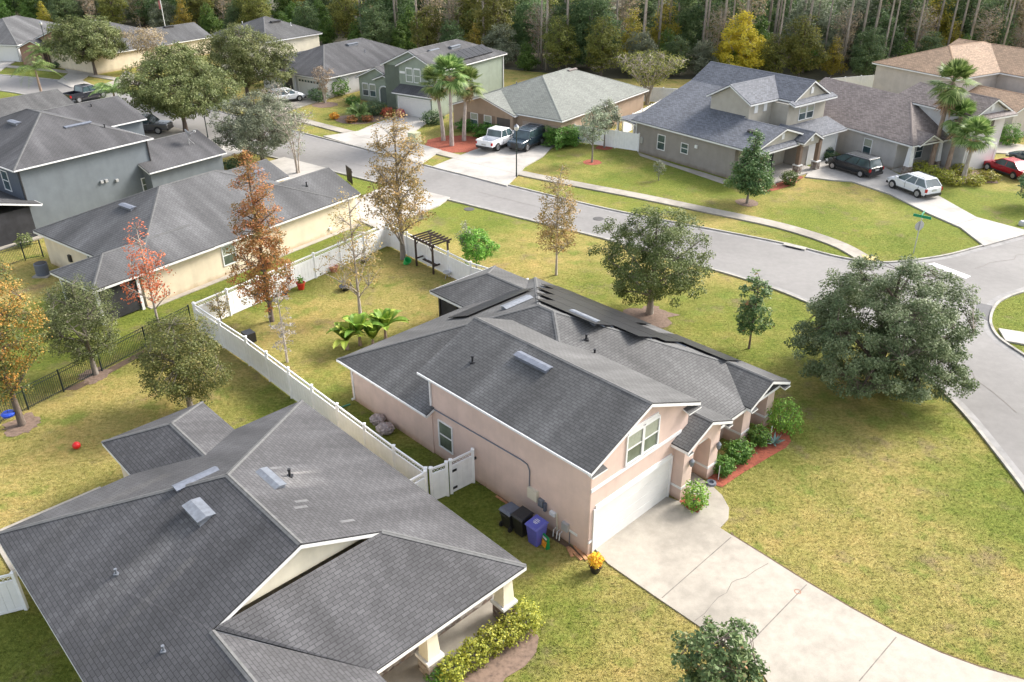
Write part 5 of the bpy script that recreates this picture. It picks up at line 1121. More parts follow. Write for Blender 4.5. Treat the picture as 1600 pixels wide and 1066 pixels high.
def wheelie(px, label, mat, ang, h=1.08, lidmat=None, fingers=True):
    t = thing('wheelie_bin', label, 'trash bin', G(*px), ang)
    m_ = MB(); pts = [(-.24, -.24, .03), (.24, -.24, .03), (.24, .26, .03), (-.24, .26, .03), (-.31, -.33, h-.08), (.31, -.33, h-.08), (.31, .36, h-.08), (-.31, .36, h-.08)]
    m_.hull(pts, [(0, 3, 2, 1), (4, 5, 6, 7), (0, 1, 5, 4), (1, 2, 6, 5), (2, 3, 7, 6), (3, 0, 4, 7)]); b = m_.build('body', M[mat], t); bv = b.modifiers.new('b', 'BEVEL'); bv.width = .03; bv.segments = 2
    m_ = MB(); m_.hull([(-.34, -.38, h-.08), (.34, -.38, h-.08), (.34, .40, h-.05), (-.34, .40, h-.05), (-.30, -.32, h-.0), (.30, -.32, h-.0), (.29, .30, h+.07), (-.29, .30, h+.07)], [(0, 3, 2, 1), (4, 5, 6, 7), (0, 1, 5, 4), (1, 2, 6, 5), (2, 3, 7, 6), (3, 0, 4, 7)]); m_.build('lid', M[lidmat or mat], t)
    for sx in (-.27, .27):
        m_ = MB(); m_.tube([(sx-.03, .28, .14), (sx+.03, .28, .14)], .14, 12); m_.build('wheel', M['rubber'], t)
    m_ = MB(); m_.tube([(-.22, .44, h-.12), (.22, .44, h-.12)], .02, 6); m_.build('handle', M['black'], t)
    return t
an = math.radians(-46.1)
wheelie((798, 822), 'grey-lidded round-top trash bin, leftmost of three against the pink wall', 'black', an+math.pi, .98, 'bin_grey')
wheelie((816, 833), 'black wheeled trash bin between the grey-lidded and blue bins', 'black', an, 1.08)
bb = wheelie((838, 848), 'blue recycling bin with white print on its lid by the pink wall', 'bin_blue', an, 1.10)
for i, (y, L_) in enumerate(((.10, .20), (.03, .26), (-.05, .24), (-.11, .18))):
    m_ = MB(); m_.box(-L_/2, L_/2, y-.013, y+.013, 1.10+.12*(y+.3)*.95+.01, 1.118+.12*(y+.3)*.95); m_.build('lid_print', M['white'], bb)
t = thing('wheelie_bin', '', '', G(904, 223)); bpy.data.objects.remove(t)
wheelie((903, 222), 'blue recycling bin by the white fence beside the big hedge', 'bin_blue', math.radians(-36), 1.1)
wheelie((187-43, 106), 'dark blue bin beside the white garage door of the brick entry house', 'bin_grey', 0, 1.1)
t = thing('soil_bag', 'green and orange garden bag leaning on the blue bin', 'garden bag', G(852, 855), an-.2)
m_ = MB(); m_.hull([(-.20, -.09, 0), (.20, -.09, 0), (.22, .10, 0), (-.22, .10, 0), (-.24, -.02, .62), (.24, -.02, .62), (.24, .05, .64), (-.24, .05, .64)], [(0, 3, 2, 1), (4, 5, 6, 7), (0, 1, 5, 4), (1, 2, 6, 5), (2, 3, 7, 6), (3, 0, 4, 7)]); o = m_.build('sack', M['green'], t); bv = o.modifiers.new('b', 'BEVEL'); bv.width = .04; bv.segments = 2
m_ = MB(); m_.hull([(-.15, -.10, .08), (.15, -.10, .08), (.17, -.055, .40), (-.17, -.055, .40)], [(0, 1, 2, 3)]); m_.build('print_panel', M['orange'], t)
m_ = MB(); m_.hull([(-.13, -.048, .46), (.13, -.048, .46), (.15, -.03, .56), (-.15, -.03, .56)], [(0, 1, 2, 3)]); m_.build('print_band', M['white'], t)
for i, (px, lb, r) in enumerate((((590, 661), 'clear plastic bag of leaves behind the fence, nearer the downspout', .36), ((602, 676), 'clear plastic leaf bag behind the fence, nearer the window', .40))):
    import bmesh
    bm = bmesh.new(); bmesh.ops.create_icosphere(bm, subdivisions=3, radius=1)
    for v in bm.verts:
        d = 1+.16*math.sin(v.co.x*7+i)*math.cos(v.co.y*6)+.08*math.sin(v.co.z*13+v.co.x*9); v.co = Vector((v.co.x*r*1.1*d, v.co.y*r*d, max(-.02, v.co.z*r*.72*d+r*.62)))
    me = bpy.data.meshes.new('leaf_bag'); bm.to_mesh(me); bm.free(); me.materials.append(M['bag']); o = bpy.data.objects.new('leaf_bag', me); C.objects.link(o); o.location = G(*px); tag(o, lb, 'bag')
t = thing('scrap_planks', 'loose raw wood planks on the soil by the garage corner', 'planks', G(899, 866))
for i, (x, y, r, L_) in enumerate(((0, 0, .5, .85), (.22, .04, .42, .95), (.44, .02, .55, .8), (-.22, .1, .2, .6))):
    m_ = MB(); m_.box(-L_/2, L_/2, -.07, .07, 0, .03, Matrix.Translation((x, y, .01+.02*(i % 2))) @ Matrix.Rotation(r-1.5, 4, 'Z')); m_.build('plank', M['plank'], t)
m_ = MB(); m_.box(-.45, .45, -.05, .05, 0, .05, Matrix.Rotation(an, 4, 'Z')); o = m_.build('wood_offcut', M['plank']); o.location = G(786, 783); tag(o, 'short wood offcut on the bare soil left of the bins', 'wood offcut')
m_ = MB(); m_.tube([(0, 0, 0), (-.4, -.3, .02), (-.6, -.5, .02)], .05, 6); o = m_.build('drain_hose', M['ygrass']); o.location = G(547, 632, .03); tag(o, 'green drain hose at the foot of the pink house downspout', 'hose')
t = thing('hose_reel', 'light coil of hose lying by the entry mulch bed of the pink house', 'hose', G(1111, 757)); m_ = MB(); m_.lathe([(.2, 0), (.24, .05), (.22, .14), (.12, .15), (.1, .06)], 14); m_.build('coil', M['steel'], t)
for px, lb in (((1122, 750), 'thin white stake in red mulch by the entry shrubs'), ((1203, 687), 'white marker stake beside the agave')):
    m_ = MB(); m_.tube([(0, 0, 0), (0, 0, .8)], .02, 5); o = m_.build('garden_stake', M['white']); o.location = G(*px); tag(o, lb, 'stake')
bm = bmesh.new(); bmesh.ops.create_uvsphere(bm, u_segments=20, v_segments=14, radius=.19); me = bpy.data.meshes.new('ball'); bm.to_mesh(me); bm.free(); me.materials.append(M['redball']); me.polygons.foreach_set('use_smooth', [True]*len(me.polygons))
o = bpy.data.objects.new('ball', me); C.objects.link(o); o.location = G(121, 701)+Vector((0, 0, .19)); tag(o, 'bright red ball on the yellow lawn at left', 'ball')
def pot(px, label, mat, r=.26, h=.42, plantmat=None, name='flower_pot'):
    t = thing(name, label, 'plant pot', G(*px)); m_ = MB(); m_.lathe([(r*.65, 0), (r*.95, h*.9), (r*1.08, h*.9), (r*1.08, h), (r*.9, h), (r*.85, h*.85), (.02, h*.85)], 16); m_.build('pot', M[mat], t); return t
P_red = pot((471, 452), 'glossy red plant pot with small green plant by the white fence', 'red', .30, .5)
pot((522, 424), 'terracotta pot low by the white fence', 'terra', .34, .38); pot((446, 461), 'small dark pot on the lawn near the orange tree', 'black', .2, .2); pot((571, 409), 'dark round tub near the fence corner', 'black', .36, .22)
pot((540, 453), 'dark tub beside the thin bare tree', 'black', .4, .3)
t = thing('bucket', 'bright green bucket tipped at the foot of the tall fence-corner tree', 'bucket', G(634, 412)); m_ = MB(); m_.lathe([(.2, 0), (.27, .5), (.25, .5), (.19, .03)], 16); o = m_.build('bucket_body', plain('bright_green', (.03, .45, .12), .35), t); o.rotation_euler = (.5, .5, 0)
# pergola swing
t = thing('pergola_swing', 'dark brown wooden pergola with swing bench against the white back fence', 'pergola', G(676, 418), math.radians(-48+90-90))
W_, D_, H_ = 2.0, 1.35, 2.15
for x in (-W_/2, W_/2):
    for y in (-D_/2, D_/2):
        m_ = MB(); m_.box(x-.055, x+.055, y-.055, y+.055, 0, H_); m_.build('post', M['wood'], t)
for y in (-D_/2, D_/2): m_ = MB(); m_.box(-W_/2-.25, W_/2+.25, y-.03, y+.03, H_-.1, H_+.06); m_.build('beam', M['wood'], t)
for x in np.linspace(-W_/2-.15, W_/2+.15, 7): m_ = MB(); m_.box(x-.025, x+.025, -D_/2-.25, D_/2+.25, H_+.06, H_+.17); m_.build('rafter', M['wood'], t)
for x in (-W_/2, W_/2):
    m_ = MB(); m_.box(x-.04, x+.04, -D_/2, D_/2, .55, .65); m_.build('side_rail', M['wood'], t)
    m_ = MB(); m_.tube([(x, -D_/2, H_-.55), (x+(-.4 if x > 0 else .4), -D_/2, H_-.08)], .035, 5); m_.build('brace', M['wood'], t)
m_ = MB(); m_.box(-.8, .8, -.28, .28, .42, .50); m_.box(-.8, .8, .26, .33, .5, 1.0); m_.build('bench', M['wood'], t)
for x in (-.78, .78): m_ = MB(); m_.tube([(x, 0, .5), (x, 0, H_-.05)], .018, 4); m_.build('chain', M['dark'], t)
t = thing('garden_stool', 'small pale metal stool beside the pergola swing', 'stool', G(699, 434)); m_ = MB(); m_.lathe([(.3, .38), (.32, .42), (.3, .46), (.02, .46)], 14); m_.build('seat', M['signback'], t)
for k in range(3): m_ = MB(); m_.tube([(0, 0, .4), (.3*math.cos(k*2.1), .3*math.sin(k*2.1), 0)], .02, 5); m_.build('leg', M['signback'], t)
t = thing('hose_bin', 'dark slatted box by the white fence at left of the back yard', 'storage box', G(390, 533)); m_ = MB(); m_.box(-.35, .35, -.3, .3, 0, .62, Matrix.Rotation(an, 4, 'Z')); m_.build('box', M['black'], t)
t = thing('utility_screen', 'dark wooden panel screen near the cream house driveway', 'screen', G(547, 286), math.radians(-62)); m_ = MB()
for i in range(7): m_.box(-.8+i*.23, -.8+i*.23+.2, -.02, .02, .05, 1.5)
m_.build('boards', M['wood'], t); m_ = MB(); m_.box(-.85, .85, .02, .06, 1.2, 1.3); m_.build('rail', M['wood'], t)
t = thing('mailbox_boulder', 'pale grey utility cover at the right edge of the lawn', 'utility cover', G(1597, 352)); m_ = MB(); m_.lathe([(.3, 0), (.28, .25), (.2, .36), (.02, .4)], 12); m_.build('cover', M['signback'], t)
t = thing('tree_swing', 'blue round toy hanging by the trunk of the orange tree, left edge', 'swing', G(20, 668, 0)+Vector((0, 0, .8))); m_ = MB(); m_.lathe([(.02, -.12), (.3, -.06), (.34, .06), (.25, .12), (.02, .1)], 14); m_.build('seat', plain('blue_toy', (.02, .07, .5), .4), t); m_ = MB(); m_.tube([(0, 0, .1), (.15, .1, 1.9)], .012, 4); m_.build('rope', M['dark'], t)
t = thing('flagpole', 'thin white flagpole with small limp flag before the woods, top left', 'flagpole', G(262, 62)); m_ = MB(); m_.tube([(0, 0, 0), (0, 0, 7.2)], .07, 6); m_.build('pole', M['white'], t)
m_ = MB(); m_.box(-.45, -.05, -.03, .05, 5.2, 6.6, taper=.0); m_.build('flag', plain('faded_flag', (.35, .12, .12), .8, var=.6, scale=3), t)
t = thing('wheelbarrow_decor', 'round red garden ornament beside the green house garage', 'garden ornament', G(626, 184)); m_ = MB(); m_.lathe([(.05, 0), (.5, .15), (.6, .55), (.45, .95), (.05, 1.1)], 14); m_.build('shell', plain('dusky_red', (.30, .07, .07), .5, var=.3), t)
t = thing('utility_cart', 'small dark green bin by the black minivan garage', 'bin', G(1293, 250)); m_ = MB(); m_.box(-.3, .3, -.3, .3, 0, 1.0, taper=-.05); m_.build('bin_body', plain('deep_green', (.015, .06, .035), .5), t); m_ = MB(); m_.box(-.38, .38, -.38, .38, 1.0, 1.08); m_.build('lid', M['iron'], t)

# ------------------------------------------------------------------ vegetation
def leaf_mesh(name, ctr, size, mat, up=.35, aspect=.62, rnd=None, out=None):
    """ctr (N,3) leaf positions -> one mesh of N small leaf blades, random facing"""
    N = len(ctr); nrm = rng.normal(size=(N, 3)); nrm /= np.linalg.norm(nrm, axis=1)[:, None]+1e-9
    nrm[:, 2] = np.abs(nrm[:, 2]) + up
    if out is not None: nrm += out*.6
    nrm /= np.linalg.norm(nrm, axis=1)[:, None]
    t = rng.normal(size=(N, 3)); t -= (t*nrm).sum(1)[:, None]*nrm; t /= np.linalg.norm(t, axis=1)[:, None]+1e-9
    b = np.cross(nrm, t); s = size*rng.uniform(.65, 1.35, N)[:, None]
    V = np.stack([ctr-t*s*.5, ctr-b*s*aspect*.5+nrm*s*.06, ctr+t*s*.5, ctr+b*s*aspect*.5+nrm*s*.06], 1).reshape(-1, 3).astype(np.float32)
    me = bpy.data.meshes.new(name); me.vertices.add(4*N); me.vertices.foreach_set('co', V.ravel())
    me.loops.add(4*N); me.loops.foreach_set('vertex_index', np.arange(4*N, dtype=np.int32))
    me.polygons.add(N); me.polygons.foreach_set('loop_start', np.arange(0, 4*N, 4, dtype=np.int32)); me.polygons.foreach_set('loop_total', np.full(N, 4, dtype=np.int32))
    me.update(calc_edges=True)
    at = me.attributes.new('rnd', 'FLOAT', 'FACE'); r = rng.uniform(0, 1, N) if rnd is None else rnd
    at.data.foreach_set('value', np.clip(r, 0, 1).astype(np.float32)); me.materials.append(M[mat]); return me
def env(shape, t):
    if shape == 'round': return math.sqrt(max(0, 1-(2*t-1)**2))
    if shape == 'dome': return (min(1, t/.22)**.6)*math.sqrt(max(0, 1-max(0, (t-.22)/.78)**2.2))
    if shape == 'cone': return min(1, t/.12)**.7*(1-t)**.62*1.02
    if shape == 'column': return min(1, t/.15)**.6*max(0, (1-t))**.34
    if shape == 'vase': return (.25+.75*min(1, t/.75)**.8)*(1 if t < .8 else math.sqrt(max(0, 1-((t-.8)/.2)**2)))
    return 1
def crown_points(R, z0, z1, shape, n, lump=.22, shell=.55, seed=0):
    """cluster centres spread through an uneven crown, more of them towards its outside"""
    rs = np.random.default_rng(seed); ph = rs.uniform(0, 6.28, 8); out = []
    while len(out) < n:
        t = rs.uniform(0, 1); a = rs.uniform(0, 2*math.pi); e = env(shape, t)
        lum = 1+lump*(math.sin(2*a+ph[0]+3*t)*.5+math.sin(3*a+ph[1]-5*t)*.4+math.sin(5*a+ph[2]+7*t)*.35+math.sin(9*t+ph[3]+a)*.4)
        if rs.uniform() > e*e+.05: continue
        r = rs.uniform(0, 1)**(.5*(1-shell)+.04) if rs.uniform() < .8 else rs.uniform(0, .8)
        rr = R*e*lum*r; out.append((rr*math.cos(a), rr*math.sin(a), z0+(z1-z0)*(t+.04*math.sin(3*a+ph[4])), r))
    return np.array(out)
def make_tree(name, label, cat, H, R, zc, shape, ncl, lpc, lsize, leafm, bark='bark', trunk_r=.14, cl_r=.42, seed=1, lump=.22, shell=.55, twigs=True, lean=0.0, nl=9, flat=.7, loc=(0, 0, 0), group=None, colfn=None, limbz=None, stems=1, crownname='crown', droop=0.0, tw_r=.018):
    rs = np.random.default_rng(seed+100); root = thing(name, label, cat, loc, group=group)
    cl = crown_points(R, zc, H-.15*cl_r, shape, ncl, lump, shell, seed)
    tb = MB(); limbz = limbz if limbz is not None else zc*.75; topz = H*.93
    axes = []
    for sidx in range(stems):
        a = 2*math.pi*sidx/max(stems, 1)+seed; off = Vector((math.cos(a), math.sin(a), 0))*(0 if stems == 1 else 1)
        pts = []; m = 7
        for i in range(m+1):
            t = i/m; pts.append(Vector((off.x*(.12+R*.55*t*t)+lean*t*t+rs.normal()*.03*H*.06*t, off.y*(.12+R*.55*t*t)+rs.normal()*.03*H*.06*t, topz*t*(1 if stems == 1 else .9))))
        rad = [trunk_r*(1.25 if i == 0 else 1)*(1-.86*i/m)+.012 for i in range(m+1)]
        tb.tube([pts[0]-Vector((0, 0, .15))]+pts, [rad[0]*1.25]+rad, 8); axes.append(pts)
    tb.build('trunk', M[bark], root, smooth=True)
    lb = MB(); K = []
    def on_axis(z, ax):
        for p, q in zip(ax[:-1], ax[1:]):
            if q.z >= z: return p.lerp(q, (z-p.z)/max(q.z-p.z, 1e-4))
        return ax[-1]
    # primary limbs towards far clusters
    idx = rs.permutation(len(cl)); prim = []
    for i in idx:
        c = Vector(cl[i][:3])
        if all((c-p).length > R*.55 for p in prim): prim.append(c)
        if len(prim) >= nl: break
    for c in prim:
        ax = axes[rs.integers(len(axes))]; r = math.hypot(c.x, c.y); z_at = max(limbz*rs.uniform(.85, 1.15), min(topz*.9, c.z-r*rs.uniform(.7, 1.1)))
        p0 = on_axis(z_at, ax); n = 5; pl = []
        for k in range(n+1):
            t = k/n; p = p0.lerp(c, t); p.z += math.sin(math.pi*t)*.06*r*(1-2*droop); pl.append(p)
        lb.tube(pl, [trunk_r*.42*(1-.82*k/n)+.008 for k in range(n+1)], 5); K += pl[1:]
    for ax in axes: K += [p for p in ax if p.z > limbz]
    Kn = np.array([tuple(p) for p in K])
    if twigs:
        for q in cl:
            c = q[:3]; d = np.linalg.norm(Kn-c, axis=1)+np.maximum(0, Kn[:, 2]-c[2])*.8; j = int(d.argmin()); p0, p1 = Vector(Kn[j]), Vector(c)
            mid = p0.lerp(p1, .5)+Vector((0, 0, .08)); lb.tube([p0, mid, p1], [tw_r, tw_r*.75, tw_r*.35], 3, cap=False)
    lb.build('limbs', M[bark], root, smooth=True)
    if lpc > 0:
        N = ncl*lpc; base = np.repeat(cl[:, :3], lpc, 0); d = rng.normal(size=(N, 3)); d /= np.linalg.norm(d, axis=1)[:, None]; rad = cl_r*rng.uniform(.15, 1, N)[:, None]**.6
        d[:, 2] *= flat; P = base+d*rad; P[:, 2] = np.maximum(P[:, 2], .1)
        clr = np.repeat(rng.normal(0, .16, ncl), lpc)
        rnd = .45+clr+rng.normal(0, .17, N)
        if colfn is not None: rnd = colfn(P, rnd)
        outv = P-np.array([0, 0, (zc+H)/2]); outv /= np.linalg.norm(outv, axis=1)[:, None]+1e-6
        me = leaf_mesh(crownname, P, lsize, leafm, rnd=rnd, out=outv); o = bpy.data.objects.new(crownname, me); C.objects.link(o); o.parent = root
    return root
def copy_tree(src, loc, rz=0, sc=1.0, label=None, group=None, zs=None):
    r = src.copy(); C.objects.link(r); r.location = loc; r.rotation_euler = (0, 0, rz); r.scale = (sc, sc, sc*(zs or 1))
    if label: r['label'] = label
    if group: r['group'] = group
    for ch in list(src.children):
        c = ch.copy(); C.objects.link(c); c.parent = r
    return r
def T_(px, top, **k): return dict(H=HT(px[0], px[1], top), loc=G(*px), **k)
hi = lambda lo, hi_: (lambda P, r: r)
def warm_top(P, r): return r+.22*(P[:, 2]-P[:, 2].mean())/(np.ptp(P[:, 2])+1e-6)*-1
# --- near and middle trees, each as the photo shows it
M['lf_oakbig'] = leafmat('leaves_liveoak', [(0, (.06, .09, .032)), (.5, (.135, .17, .075)), (.85, (.235, .27, .14)), (1, (.31, .34, .20))])
make_tree('oak_tree', 'big dense dark green oak on the corner lawn by the street bend, right', 'tree', H=7.3, R=4.45, zc=.25, shape='dome', ncl=760, lpc=125, lsize=.122, leafm='lf_oakbig', seed=5, trunk_r=.24, cl_r=.43, loc=G(1366, 600), lump=.15, shell=.6, nl=16, limbz=1.2, bark='barkdk')
make_tree('oak_tree', 'round green oak on the lawn behind the solar-panelled roof, centre right', 'tree', **T_((1015, 490), 325), R=3.15, zc=1.0, shape='round', ncl=300, lpc=110, lsize=.125, leafm='lf_oak', seed=11, trunk_r=.20, cl_r=.46, lump=.25, nl=12, limbz=1.2, bark='bark')
make_tree('sweetgum_tree', 'tall columnar tree covered in rust-orange leaves beside the white fence', 'tree', **T_((425, 502), 246), R=1.8, zc=1.2, shape='column', ncl=420, lpc=42, lsize=.115, leafm='lf_orange', seed=21, trunk_r=.13, cl_r=.34, lump=.28, nl=14, limbz=1.2, bark='barkdk', shell=.3)
make_tree('sweetgum_tree', 'tallest thin-leaved brownish tree at the back corner of the white fence', 'tree', **T_((630, 405), 170), R=2.6, zc=2.3, shape='column', ncl=520, lpc=17, lsize=.15, leafm='lf_tan', seed=23, trunk_r=.17, cl_r=.40, lump=.25, nl=20, limbz=1.2, bark='bark', shell=.3, tw_r=.02)
make_tree('sweetgum_tree', 'nearly bare slim tree with sparse brown leaves in the middle of the back yard', 'tree', **T_((563, 492), 300), R=1.95, zc=1.9, shape='column', ncl=250, lpc=8, lsize=.13, leafm='lf_tan', seed=25, trunk_r=.09, cl_r=.32, lump=.3, nl=16, limbz=1.2, bark='barklt', shell=.3)
make_tree('sweetgum_tree', 'slim tree with yellow-brown leaves on the lawn beside the street', 'tree', **T_((869, 430), 262), R=1.7, zc=1.9, shape='column', ncl=250, lpc=20, lsize=.13, leafm='lf_tan', seed=27, trunk_r=.07, cl_r=.32, lump=.2, nl=14, limbz=1.6, bark='barklt', shell=.3)
make_tree('maple_tree', 'thin tree with sparse red leaves in front of the cream house', 'tree', **T_((250, 517), 345), R=1.35, zc=2.0, shape='column', ncl=150, lpc=10, lsize=.14, leafm='lf_redleaf', seed=29, trunk_r=.08, cl_r=.30, lump=.35, nl=12, limbz=1.2, bark='barklt', shell=.3)
make_tree('maple_tree', 'orange and green leaved tree at the left edge with the blue swing', 'tree', **T_((35, 664), 365), R=2.0, zc=1.9, shape='round', ncl=420, lpc=60, lsize=.11, leafm='lf_orangeyel', seed=31, trunk_r=.15, cl_r=.42, lump=.3, nl=12, limbz=1.5, bark='barkdk', shell=.4)
M['lf_oakgrey2'] = leafmat('leaves_smalloak', [(0, (.06, .08, .025)), (.5, (.13, .155, .055)), (1, (.25, .26, .12))])
make_tree('oak_tree', 'small olive-green oak by the black fence below the cream house', 'tree', **T_((150, 585), 438), R=1.95, zc=1.0, shape='round', ncl=280, lpc=64, lsize=.095, leafm='lf_oakgrey2', seed=33, trunk_r=.13, cl_r=.38, lump=.3, nl=9, limbz=1.0, bark='bark')
M['lf_oaklt2'] = leafmat('leaves_yellowoak', [(0, (.06, .085, .02)), (.5, (.145, .17, .045)), (1, (.30, .27, .08))])
make_tree('oak_tree', 'bushy yellow-green oak just above the slate roof annexe, left', 'tree', H=HT(298, 638, 497), loc=G(298, 638), R=2.15, zc=.6, shape='round', ncl=340, lpc=70, lsize=.098, leafm='lf_oaklt2', seed=35, trunk_r=.14, cl_r=.42, lump=.22, nl=9, limbz=.9, bark='bark')
make_tree('small_tree', 'thin dead-looking sapling hung with grey moss inside the white fence', 'tree', **T_((449, 566), 440), R=.8, zc=.5, shape='column', ncl=55, lpc=9, lsize=.12, leafm='lf_moss', seed=37, trunk_r=.06, cl_r=.20, lump=.4, nl=6, limbz=.8, bark='barklt')
make_tree('small_tree', 'low brown-leaved sapling by the white fence corner at left', 'tree', **T_((347, 508), 455), R=.7, zc=.5, shape='round', ncl=60, lpc=9, lsize=.11, leafm='lf_tan', seed=38, trunk_r=.04, cl_r=.22, lump=.4, nl=6, limbz=.4, bark='bark')
mg = make_tree('magnolia_tree', 'small glossy magnolia standing alone on the yellow lawn, centre right', 'tree', **T_((1170, 545), 425), R=1.05, zc=1.1, shape='column', ncl=110, lpc=26, lsize=.17, leafm='lf_magnolia', seed=41, trunk_r=.05, cl_r=.28, lump=.3, nl=9, limbz=1.0, bark='barkdk')
make_tree('magnolia_tree', 'dark magnolia in a brown mulch ring before the grey corner house', 'tree', **T_((1167, 318), 207), R=2.05, zc=1.1, shape='cone', ncl=230, lpc=40, lsize=.20, leafm='lf_magnolia', seed=43, trunk_r=.10, cl_r=.45, lump=.25, nl=10, limbz=1.0, bark='bark')
make_tree('magnolia_tree', 'crown of a young magnolia at the bottom edge beside the driveway', 'tree', H=3.1, loc=G(1112, 1092), R=1.42, zc=.5, shape='round', ncl=150, lpc=34, lsize=.16, leafm='lf_magnolia', seed=45, trunk_r=.05, cl_r=.26, lump=.25, nl=9, limbz=.5, bark='barkdk')
make_tree('young_oak_tree', 'young thin oak in a red mulch ring, nearer the sidewalk', 'tree', **T_((925, 254), 168), R=1.35, zc=2.0, shape='round', ncl=130, lpc=20, lsize=.16, leafm='lf_greygreen', seed=47, trunk_r=.08, cl_r=.38, lump=.25, nl=8, limbz=1.7)
make_tree('young_oak_tree', 'young oak in a red mulch ring beside the white fence panels', 'tree', **T_((944, 231), 155), R=1.5, zc=1.9, shape='round', ncl=140, lpc=24, lsize=.17, leafm='lf_oakgrey', seed=49, trunk_r=.08, cl_r=.42, lump=.25, nl=8, limbz=1.7)
make_tree('crape_myrtle', 'wide vase-shaped bare crape myrtle with yellow tips before the woods', 'tree', **T_((1011, 164), 82), R=4.4, zc=2.6, shape='vase', ncl=520, lpc=7, lsize=.20, leafm='lf_olive', seed=51, trunk_r=.12, cl_r=.5, lump=.12, nl=26, limbz=.5, stems=5, bark='barklt', shell=.6, tw_r=.035)
make_tree('crape_myrtle', 'small bare crape myrtle in front of the white-walled house', 'tree', **T_((508, 161), 104), R=1.35, zc=1.4, shape='vase', ncl=130, lpc=7, lsize=.16, leafm='lf_brownish', seed=53, trunk_r=.07, cl_r=.32, lump=.15, nl=12, limbz=.4, stems=3, bark='barklt', tw_r=.03)
make_tree('crape_myrtle', 'leafless pale crape myrtle at the street end of the cream house', 'tree', **T_((466, 272), 165), R=1.9, zc=1.7, shape='vase', ncl=230, lpc=4, lsize=.13, leafm='lf_greygreen', seed=55, trunk_r=.07, cl_r=.38, lump=.2, nl=16, limbz=.5, stems=3, bark='barklt', tw_r=.028)
make_tree('crape_myrtle', 'pale leafless tree behind the street oaks, near the white car', 'tree', **T_((437, 195), 130), R=1.8, zc=1.2, shape='vase', ncl=170, lpc=3, lsize=.14, leafm='lf_greygreen', seed=56, trunk_r=.07, cl_r=.36, lump=.2, nl=14, limbz=.5, stems=3, bark='barklt', tw_r=.03)
make_tree('crape_myrtle', 'orange-tipped crape myrtle beside the brick gable house, top left', 'tree', H=6.2, loc=G(236, 112), R=3.0, zc=2.2, shape='vase', ncl=300, lpc=9, lsize=.20, leafm='lf_brownish', seed=57, trunk_r=.10, cl_r=.5, lump=.2, nl=16, limbz=.6, stems=4, bark='barklt', tw_r=.035)
make_tree('oak_tree', 'large spreading green street oak left of centre, above the parked trucks', 'tree', H=HT(291, 207, 72), loc=G(291, 207), R=5.9, zc=2.0, shape='dome', ncl=620, lpc=80, lsize=.20, leafm='lf_oaklt', seed=61, trunk_r=.26, cl_r=.66, lump=.40, nl=14, limbz=1.8, bark='barkdk')
make_tree('oak_tree', 'grey-green street oak with drooping crown, right of the large green oak', 'tree', H=HT(411, 253, 146), loc=G(411, 253), R=4.3, zc=1.3, shape='dome', ncl=420, lpc=66, lsize=.165, leafm='lf_oakgrey', seed=63, trunk_r=.20, cl_r=.54, lump=.38, nl=12, limbz=1.4, bark='barkdk')
make_tree('oak_tree', 'olive oak behind the large street oak, in front of the cream two-storey house', 'tree', H=HT(388, 155, 40), loc=G(388, 155), R=5.4, zc=2.0, shape='dome', ncl=460, lpc=72, lsize=.21, leafm='lf_oaklt', seed=65, trunk_r=.24, cl_r=.68, lump=.38, nl=12, limbz=1.8, bark='barkdk')
make_tree('oak_tree', 'rounded green street tree in front of the brick entry house, top left', 'tree', H=HT(150, 118, 24), loc=G(150, 118), R=5.6, zc=2.4, shape='dome', ncl=460, lpc=68, lsize=.235, leafm='lf_oaklt', seed=67, trunk_r=.22, cl_r=.72, lump=.36, nl=12, limbz=2.2, bark='barkdk')
make_tree('yellow_tree', 'bright yellow autumn tree at the edge of the woods', 'tree', H=HT(1150, 118, 14), loc=G(1150, 118), R=4.7, zc=1.0, shape='cone', ncl=330, lpc=42, lsize=.28, leafm='lf_yellow', seed=69, trunk_r=.16, cl_r=.72, lump=.35, nl=12, limbz=1.0, bark='barklt')
make_tree('citrus_tree', 'bright green citrus bush-tree outside the white back fence', 'tree', H=HT(742, 430, 360), loc=G(745, 428), R=1.15, zc=.9, shape='round', ncl=170, lpc=36, lsize=.12, leafm='lf_brightgreen', seed=71, trunk_r=.05, cl_r=.28, lump=.3, nl=7, limbz=.5)
make_tree('small_tree', 'thin grey sapling rising behind the citrus bush at the fence', 'tree', **T_((731, 425), 345), R=.65, zc=1.6, shape='round', ncl=70, lpc=9, lsize=.11, leafm='lf_greygreen', seed=73, trunk_r=.03, cl_r=.22, lump=.3, nl=6, limbz=1.3)
make_tree('small_tree', 'tiny thin sapling on the lawn of the blue-grey roofed house', 'tree', **T_((1029, 282), 250), R=.5, zc=.5, shape='round', ncl=50, lpc=9, lsize=.12, leafm='lf_greygreen', seed=74, trunk_r=.03, cl_r=.22, lump=.3, nl=6, limbz=.4)
make_tree('small_tree', 'dark leafed tree cut by the right edge of the photo', 'tree', H=3.4, loc=G(1612, 322), R=1.3, zc=.5, shape='round', ncl=110, lpc=34, lsize=.16, leafm='lf_dkgreen', seed=75, trunk_r=.05, cl_r=.35, lump=.3, nl=6, limbz=.4)
make_tree('small_tree', 'copper-red young tree below the grey oak', 'tree', **T_((385, 262), 228), R=.75, zc=.4, shape='round', ncl=60, lpc=16, lsize=.14, leafm='lf_orange', seed=76, trunk_r=.03, cl_r=.26, lump=.3, nl=6, limbz=.4)
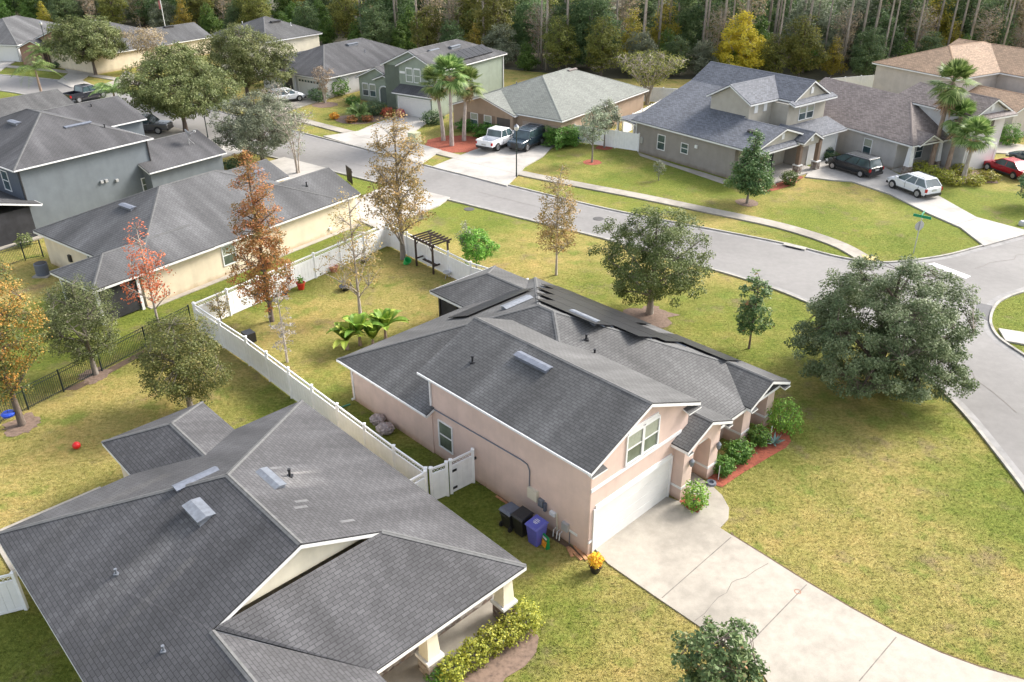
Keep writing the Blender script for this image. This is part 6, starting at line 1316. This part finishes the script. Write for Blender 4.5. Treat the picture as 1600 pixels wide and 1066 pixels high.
# --- palms
def fan_palm(label, px, top_px, ln=0.0, trunk_r=.20, seed=0, leaf=1.05, g=None, nfr=34, skirt=1.3, bark='palmbark'):
    base = G(*px); H = HT(px[0], px[1], top_px); t = thing('fan_palm', label, 'palm tree', base, group=g); rs = np.random.default_rng(seed)
    tm = MB(); m = 9; pts = [Vector((ln*(i/m)**1.5, 0, H*i/m)) for i in range(m+1)]; tm.tube([pts[0]-Vector((0, 0, .2))]+pts, [trunk_r*1.5]+[trunk_r*(1.25-.4*min(1, i/4))*(1+.04*(i % 2)) for i in range(m+1)], 10); tm.build('trunk', M[bark], t)
    top_ = pts[-1]; fm = MB(); rn = []
    def frond(M_, az, el, L, droop, blade, nseg=23, col=None):
        d = Vector((math.cos(az)*math.cos(el), math.sin(az)*math.cos(el), math.sin(el))); side = Vector((-math.sin(az), math.cos(az), 0)); hub = top_+d*L*.55; hub.z -= droop*.15*L
        M_.tube([top_, hub], [.03, .015], 3, cap=False); up = side.cross(d) 
        for i in range(nseg):
            a = math.radians(-110+220*i/(nseg-1)); dd = d*math.cos(a)+side*math.sin(a); ln_ = blade*(1-.18*abs(a)/2)
            p1 = hub+dd*ln_*.55+up*.02; p2 = hub+dd*ln_; p2.z -= droop*ln_*.45*rs.uniform(.7, 1.3); w_ = (side*math.cos(a)-d*math.sin(a))*ln_*.052
            M_.face([hub, p1+w_, p2, p1-w_])
    for i in range(nfr):
        el = math.radians(rs.uniform(-40, 85)); az = i*2.4+rs.uniform(-.3, .3); frond(fm, az, el, leaf*rs.uniform(.9, 1.2), .5-.3*math.sin(el), leaf*rs.uniform(.62, .8))
    o = fm.build('fronds', M['lf_palm'], t); at = o.data.attributes.new('rnd', 'FLOAT', 'FACE'); at.data.foreach_set('value', rs.uniform(.1, 1, len(o.data.polygons)).astype(np.float32))
    dm = MB()
    for i in range(nfr):
        el = math.radians(rs.uniform(-86, -70)); az = i*2.4+.8; frond(dm, az, el, skirt*rs.uniform(.4, 1.0), .1, skirt*rs.uniform(.25, .42), 7)
    o = dm.build('dead_fronds', M['lf_deadfrond'], t); at = o.data.attributes.new('rnd', 'FLOAT', 'FACE'); at.data.foreach_set('value', rs.uniform(0, 1, len(o.data.polygons)).astype(np.float32))
    return t
fan_palm('left fan palm of the three in the red mulch circle', (693, 220), 128, -.6, seed=1, leaf=1.7, bark='palmgrey', skirt=2.6); fan_palm('middle and tallest fan palm of the three in the red mulch circle', (706, 228), 112, .1, seed=2, leaf=1.8, bark='palmgrey', skirt=2.8); fan_palm('right fan palm of the three in the red mulch circle', (725, 220), 130, .5, seed=3, leaf=1.7, bark='palmgrey', skirt=2.5)
fan_palm('tallest fan palm with a thick skirt of dead fronds before the brown-roofed house', (1452, 266), 128, .25, .22, 4, 1.9, skirt=3.6); fan_palm('middle fan palm before the brown-roofed house, with rough dark trunk', (1478, 270), 182, .1, .22, 5, 1.5, skirt=2.8); fan_palm('shortest fan palm, in front of the other two by the brown-roofed house', (1503, 286), 212, .1, .20, 6, 1.6, skirt=2.0, bark='palmgrey')
def queen_palm(label, base, H, L=3.0, seed=0, n=18, name='queen_palm', mat='lf_palm', cat='palm tree'):
    t = thing(name, label, cat, base); rs = np.random.default_rng(seed); tm = MB(); tm.tube([(0, 0, -.1), (0, 0, H*.5), (0, 0, H)], [.19, .15, .10], 8); tm.build('trunk', M['palmbark'], t); fm = MB()
    for i in range(n):
        az = i*2.4; el = math.radians(rs.uniform(5, 75)); d = Vector((math.cos(az), math.sin(az), 0)); pts = []; m = 9
        for k in range(m+1):
            s = k/m*L; pts.append(Vector((0, 0, H))+d*s*math.cos(el)*.95+Vector((0, 0, s*math.sin(el)-.22*s*s*(1.1-.4*math.sin(el)))))
        fm.tube(pts, [.03*(1-k/(m+1)) for k in range(m+1)], 3, cap=False); side = Vector((-d.y, d.x, 0))
        for k in range(1, m+1):
            for q in (0, .33, .66):
                p = pts[k-1].lerp(pts[k], q); tt = (k-1+q)/m; ll = .62*L/3*math.sin(math.pi*min(1, .15+tt*.85))+.08
                for s in (1, -1):
                    e = p+side*s*ll+d*ll*.35-Vector((0, 0, ll*.45)); w_ = d*.035; fm.face([p-w_, p+w_, e+w_*.3, e-w_*.3])
    o = fm.build('fronds', M[mat], t); at = o.data.attributes.new('rnd', 'FLOAT', 'FACE'); at.data.foreach_set('value', rs.uniform(.15, 1, len(o.data.polygons)).astype(np.float32)); return t
queen_palm('feathery palm standing at the street, left of the grey two-storey house', G(66, 150), 3.6, 3.7, 1); queen_palm('feathery bright green palm just right of the black pickup', G(187, 188), 3.4, 3.6, 2); queen_palm('low feathery palm beside the brick entry house, top left', G(72, 108), 2.6, 3.2, 3)
queen_palm('short arching sago palm in the bed before the green house', G(563, 186), .6, 2.4, 4, 26, 'sago_palm', cat='shrub')
def banana(label, px, seed, L=1.7, n=13, hh=.8):
    t = thing('banana_plant', label, 'banana plant', G(*px)); rs = np.random.default_rng(seed); sm = MB(); sm.tube([(0, 0, 0), (0, 0, hh)], [.12, .07], 7); sm.build('stem', M['palmbark'], t); fm = MB(); vals = []
    for i in range(n):
        az = i*2.4+rs.uniform(-.3, .3); el = math.radians(rs.uniform(42, 84)); l_ = L*rs.uniform(.7, 1.15); d = Vector((math.cos(az), math.sin(az), 0)); side = Vector((-d.y, d.x, 0)); m = 7; v_ = rs.uniform(.2, 1)
        P_ = [Vector((0, 0, hh))+d*(k/m*l_)*math.cos(el)+Vector((0, 0, k/m*l_*math.sin(el)-.5*(k/m*l_)**2*.45)) for k in range(m+1)]
        for k in range(m):
            w0, w1 = [.24*math.sin(math.pi*min(1, .08+.92*x/m))**.6 if x else .03 for x in (k, k+1)]
            for s in (1, -1): fm.face([P_[k], P_[k+1], P_[k+1]+side*s*w1+Vector((0, 0, .06)), P_[k]+side*s*w0+Vector((0, 0, .06))]); vals.append(v_)
    o = fm.build('leaves', M['lf_banana'], t); at = o.data.attributes.new('rnd', 'FLOAT', 'FACE'); at.data.foreach_set('value', np.array(vals, dtype=np.float32)); return t
banana('leftmost clump of banana plants behind the pink house', (543, 546), 1, 2.3, 20, .5); banana('middle banana plant with the tallest leaves behind the pink house', (563, 540), 2, 2.6, 20, hh=.8); banana('rightmost banana plant touching the pink house roof edge', (603, 530), 3, 2.4, 26, .7); banana('low banana shoots between the taller clumps behind the pink house', (583, 540), 4, 2.0, 16, .4)
# --- shrubs
def shrub(label, px, r, h, leafm, seed=0, name='shrub', lsize=.10, n=None, group=None, cat='shrub', boxy=False, e=1.0, rz=0, z=0):
    t = thing(name, label, cat, G(*px)+Vector((0, 0, z)), rz, group=group); rs = np.random.default_rng(seed); n = n or int(1400*max(.5, r))
    sm = MB()
    for k in range(6): a = k*1.05; sm.tube([(0, 0, 0), (math.cos(a)*r*.5*e, math.sin(a)*r*.5, h*.7)], [.02, .008], 4)
    sm.build('stems', M['bark'], t)
    d = rs.normal(size=(n, 3)); d /= np.linalg.norm(d, axis=1)[:, None]; rad = rs.uniform(.45, 1, n)**.4
    if boxy: d = d/np.maximum(np.abs(d).max(1)[:, None], .2)*.82
    lum = 1+.26*np.sin(d[:, 0]*5+seed)*np.cos(d[:, 1]*6+seed*2)+.18*np.sin(d[:, 2]*9+seed)+rs.normal(0, .07, n)
    P = d*(rad*lum)[:, None]*np.array([r*e, r, h*.52])+np.array([0, 0, h*.52]); P[:, 2] = np.maximum(P[:, 2], .03)
    me = leaf_mesh('foliage', P, lsize, leafm, rnd=.5+rs.normal(0, .22, n), out=d); o = bpy.data.objects.new('foliage', me); C.objects.link(o); o.parent = t; return t
shrub('leafy yellow-green bush in the mulch at the pink garage pier', (1085, 793), .55, 1.2, 'lf_brightgreen', 1, lsize=.11, n=1100)
shrub('rounded green shrub by the pink entry, nearest the walk', (1128, 738), .52, .8, 'lf_hedge', 2, lsize=.10, n=2200); shrub('larger dark green shrub below the entry window', (1152, 718), .62, .95, 'lf_hedge', 3, lsize=.11, n=2600)
shrub('dark shrub between the two piers of the front right gable', (1184, 694), .5, .95, 'lf_hedge', 4, lsize=.11, n=1900); shrub('airy light green bush at the right corner of the pink house', (1222, 672), .85, 1.6, 'lf_brightgreen', 5, lsize=.11, n=1700)
t = thing('agave', 'blue-grey agave rosette in red mulch at the pink house corner', 'agave', G(1209, 693)); fm = MB()
for k in range(16):
    a = k*2.4; el = .35+.5*(k % 3)/2; d = Vector((math.cos(a)*math.cos(el), math.sin(a)*math.cos(el), math.sin(el))); s = Vector((-math.sin(a), math.cos(a), 0)); fm.face([Vector((0, 0, .05))-s*.04, Vector((0, 0, .05))+s*.04, d*.3+s*.06, d*.62, d*.3-s*.06])
fm.build('leaves', plain('agave_leaf', (.16, .25, .22), .5), t)
pc = pot((930, 893), 'orange croton plant in a black pot at the garage corner', 'black', .26, .34); rs = np.random.default_rng(8); d = rs.normal(size=(420, 3)); d /= np.linalg.norm(d, axis=1)[:, None]; me = leaf_mesh('foliage', d*.33*rs.uniform(.5, 1, (420, 1))+np.array([0, 0, .62]), .15, 'lf_croton', out=d, aspect=.35, rnd=rs.uniform(0, 1, 420)); o = bpy.data.objects.new('foliage', me); C.objects.link(o); o.parent = pc
pg_ = leaf_mesh('foliage', rng.normal(0, .13, (90, 3))+np.array([0, 0, .65]), .16, 'lf_hedge'); o = bpy.data.objects.new('foliage', pg_); C.objects.link(o); o.parent = P_red
for i, (px, r, h_, lb) in enumerate((((706, 1058), .5, .75, 'yellow-green shrub lowest in the row by the porch columns'), ((741, 1034), .55, .85, 'second yellow-green shrub from the bottom of the porch row'), ((768, 1014), .55, .9, 'middle yellow-green shrub of the porch row'), ((797, 998), .55, .9, 'second from top yellow-green shrub of the porch row'), ((821, 981), .58, 1.05, 'tallest yellow-green shrub at the top of the porch row'))):
    shrub(lb, px, r, h_, 'lf_limeS', 20+i, lsize=.10, n=1300) if 'lf_limeS' in M else (M.__setitem__('lf_limeS', leafmat('leaves_yellow_shrub', [(0, (.10, .13, .02)), (.5, (.30, .31, .04)), (1, (.55, .50, .09))])), shrub(lb, px, r, h_, 'lf_limeS', 20+i, lsize=.10, n=1300))
shrub('small green weed clump below the porch shrubs', (683, 1062), .4, .5, 'lf_hedge', 30, lsize=.09)
shrub('big boxy clipped hedge beside the taupe garage', (877, 228), 1.6, 2.0, 'lf_hedge', 31, 'hedge', .15, 11000, boxy=True, rz=.6, e=1.15, cat='hedge'); shrub('low hedge of dark leaves behind the palm trunks, left half', (738, 204), 1.25, 1.4, 'lf_hedge', 32, 'hedge', .15, 5200, cat='hedge', e=1.3)
shrub('low hedge below the windows of the taupe house', (764, 214), 1.2, 1.4, 'lf_hedge', 33, 'hedge', .15, 5200, cat='hedge', e=1.4); shrub('round clipped shrub right of the green house garage', (676, 194), 1.15, 1.5, 'lf_dkgreen', 34, lsize=.15, n=2400)
shrub('dark round shrub below the green house windows', (586, 179), 1.35, 1.6, 'lf_dkgreen', 35, lsize=.15, n=2600); shrub('small round shrub at the left corner of the green house', (552, 164), .9, 1.1, 'lf_hedge', 36, lsize=.14, n=1500)
shrub('reddish-yellow croton in the bed before the green house, left', (523, 186), .55, .7, 'lf_croton', 37, lsize=.15, n=500); shrub('rusty croton clump under the sago palm', (550, 191), .7, .7, 'lf_orange', 38, lsize=.15, n=700); shrub('second rusty croton clump right of the sago palm', (574, 190), .7, .7, 'lf_orange', 39, lsize=.15, n=700)
shrub('reddish ornamental bush near the green house doorway', (606, 183), .7, 1.1, 'lf_redleaf', 40, lsize=.15, n=600)
shrub('round clipped bush on red mulch by the stone porch column', (1233, 288), .75, 1.2, 'lf_oak', 41, lsize=.12, n=2200); shrub('round dark bush on red mulch behind the magnolia', (1190, 296), .95, 1.4, 'lf_oak', 42, lsize=.12, n=2600)
shrub('clipped bush beside the white garage of the grey corner house', (1294, 250), .7, 1.1, 'lf_dkgreen', 43, lsize=.12, n=1500); shrub('bright green bush at the wall of the tan-roofed house', (1572, 226), 1.25, 2.0, 'lf_hedge', 44, lsize=.16, n=2600)
for i, (px, r, h_, lb) in enumerate((((1436, 272), .9, 1.1, 'first yellowish bush left of the fan palms'), ((1452, 277), .85, 1.1, 'yellow-green bush at the foot of the tallest fan palm'), ((1474, 283), .9, 1.0, 'yellow-green bush between two fan palm trunks'), ((1490, 289), .8, .9, 'pale bush left of the shortest fan palm'), ((1520, 288), .9, .9, 'pale bush right of the shortest fan palm'), ((1543, 282), .9, .8, 'rightmost pale bush near the red sedan'), ((1500, 272), .9, .9, 'pale bush behind the shortest fan palm'))):
    shrub(lb, px, r, h_, 'lf_limeS', 50+i, lsize=.15, n=1000)
shrub('green shrub left of the small crape myrtle', (497, 158), 1.2, 1.6, 'lf_dkgreen', 60, lsize=.18, n=1700); shrub('light green shrub right of the small crape myrtle', (528, 150), 1.5, 2.3, 'lf_hedge', 61, lsize=.18, n=2300); shrub('small green shrub at the entry of the white-walled house', (443, 146), .9, 1.0, 'lf_hedge', 62, lsize=.18, n=900)
shrub('low dark shrub at the brick entry, top left', (96, 105), 1.0, 1.0, 'lf_dkgreen', 63, lsize=.2, n=900); shrub('yellow-green shrub by the screened porch of the grey house', (40, 385), .6, .9, 'lf_oaklt', 64, lsize=.13, n=700); shrub('dark low shrubs behind the grey garage wing', (367, 262), 1.0, .8, 'lf_dkgreen', 65, lsize=.16, n=1000)
M['lf_fgreen'] = leafmat('leaves_woods_green', [(0, (.06, .10, .045)), (.5, (.14, .21, .085)), (1, (.28, .34, .15))], .5)
M['lf_fgrey'] = leafmat('leaves_woods_grey', [(0, (.11, .13, .08)), (.5, (.23, .255, .165)), (1, (.38, .40, .28))], .45)
# --- woods behind the houses
floor_kinds = []
def proto(name, label, **k): 
    t = make_tree(name, label, 'tree', loc=(0, -500, 0), group=label, **k); return t
def drop(t):
    for ch in list(t.children): bpy.data.objects.remove(ch)
    bpy.data.objects.remove(t)
PK = [proto('forest_tree', 'dark green dense tree in the woods behind the houses', H=11.5, R=4.0, zc=.6, shape='dome', ncl=240, lpc=38, lsize=.36, leafm='lf_fgreen', seed=81, trunk_r=.2, cl_r=1.0, lump=.3, nl=8, twigs=False, bark='barkdk'),
      proto('forest_tree', 'olive yellow-green tree in the woods behind the houses', H=12, R=3.6, zc=1.5, shape='round', ncl=200, lpc=34, lsize=.38, leafm='lf_olive', seed=83, trunk_r=.2, cl_r=.95, lump=.35, nl=9, bark='barkdk', tw_r=.03),
      proto('forest_tree', 'grey-green leafy tree at the edge of the woods', H=9, R=3.8, zc=.5, shape='dome', ncl=230, lpc=36, lsize=.34, leafm='lf_fgrey', seed=85, trunk_r=.2, cl_r=.9, lump=.3, nl=8, twigs=False, bark='bark'),
      proto('forest_tree', 'bare brown twiggy tree in the woods', H=13, R=3.0, zc=2.0, shape='vase', ncl=330, lpc=5, lsize=.28, leafm='lf_brownish', seed=87, trunk_r=.16, cl_r=.7, lump=.3, nl=18, bark='barklt', tw_r=.035),
      proto('forest_tree', 'bright green young tree in the woods', H=8, R=2.8, zc=.6, shape='cone', ncl=170, lpc=32, lsize=.36, leafm='lf_pinefol', seed=89, trunk_r=.14, cl_r=.9, lump=.35, nl=8, twigs=False, bark='bark'),
      proto('forest_tree', 'yellowing tree among the dark woods', H=10, R=2.8, zc=1.0, shape='cone', ncl=170, lpc=22, lsize=.34, leafm='lf_oakyel', seed=91, trunk_r=.14, cl_r=.85, lump=.4, nl=9, bark='bark') if 0 else None]
M['lf_oakyel'] = leafmat('leaves_yellowing', [(0, (.16, .17, .03)), (.5, (.36, .31, .05)), (1, (.60, .46, .09))], .5)
PK[5] = proto('forest_tree', 'yellowing tree among the dark woods', H=10, R=2.8, zc=1.0, shape='cone', ncl=170, lpc=22, lsize=.34, leafm='lf_oakyel', seed=91, trunk_r=.14, cl_r=.85, lump=.4, nl=9, bark='bark')
pine = thing('pine_tree', 'tall straight bare pine trunk in the woods', 'tree', (0, -520, 0), group='tall pines in the woods'); tm = MB(); tm.tube([(0, 0, -.2), (.1, 0, 8), (.05, .1, 17), (.2, 0, 24)], [.20, .16, .12, .05], 8)
for k in range(14): a = k*2.4; z = 4+k*.7; tm.tube([(0.08, 0, z), (math.cos(a)*.8, math.sin(a)*.8, z+.3)], [.03, .01], 3)
tm.build('trunk', M['pine'], pine, smooth=True); cl = crown_points(2.4, 17, 24.5, 'round', 50, .3, .5, 93); P = np.repeat(cl[:, :3], 22, 0)+rng.normal(0, .42, (50*22, 3)); me = leaf_mesh('crown', P, .5, 'lf_pinefol', aspect=.25); o = bpy.data.objects.new('crown', me); C.objects.link(o); o.parent = pine
edge = [(-170, 205), (-130, 188), (-95, 176), (-62, 164), (-45, 157), (-30, 150), (-16, 140), (-2, 130), (14, 123), (30, 121), (45, 120.5), (60, 122), (80, 126), (110, 128)]
def edge_y(x):
    for (a, b), (c, d) in zip(edge[:-1], edge[1:]):
        if a <= x <= c: return b+(d-b)*(x-a)/(c-a)
    return 130
lab = {0: 'dark green dense tree in the woods behind the houses'}
rs = np.random.default_rng(12); cnt = 0
KN = ['dark green dense tree', 'olive yellow-green tree', 'grey-green leafy tree', 'bare brown twiggy tree', 'bright green young tree', 'yellowing tree']
SEC = [(150, 'behind the white garage house'), (300, 'behind the brick gable house'), (400, 'left of the cream two-storey house'), (520, 'behind the cream two-storey house'), (640, 'behind the charcoal-roofed white house'), (800, 'behind the green two-storey house'), (930, 'behind the tan-brown house'), (1090, 'behind the bare crape myrtle'), (1210, 'beside the bright yellow tree'), (1330, 'behind the blue-grey roofed house'), (1460, 'left behind the tan-roofed house'), (9999, 'right behind the tan-roofed house')]
def where(x, y):
    v = np.array([x, y, -CAMH]); px = 800+FPX*(v @ _r2)/(v @ _f); return [s_ for lim, s_ in SEC if px < lim][0]
def place_forest(kind, x, y, sc, zs=1.0):
    src = PK[kind] if kind < 9 else pine
    d = y-edge_y(x); dep = 'front-row' if d < 4 else ('second-row' if d < 9.5 else ('deeper' if d < 16 else 'deepest'))
    lb = f'{dep} {KN[kind]} in the woods {where(x, y)}'
    return copy_tree(src, (x, y, 0), rs.uniform(0, 6.28), sc, zs=zs, label=lb, group=lb)
for row, (dy, step, w_) in enumerate(((1.5, 4.8, (.20, .14, .30, .12, .14, .10)), (7, 6.0, (.26, .20, .12, .18, .14, .10)), (13.5, 7.4, (.34, .22, .06, .18, .12, .08)), (21.5, 8.0, (.4, .25, .0, .2, .1, .05)), (30, 7.5, (.5, .3, .0, .1, .1, .0)), (41, 8, (.6, .3, .0, .1, .0, .0)))):
    x = -128+rs.uniform(0, 3)
    while x < (104 if row < 3 else 100):
        y = edge_y(x)+dy+rs.uniform(-1.6, 1.6); k = int(rs.choice(6, p=w_)); sc = rs.uniform(.75, 1.15)*(.62 if row == 0 else (.85 if row == 1 else 1.05))
        if x > 18 and k in (1,) and rs.uniform() < .5: k = 0
        if abs(y)/max(1, abs(x)) > 1.1 or y > 60: 
            if abs(x)*1.0 < (y*.70+12): place_forest(k, x, y, sc); cnt += 1
        x += step*rs.uniform(.8, 1.25)
x = -30
while x < 100:
    for j in range(2):
        xx = x+rs.uniform(-2, 2); y = edge_y(xx)+rs.uniform(.5, 20)
        if xx < y*.70+8: lb = ('nearer' if y-edge_y(xx) < 9 else 'farther')+' tall bare pine trunk rising in the woods '+where(xx, y); copy_tree(pine, (xx, y, 0), rs.uniform(0, 6.28), rs.uniform(.75, 1.15), label=lb, group=lb)
    x += 2.6 if x > 0 else 5
for t in PK+[pine]: drop(t)
# --- grass blades standing in the nearer lawns
def inpoly(X, Y, poly):
    r = np.zeros(len(X), bool); n = len(poly)
    for i in range(n):
        x0, y0 = poly[i][:2]; x1, y1 = poly[(i+1) % n][:2]
        if abs(y1-y0) < 1e-9: continue
        r ^= ((y0 > Y) != (y1 > Y)) & (X < (x1-x0)*(Y-y0)/(y1-y0)+x0)
    return r
N = 260000
yy = 15+rng.uniform(0, 1, N)**1.5*47; xx = rng.uniform(-.66, .66, N)*(yy*.92+14)
keep = ~inpoly(xx, yy, [(p.x, p.y) for p in farL]+[(p.x, p.y) for p in islL]+[(p.x, p.y) for p in nearL[::-1]])
for o in [q for q in C.objects if q.get('kind') == 'structure' and q.name.split('.')[0] in ('driveway', 'entry_walk', 'mulch_bed', 'sidewalk', 'soil_strip', 'forest_floor')]:
    co = [o.matrix_world @ v.co for v in o.data.vertices]; k = len(co)
    f = max(o.data.polygons, key=lambda p: len(p.vertices)); keep &= ~inpoly(xx, yy, [co[i] for i in f.vertices])
for fr, a0, a1, b0, b1 in ((P1, -33, -16.4, 20, 33.8), (P2, -30.8, -15.5, 3, 15.6), (P2, -16, -3, 3, 8.9), (P2, -18.7, -15.5, 8.8, 15.6), (P3, -60.5, -48, 22, 44)):
    keep &= ~inpoly(xx, yy, [fr.w(a, b) for a, b in ((a0, b0), (a1, b0), (a1, b1), (a0, b1))])
xx, yy = xx[keep], yy[keep]
sz = .07+.0012*yy
P = np.stack([xx, yy, sz*.25], 1).astype(float)
me = leaf_mesh('grass', P, .075, 'grass', up=1.1, aspect=.42)
o = bpy.data.objects.new('grass', me); C.objects.link(o); o['kind'] = 'stuff'; o['label'] = 'short yellow-green lawn grass around the near houses'
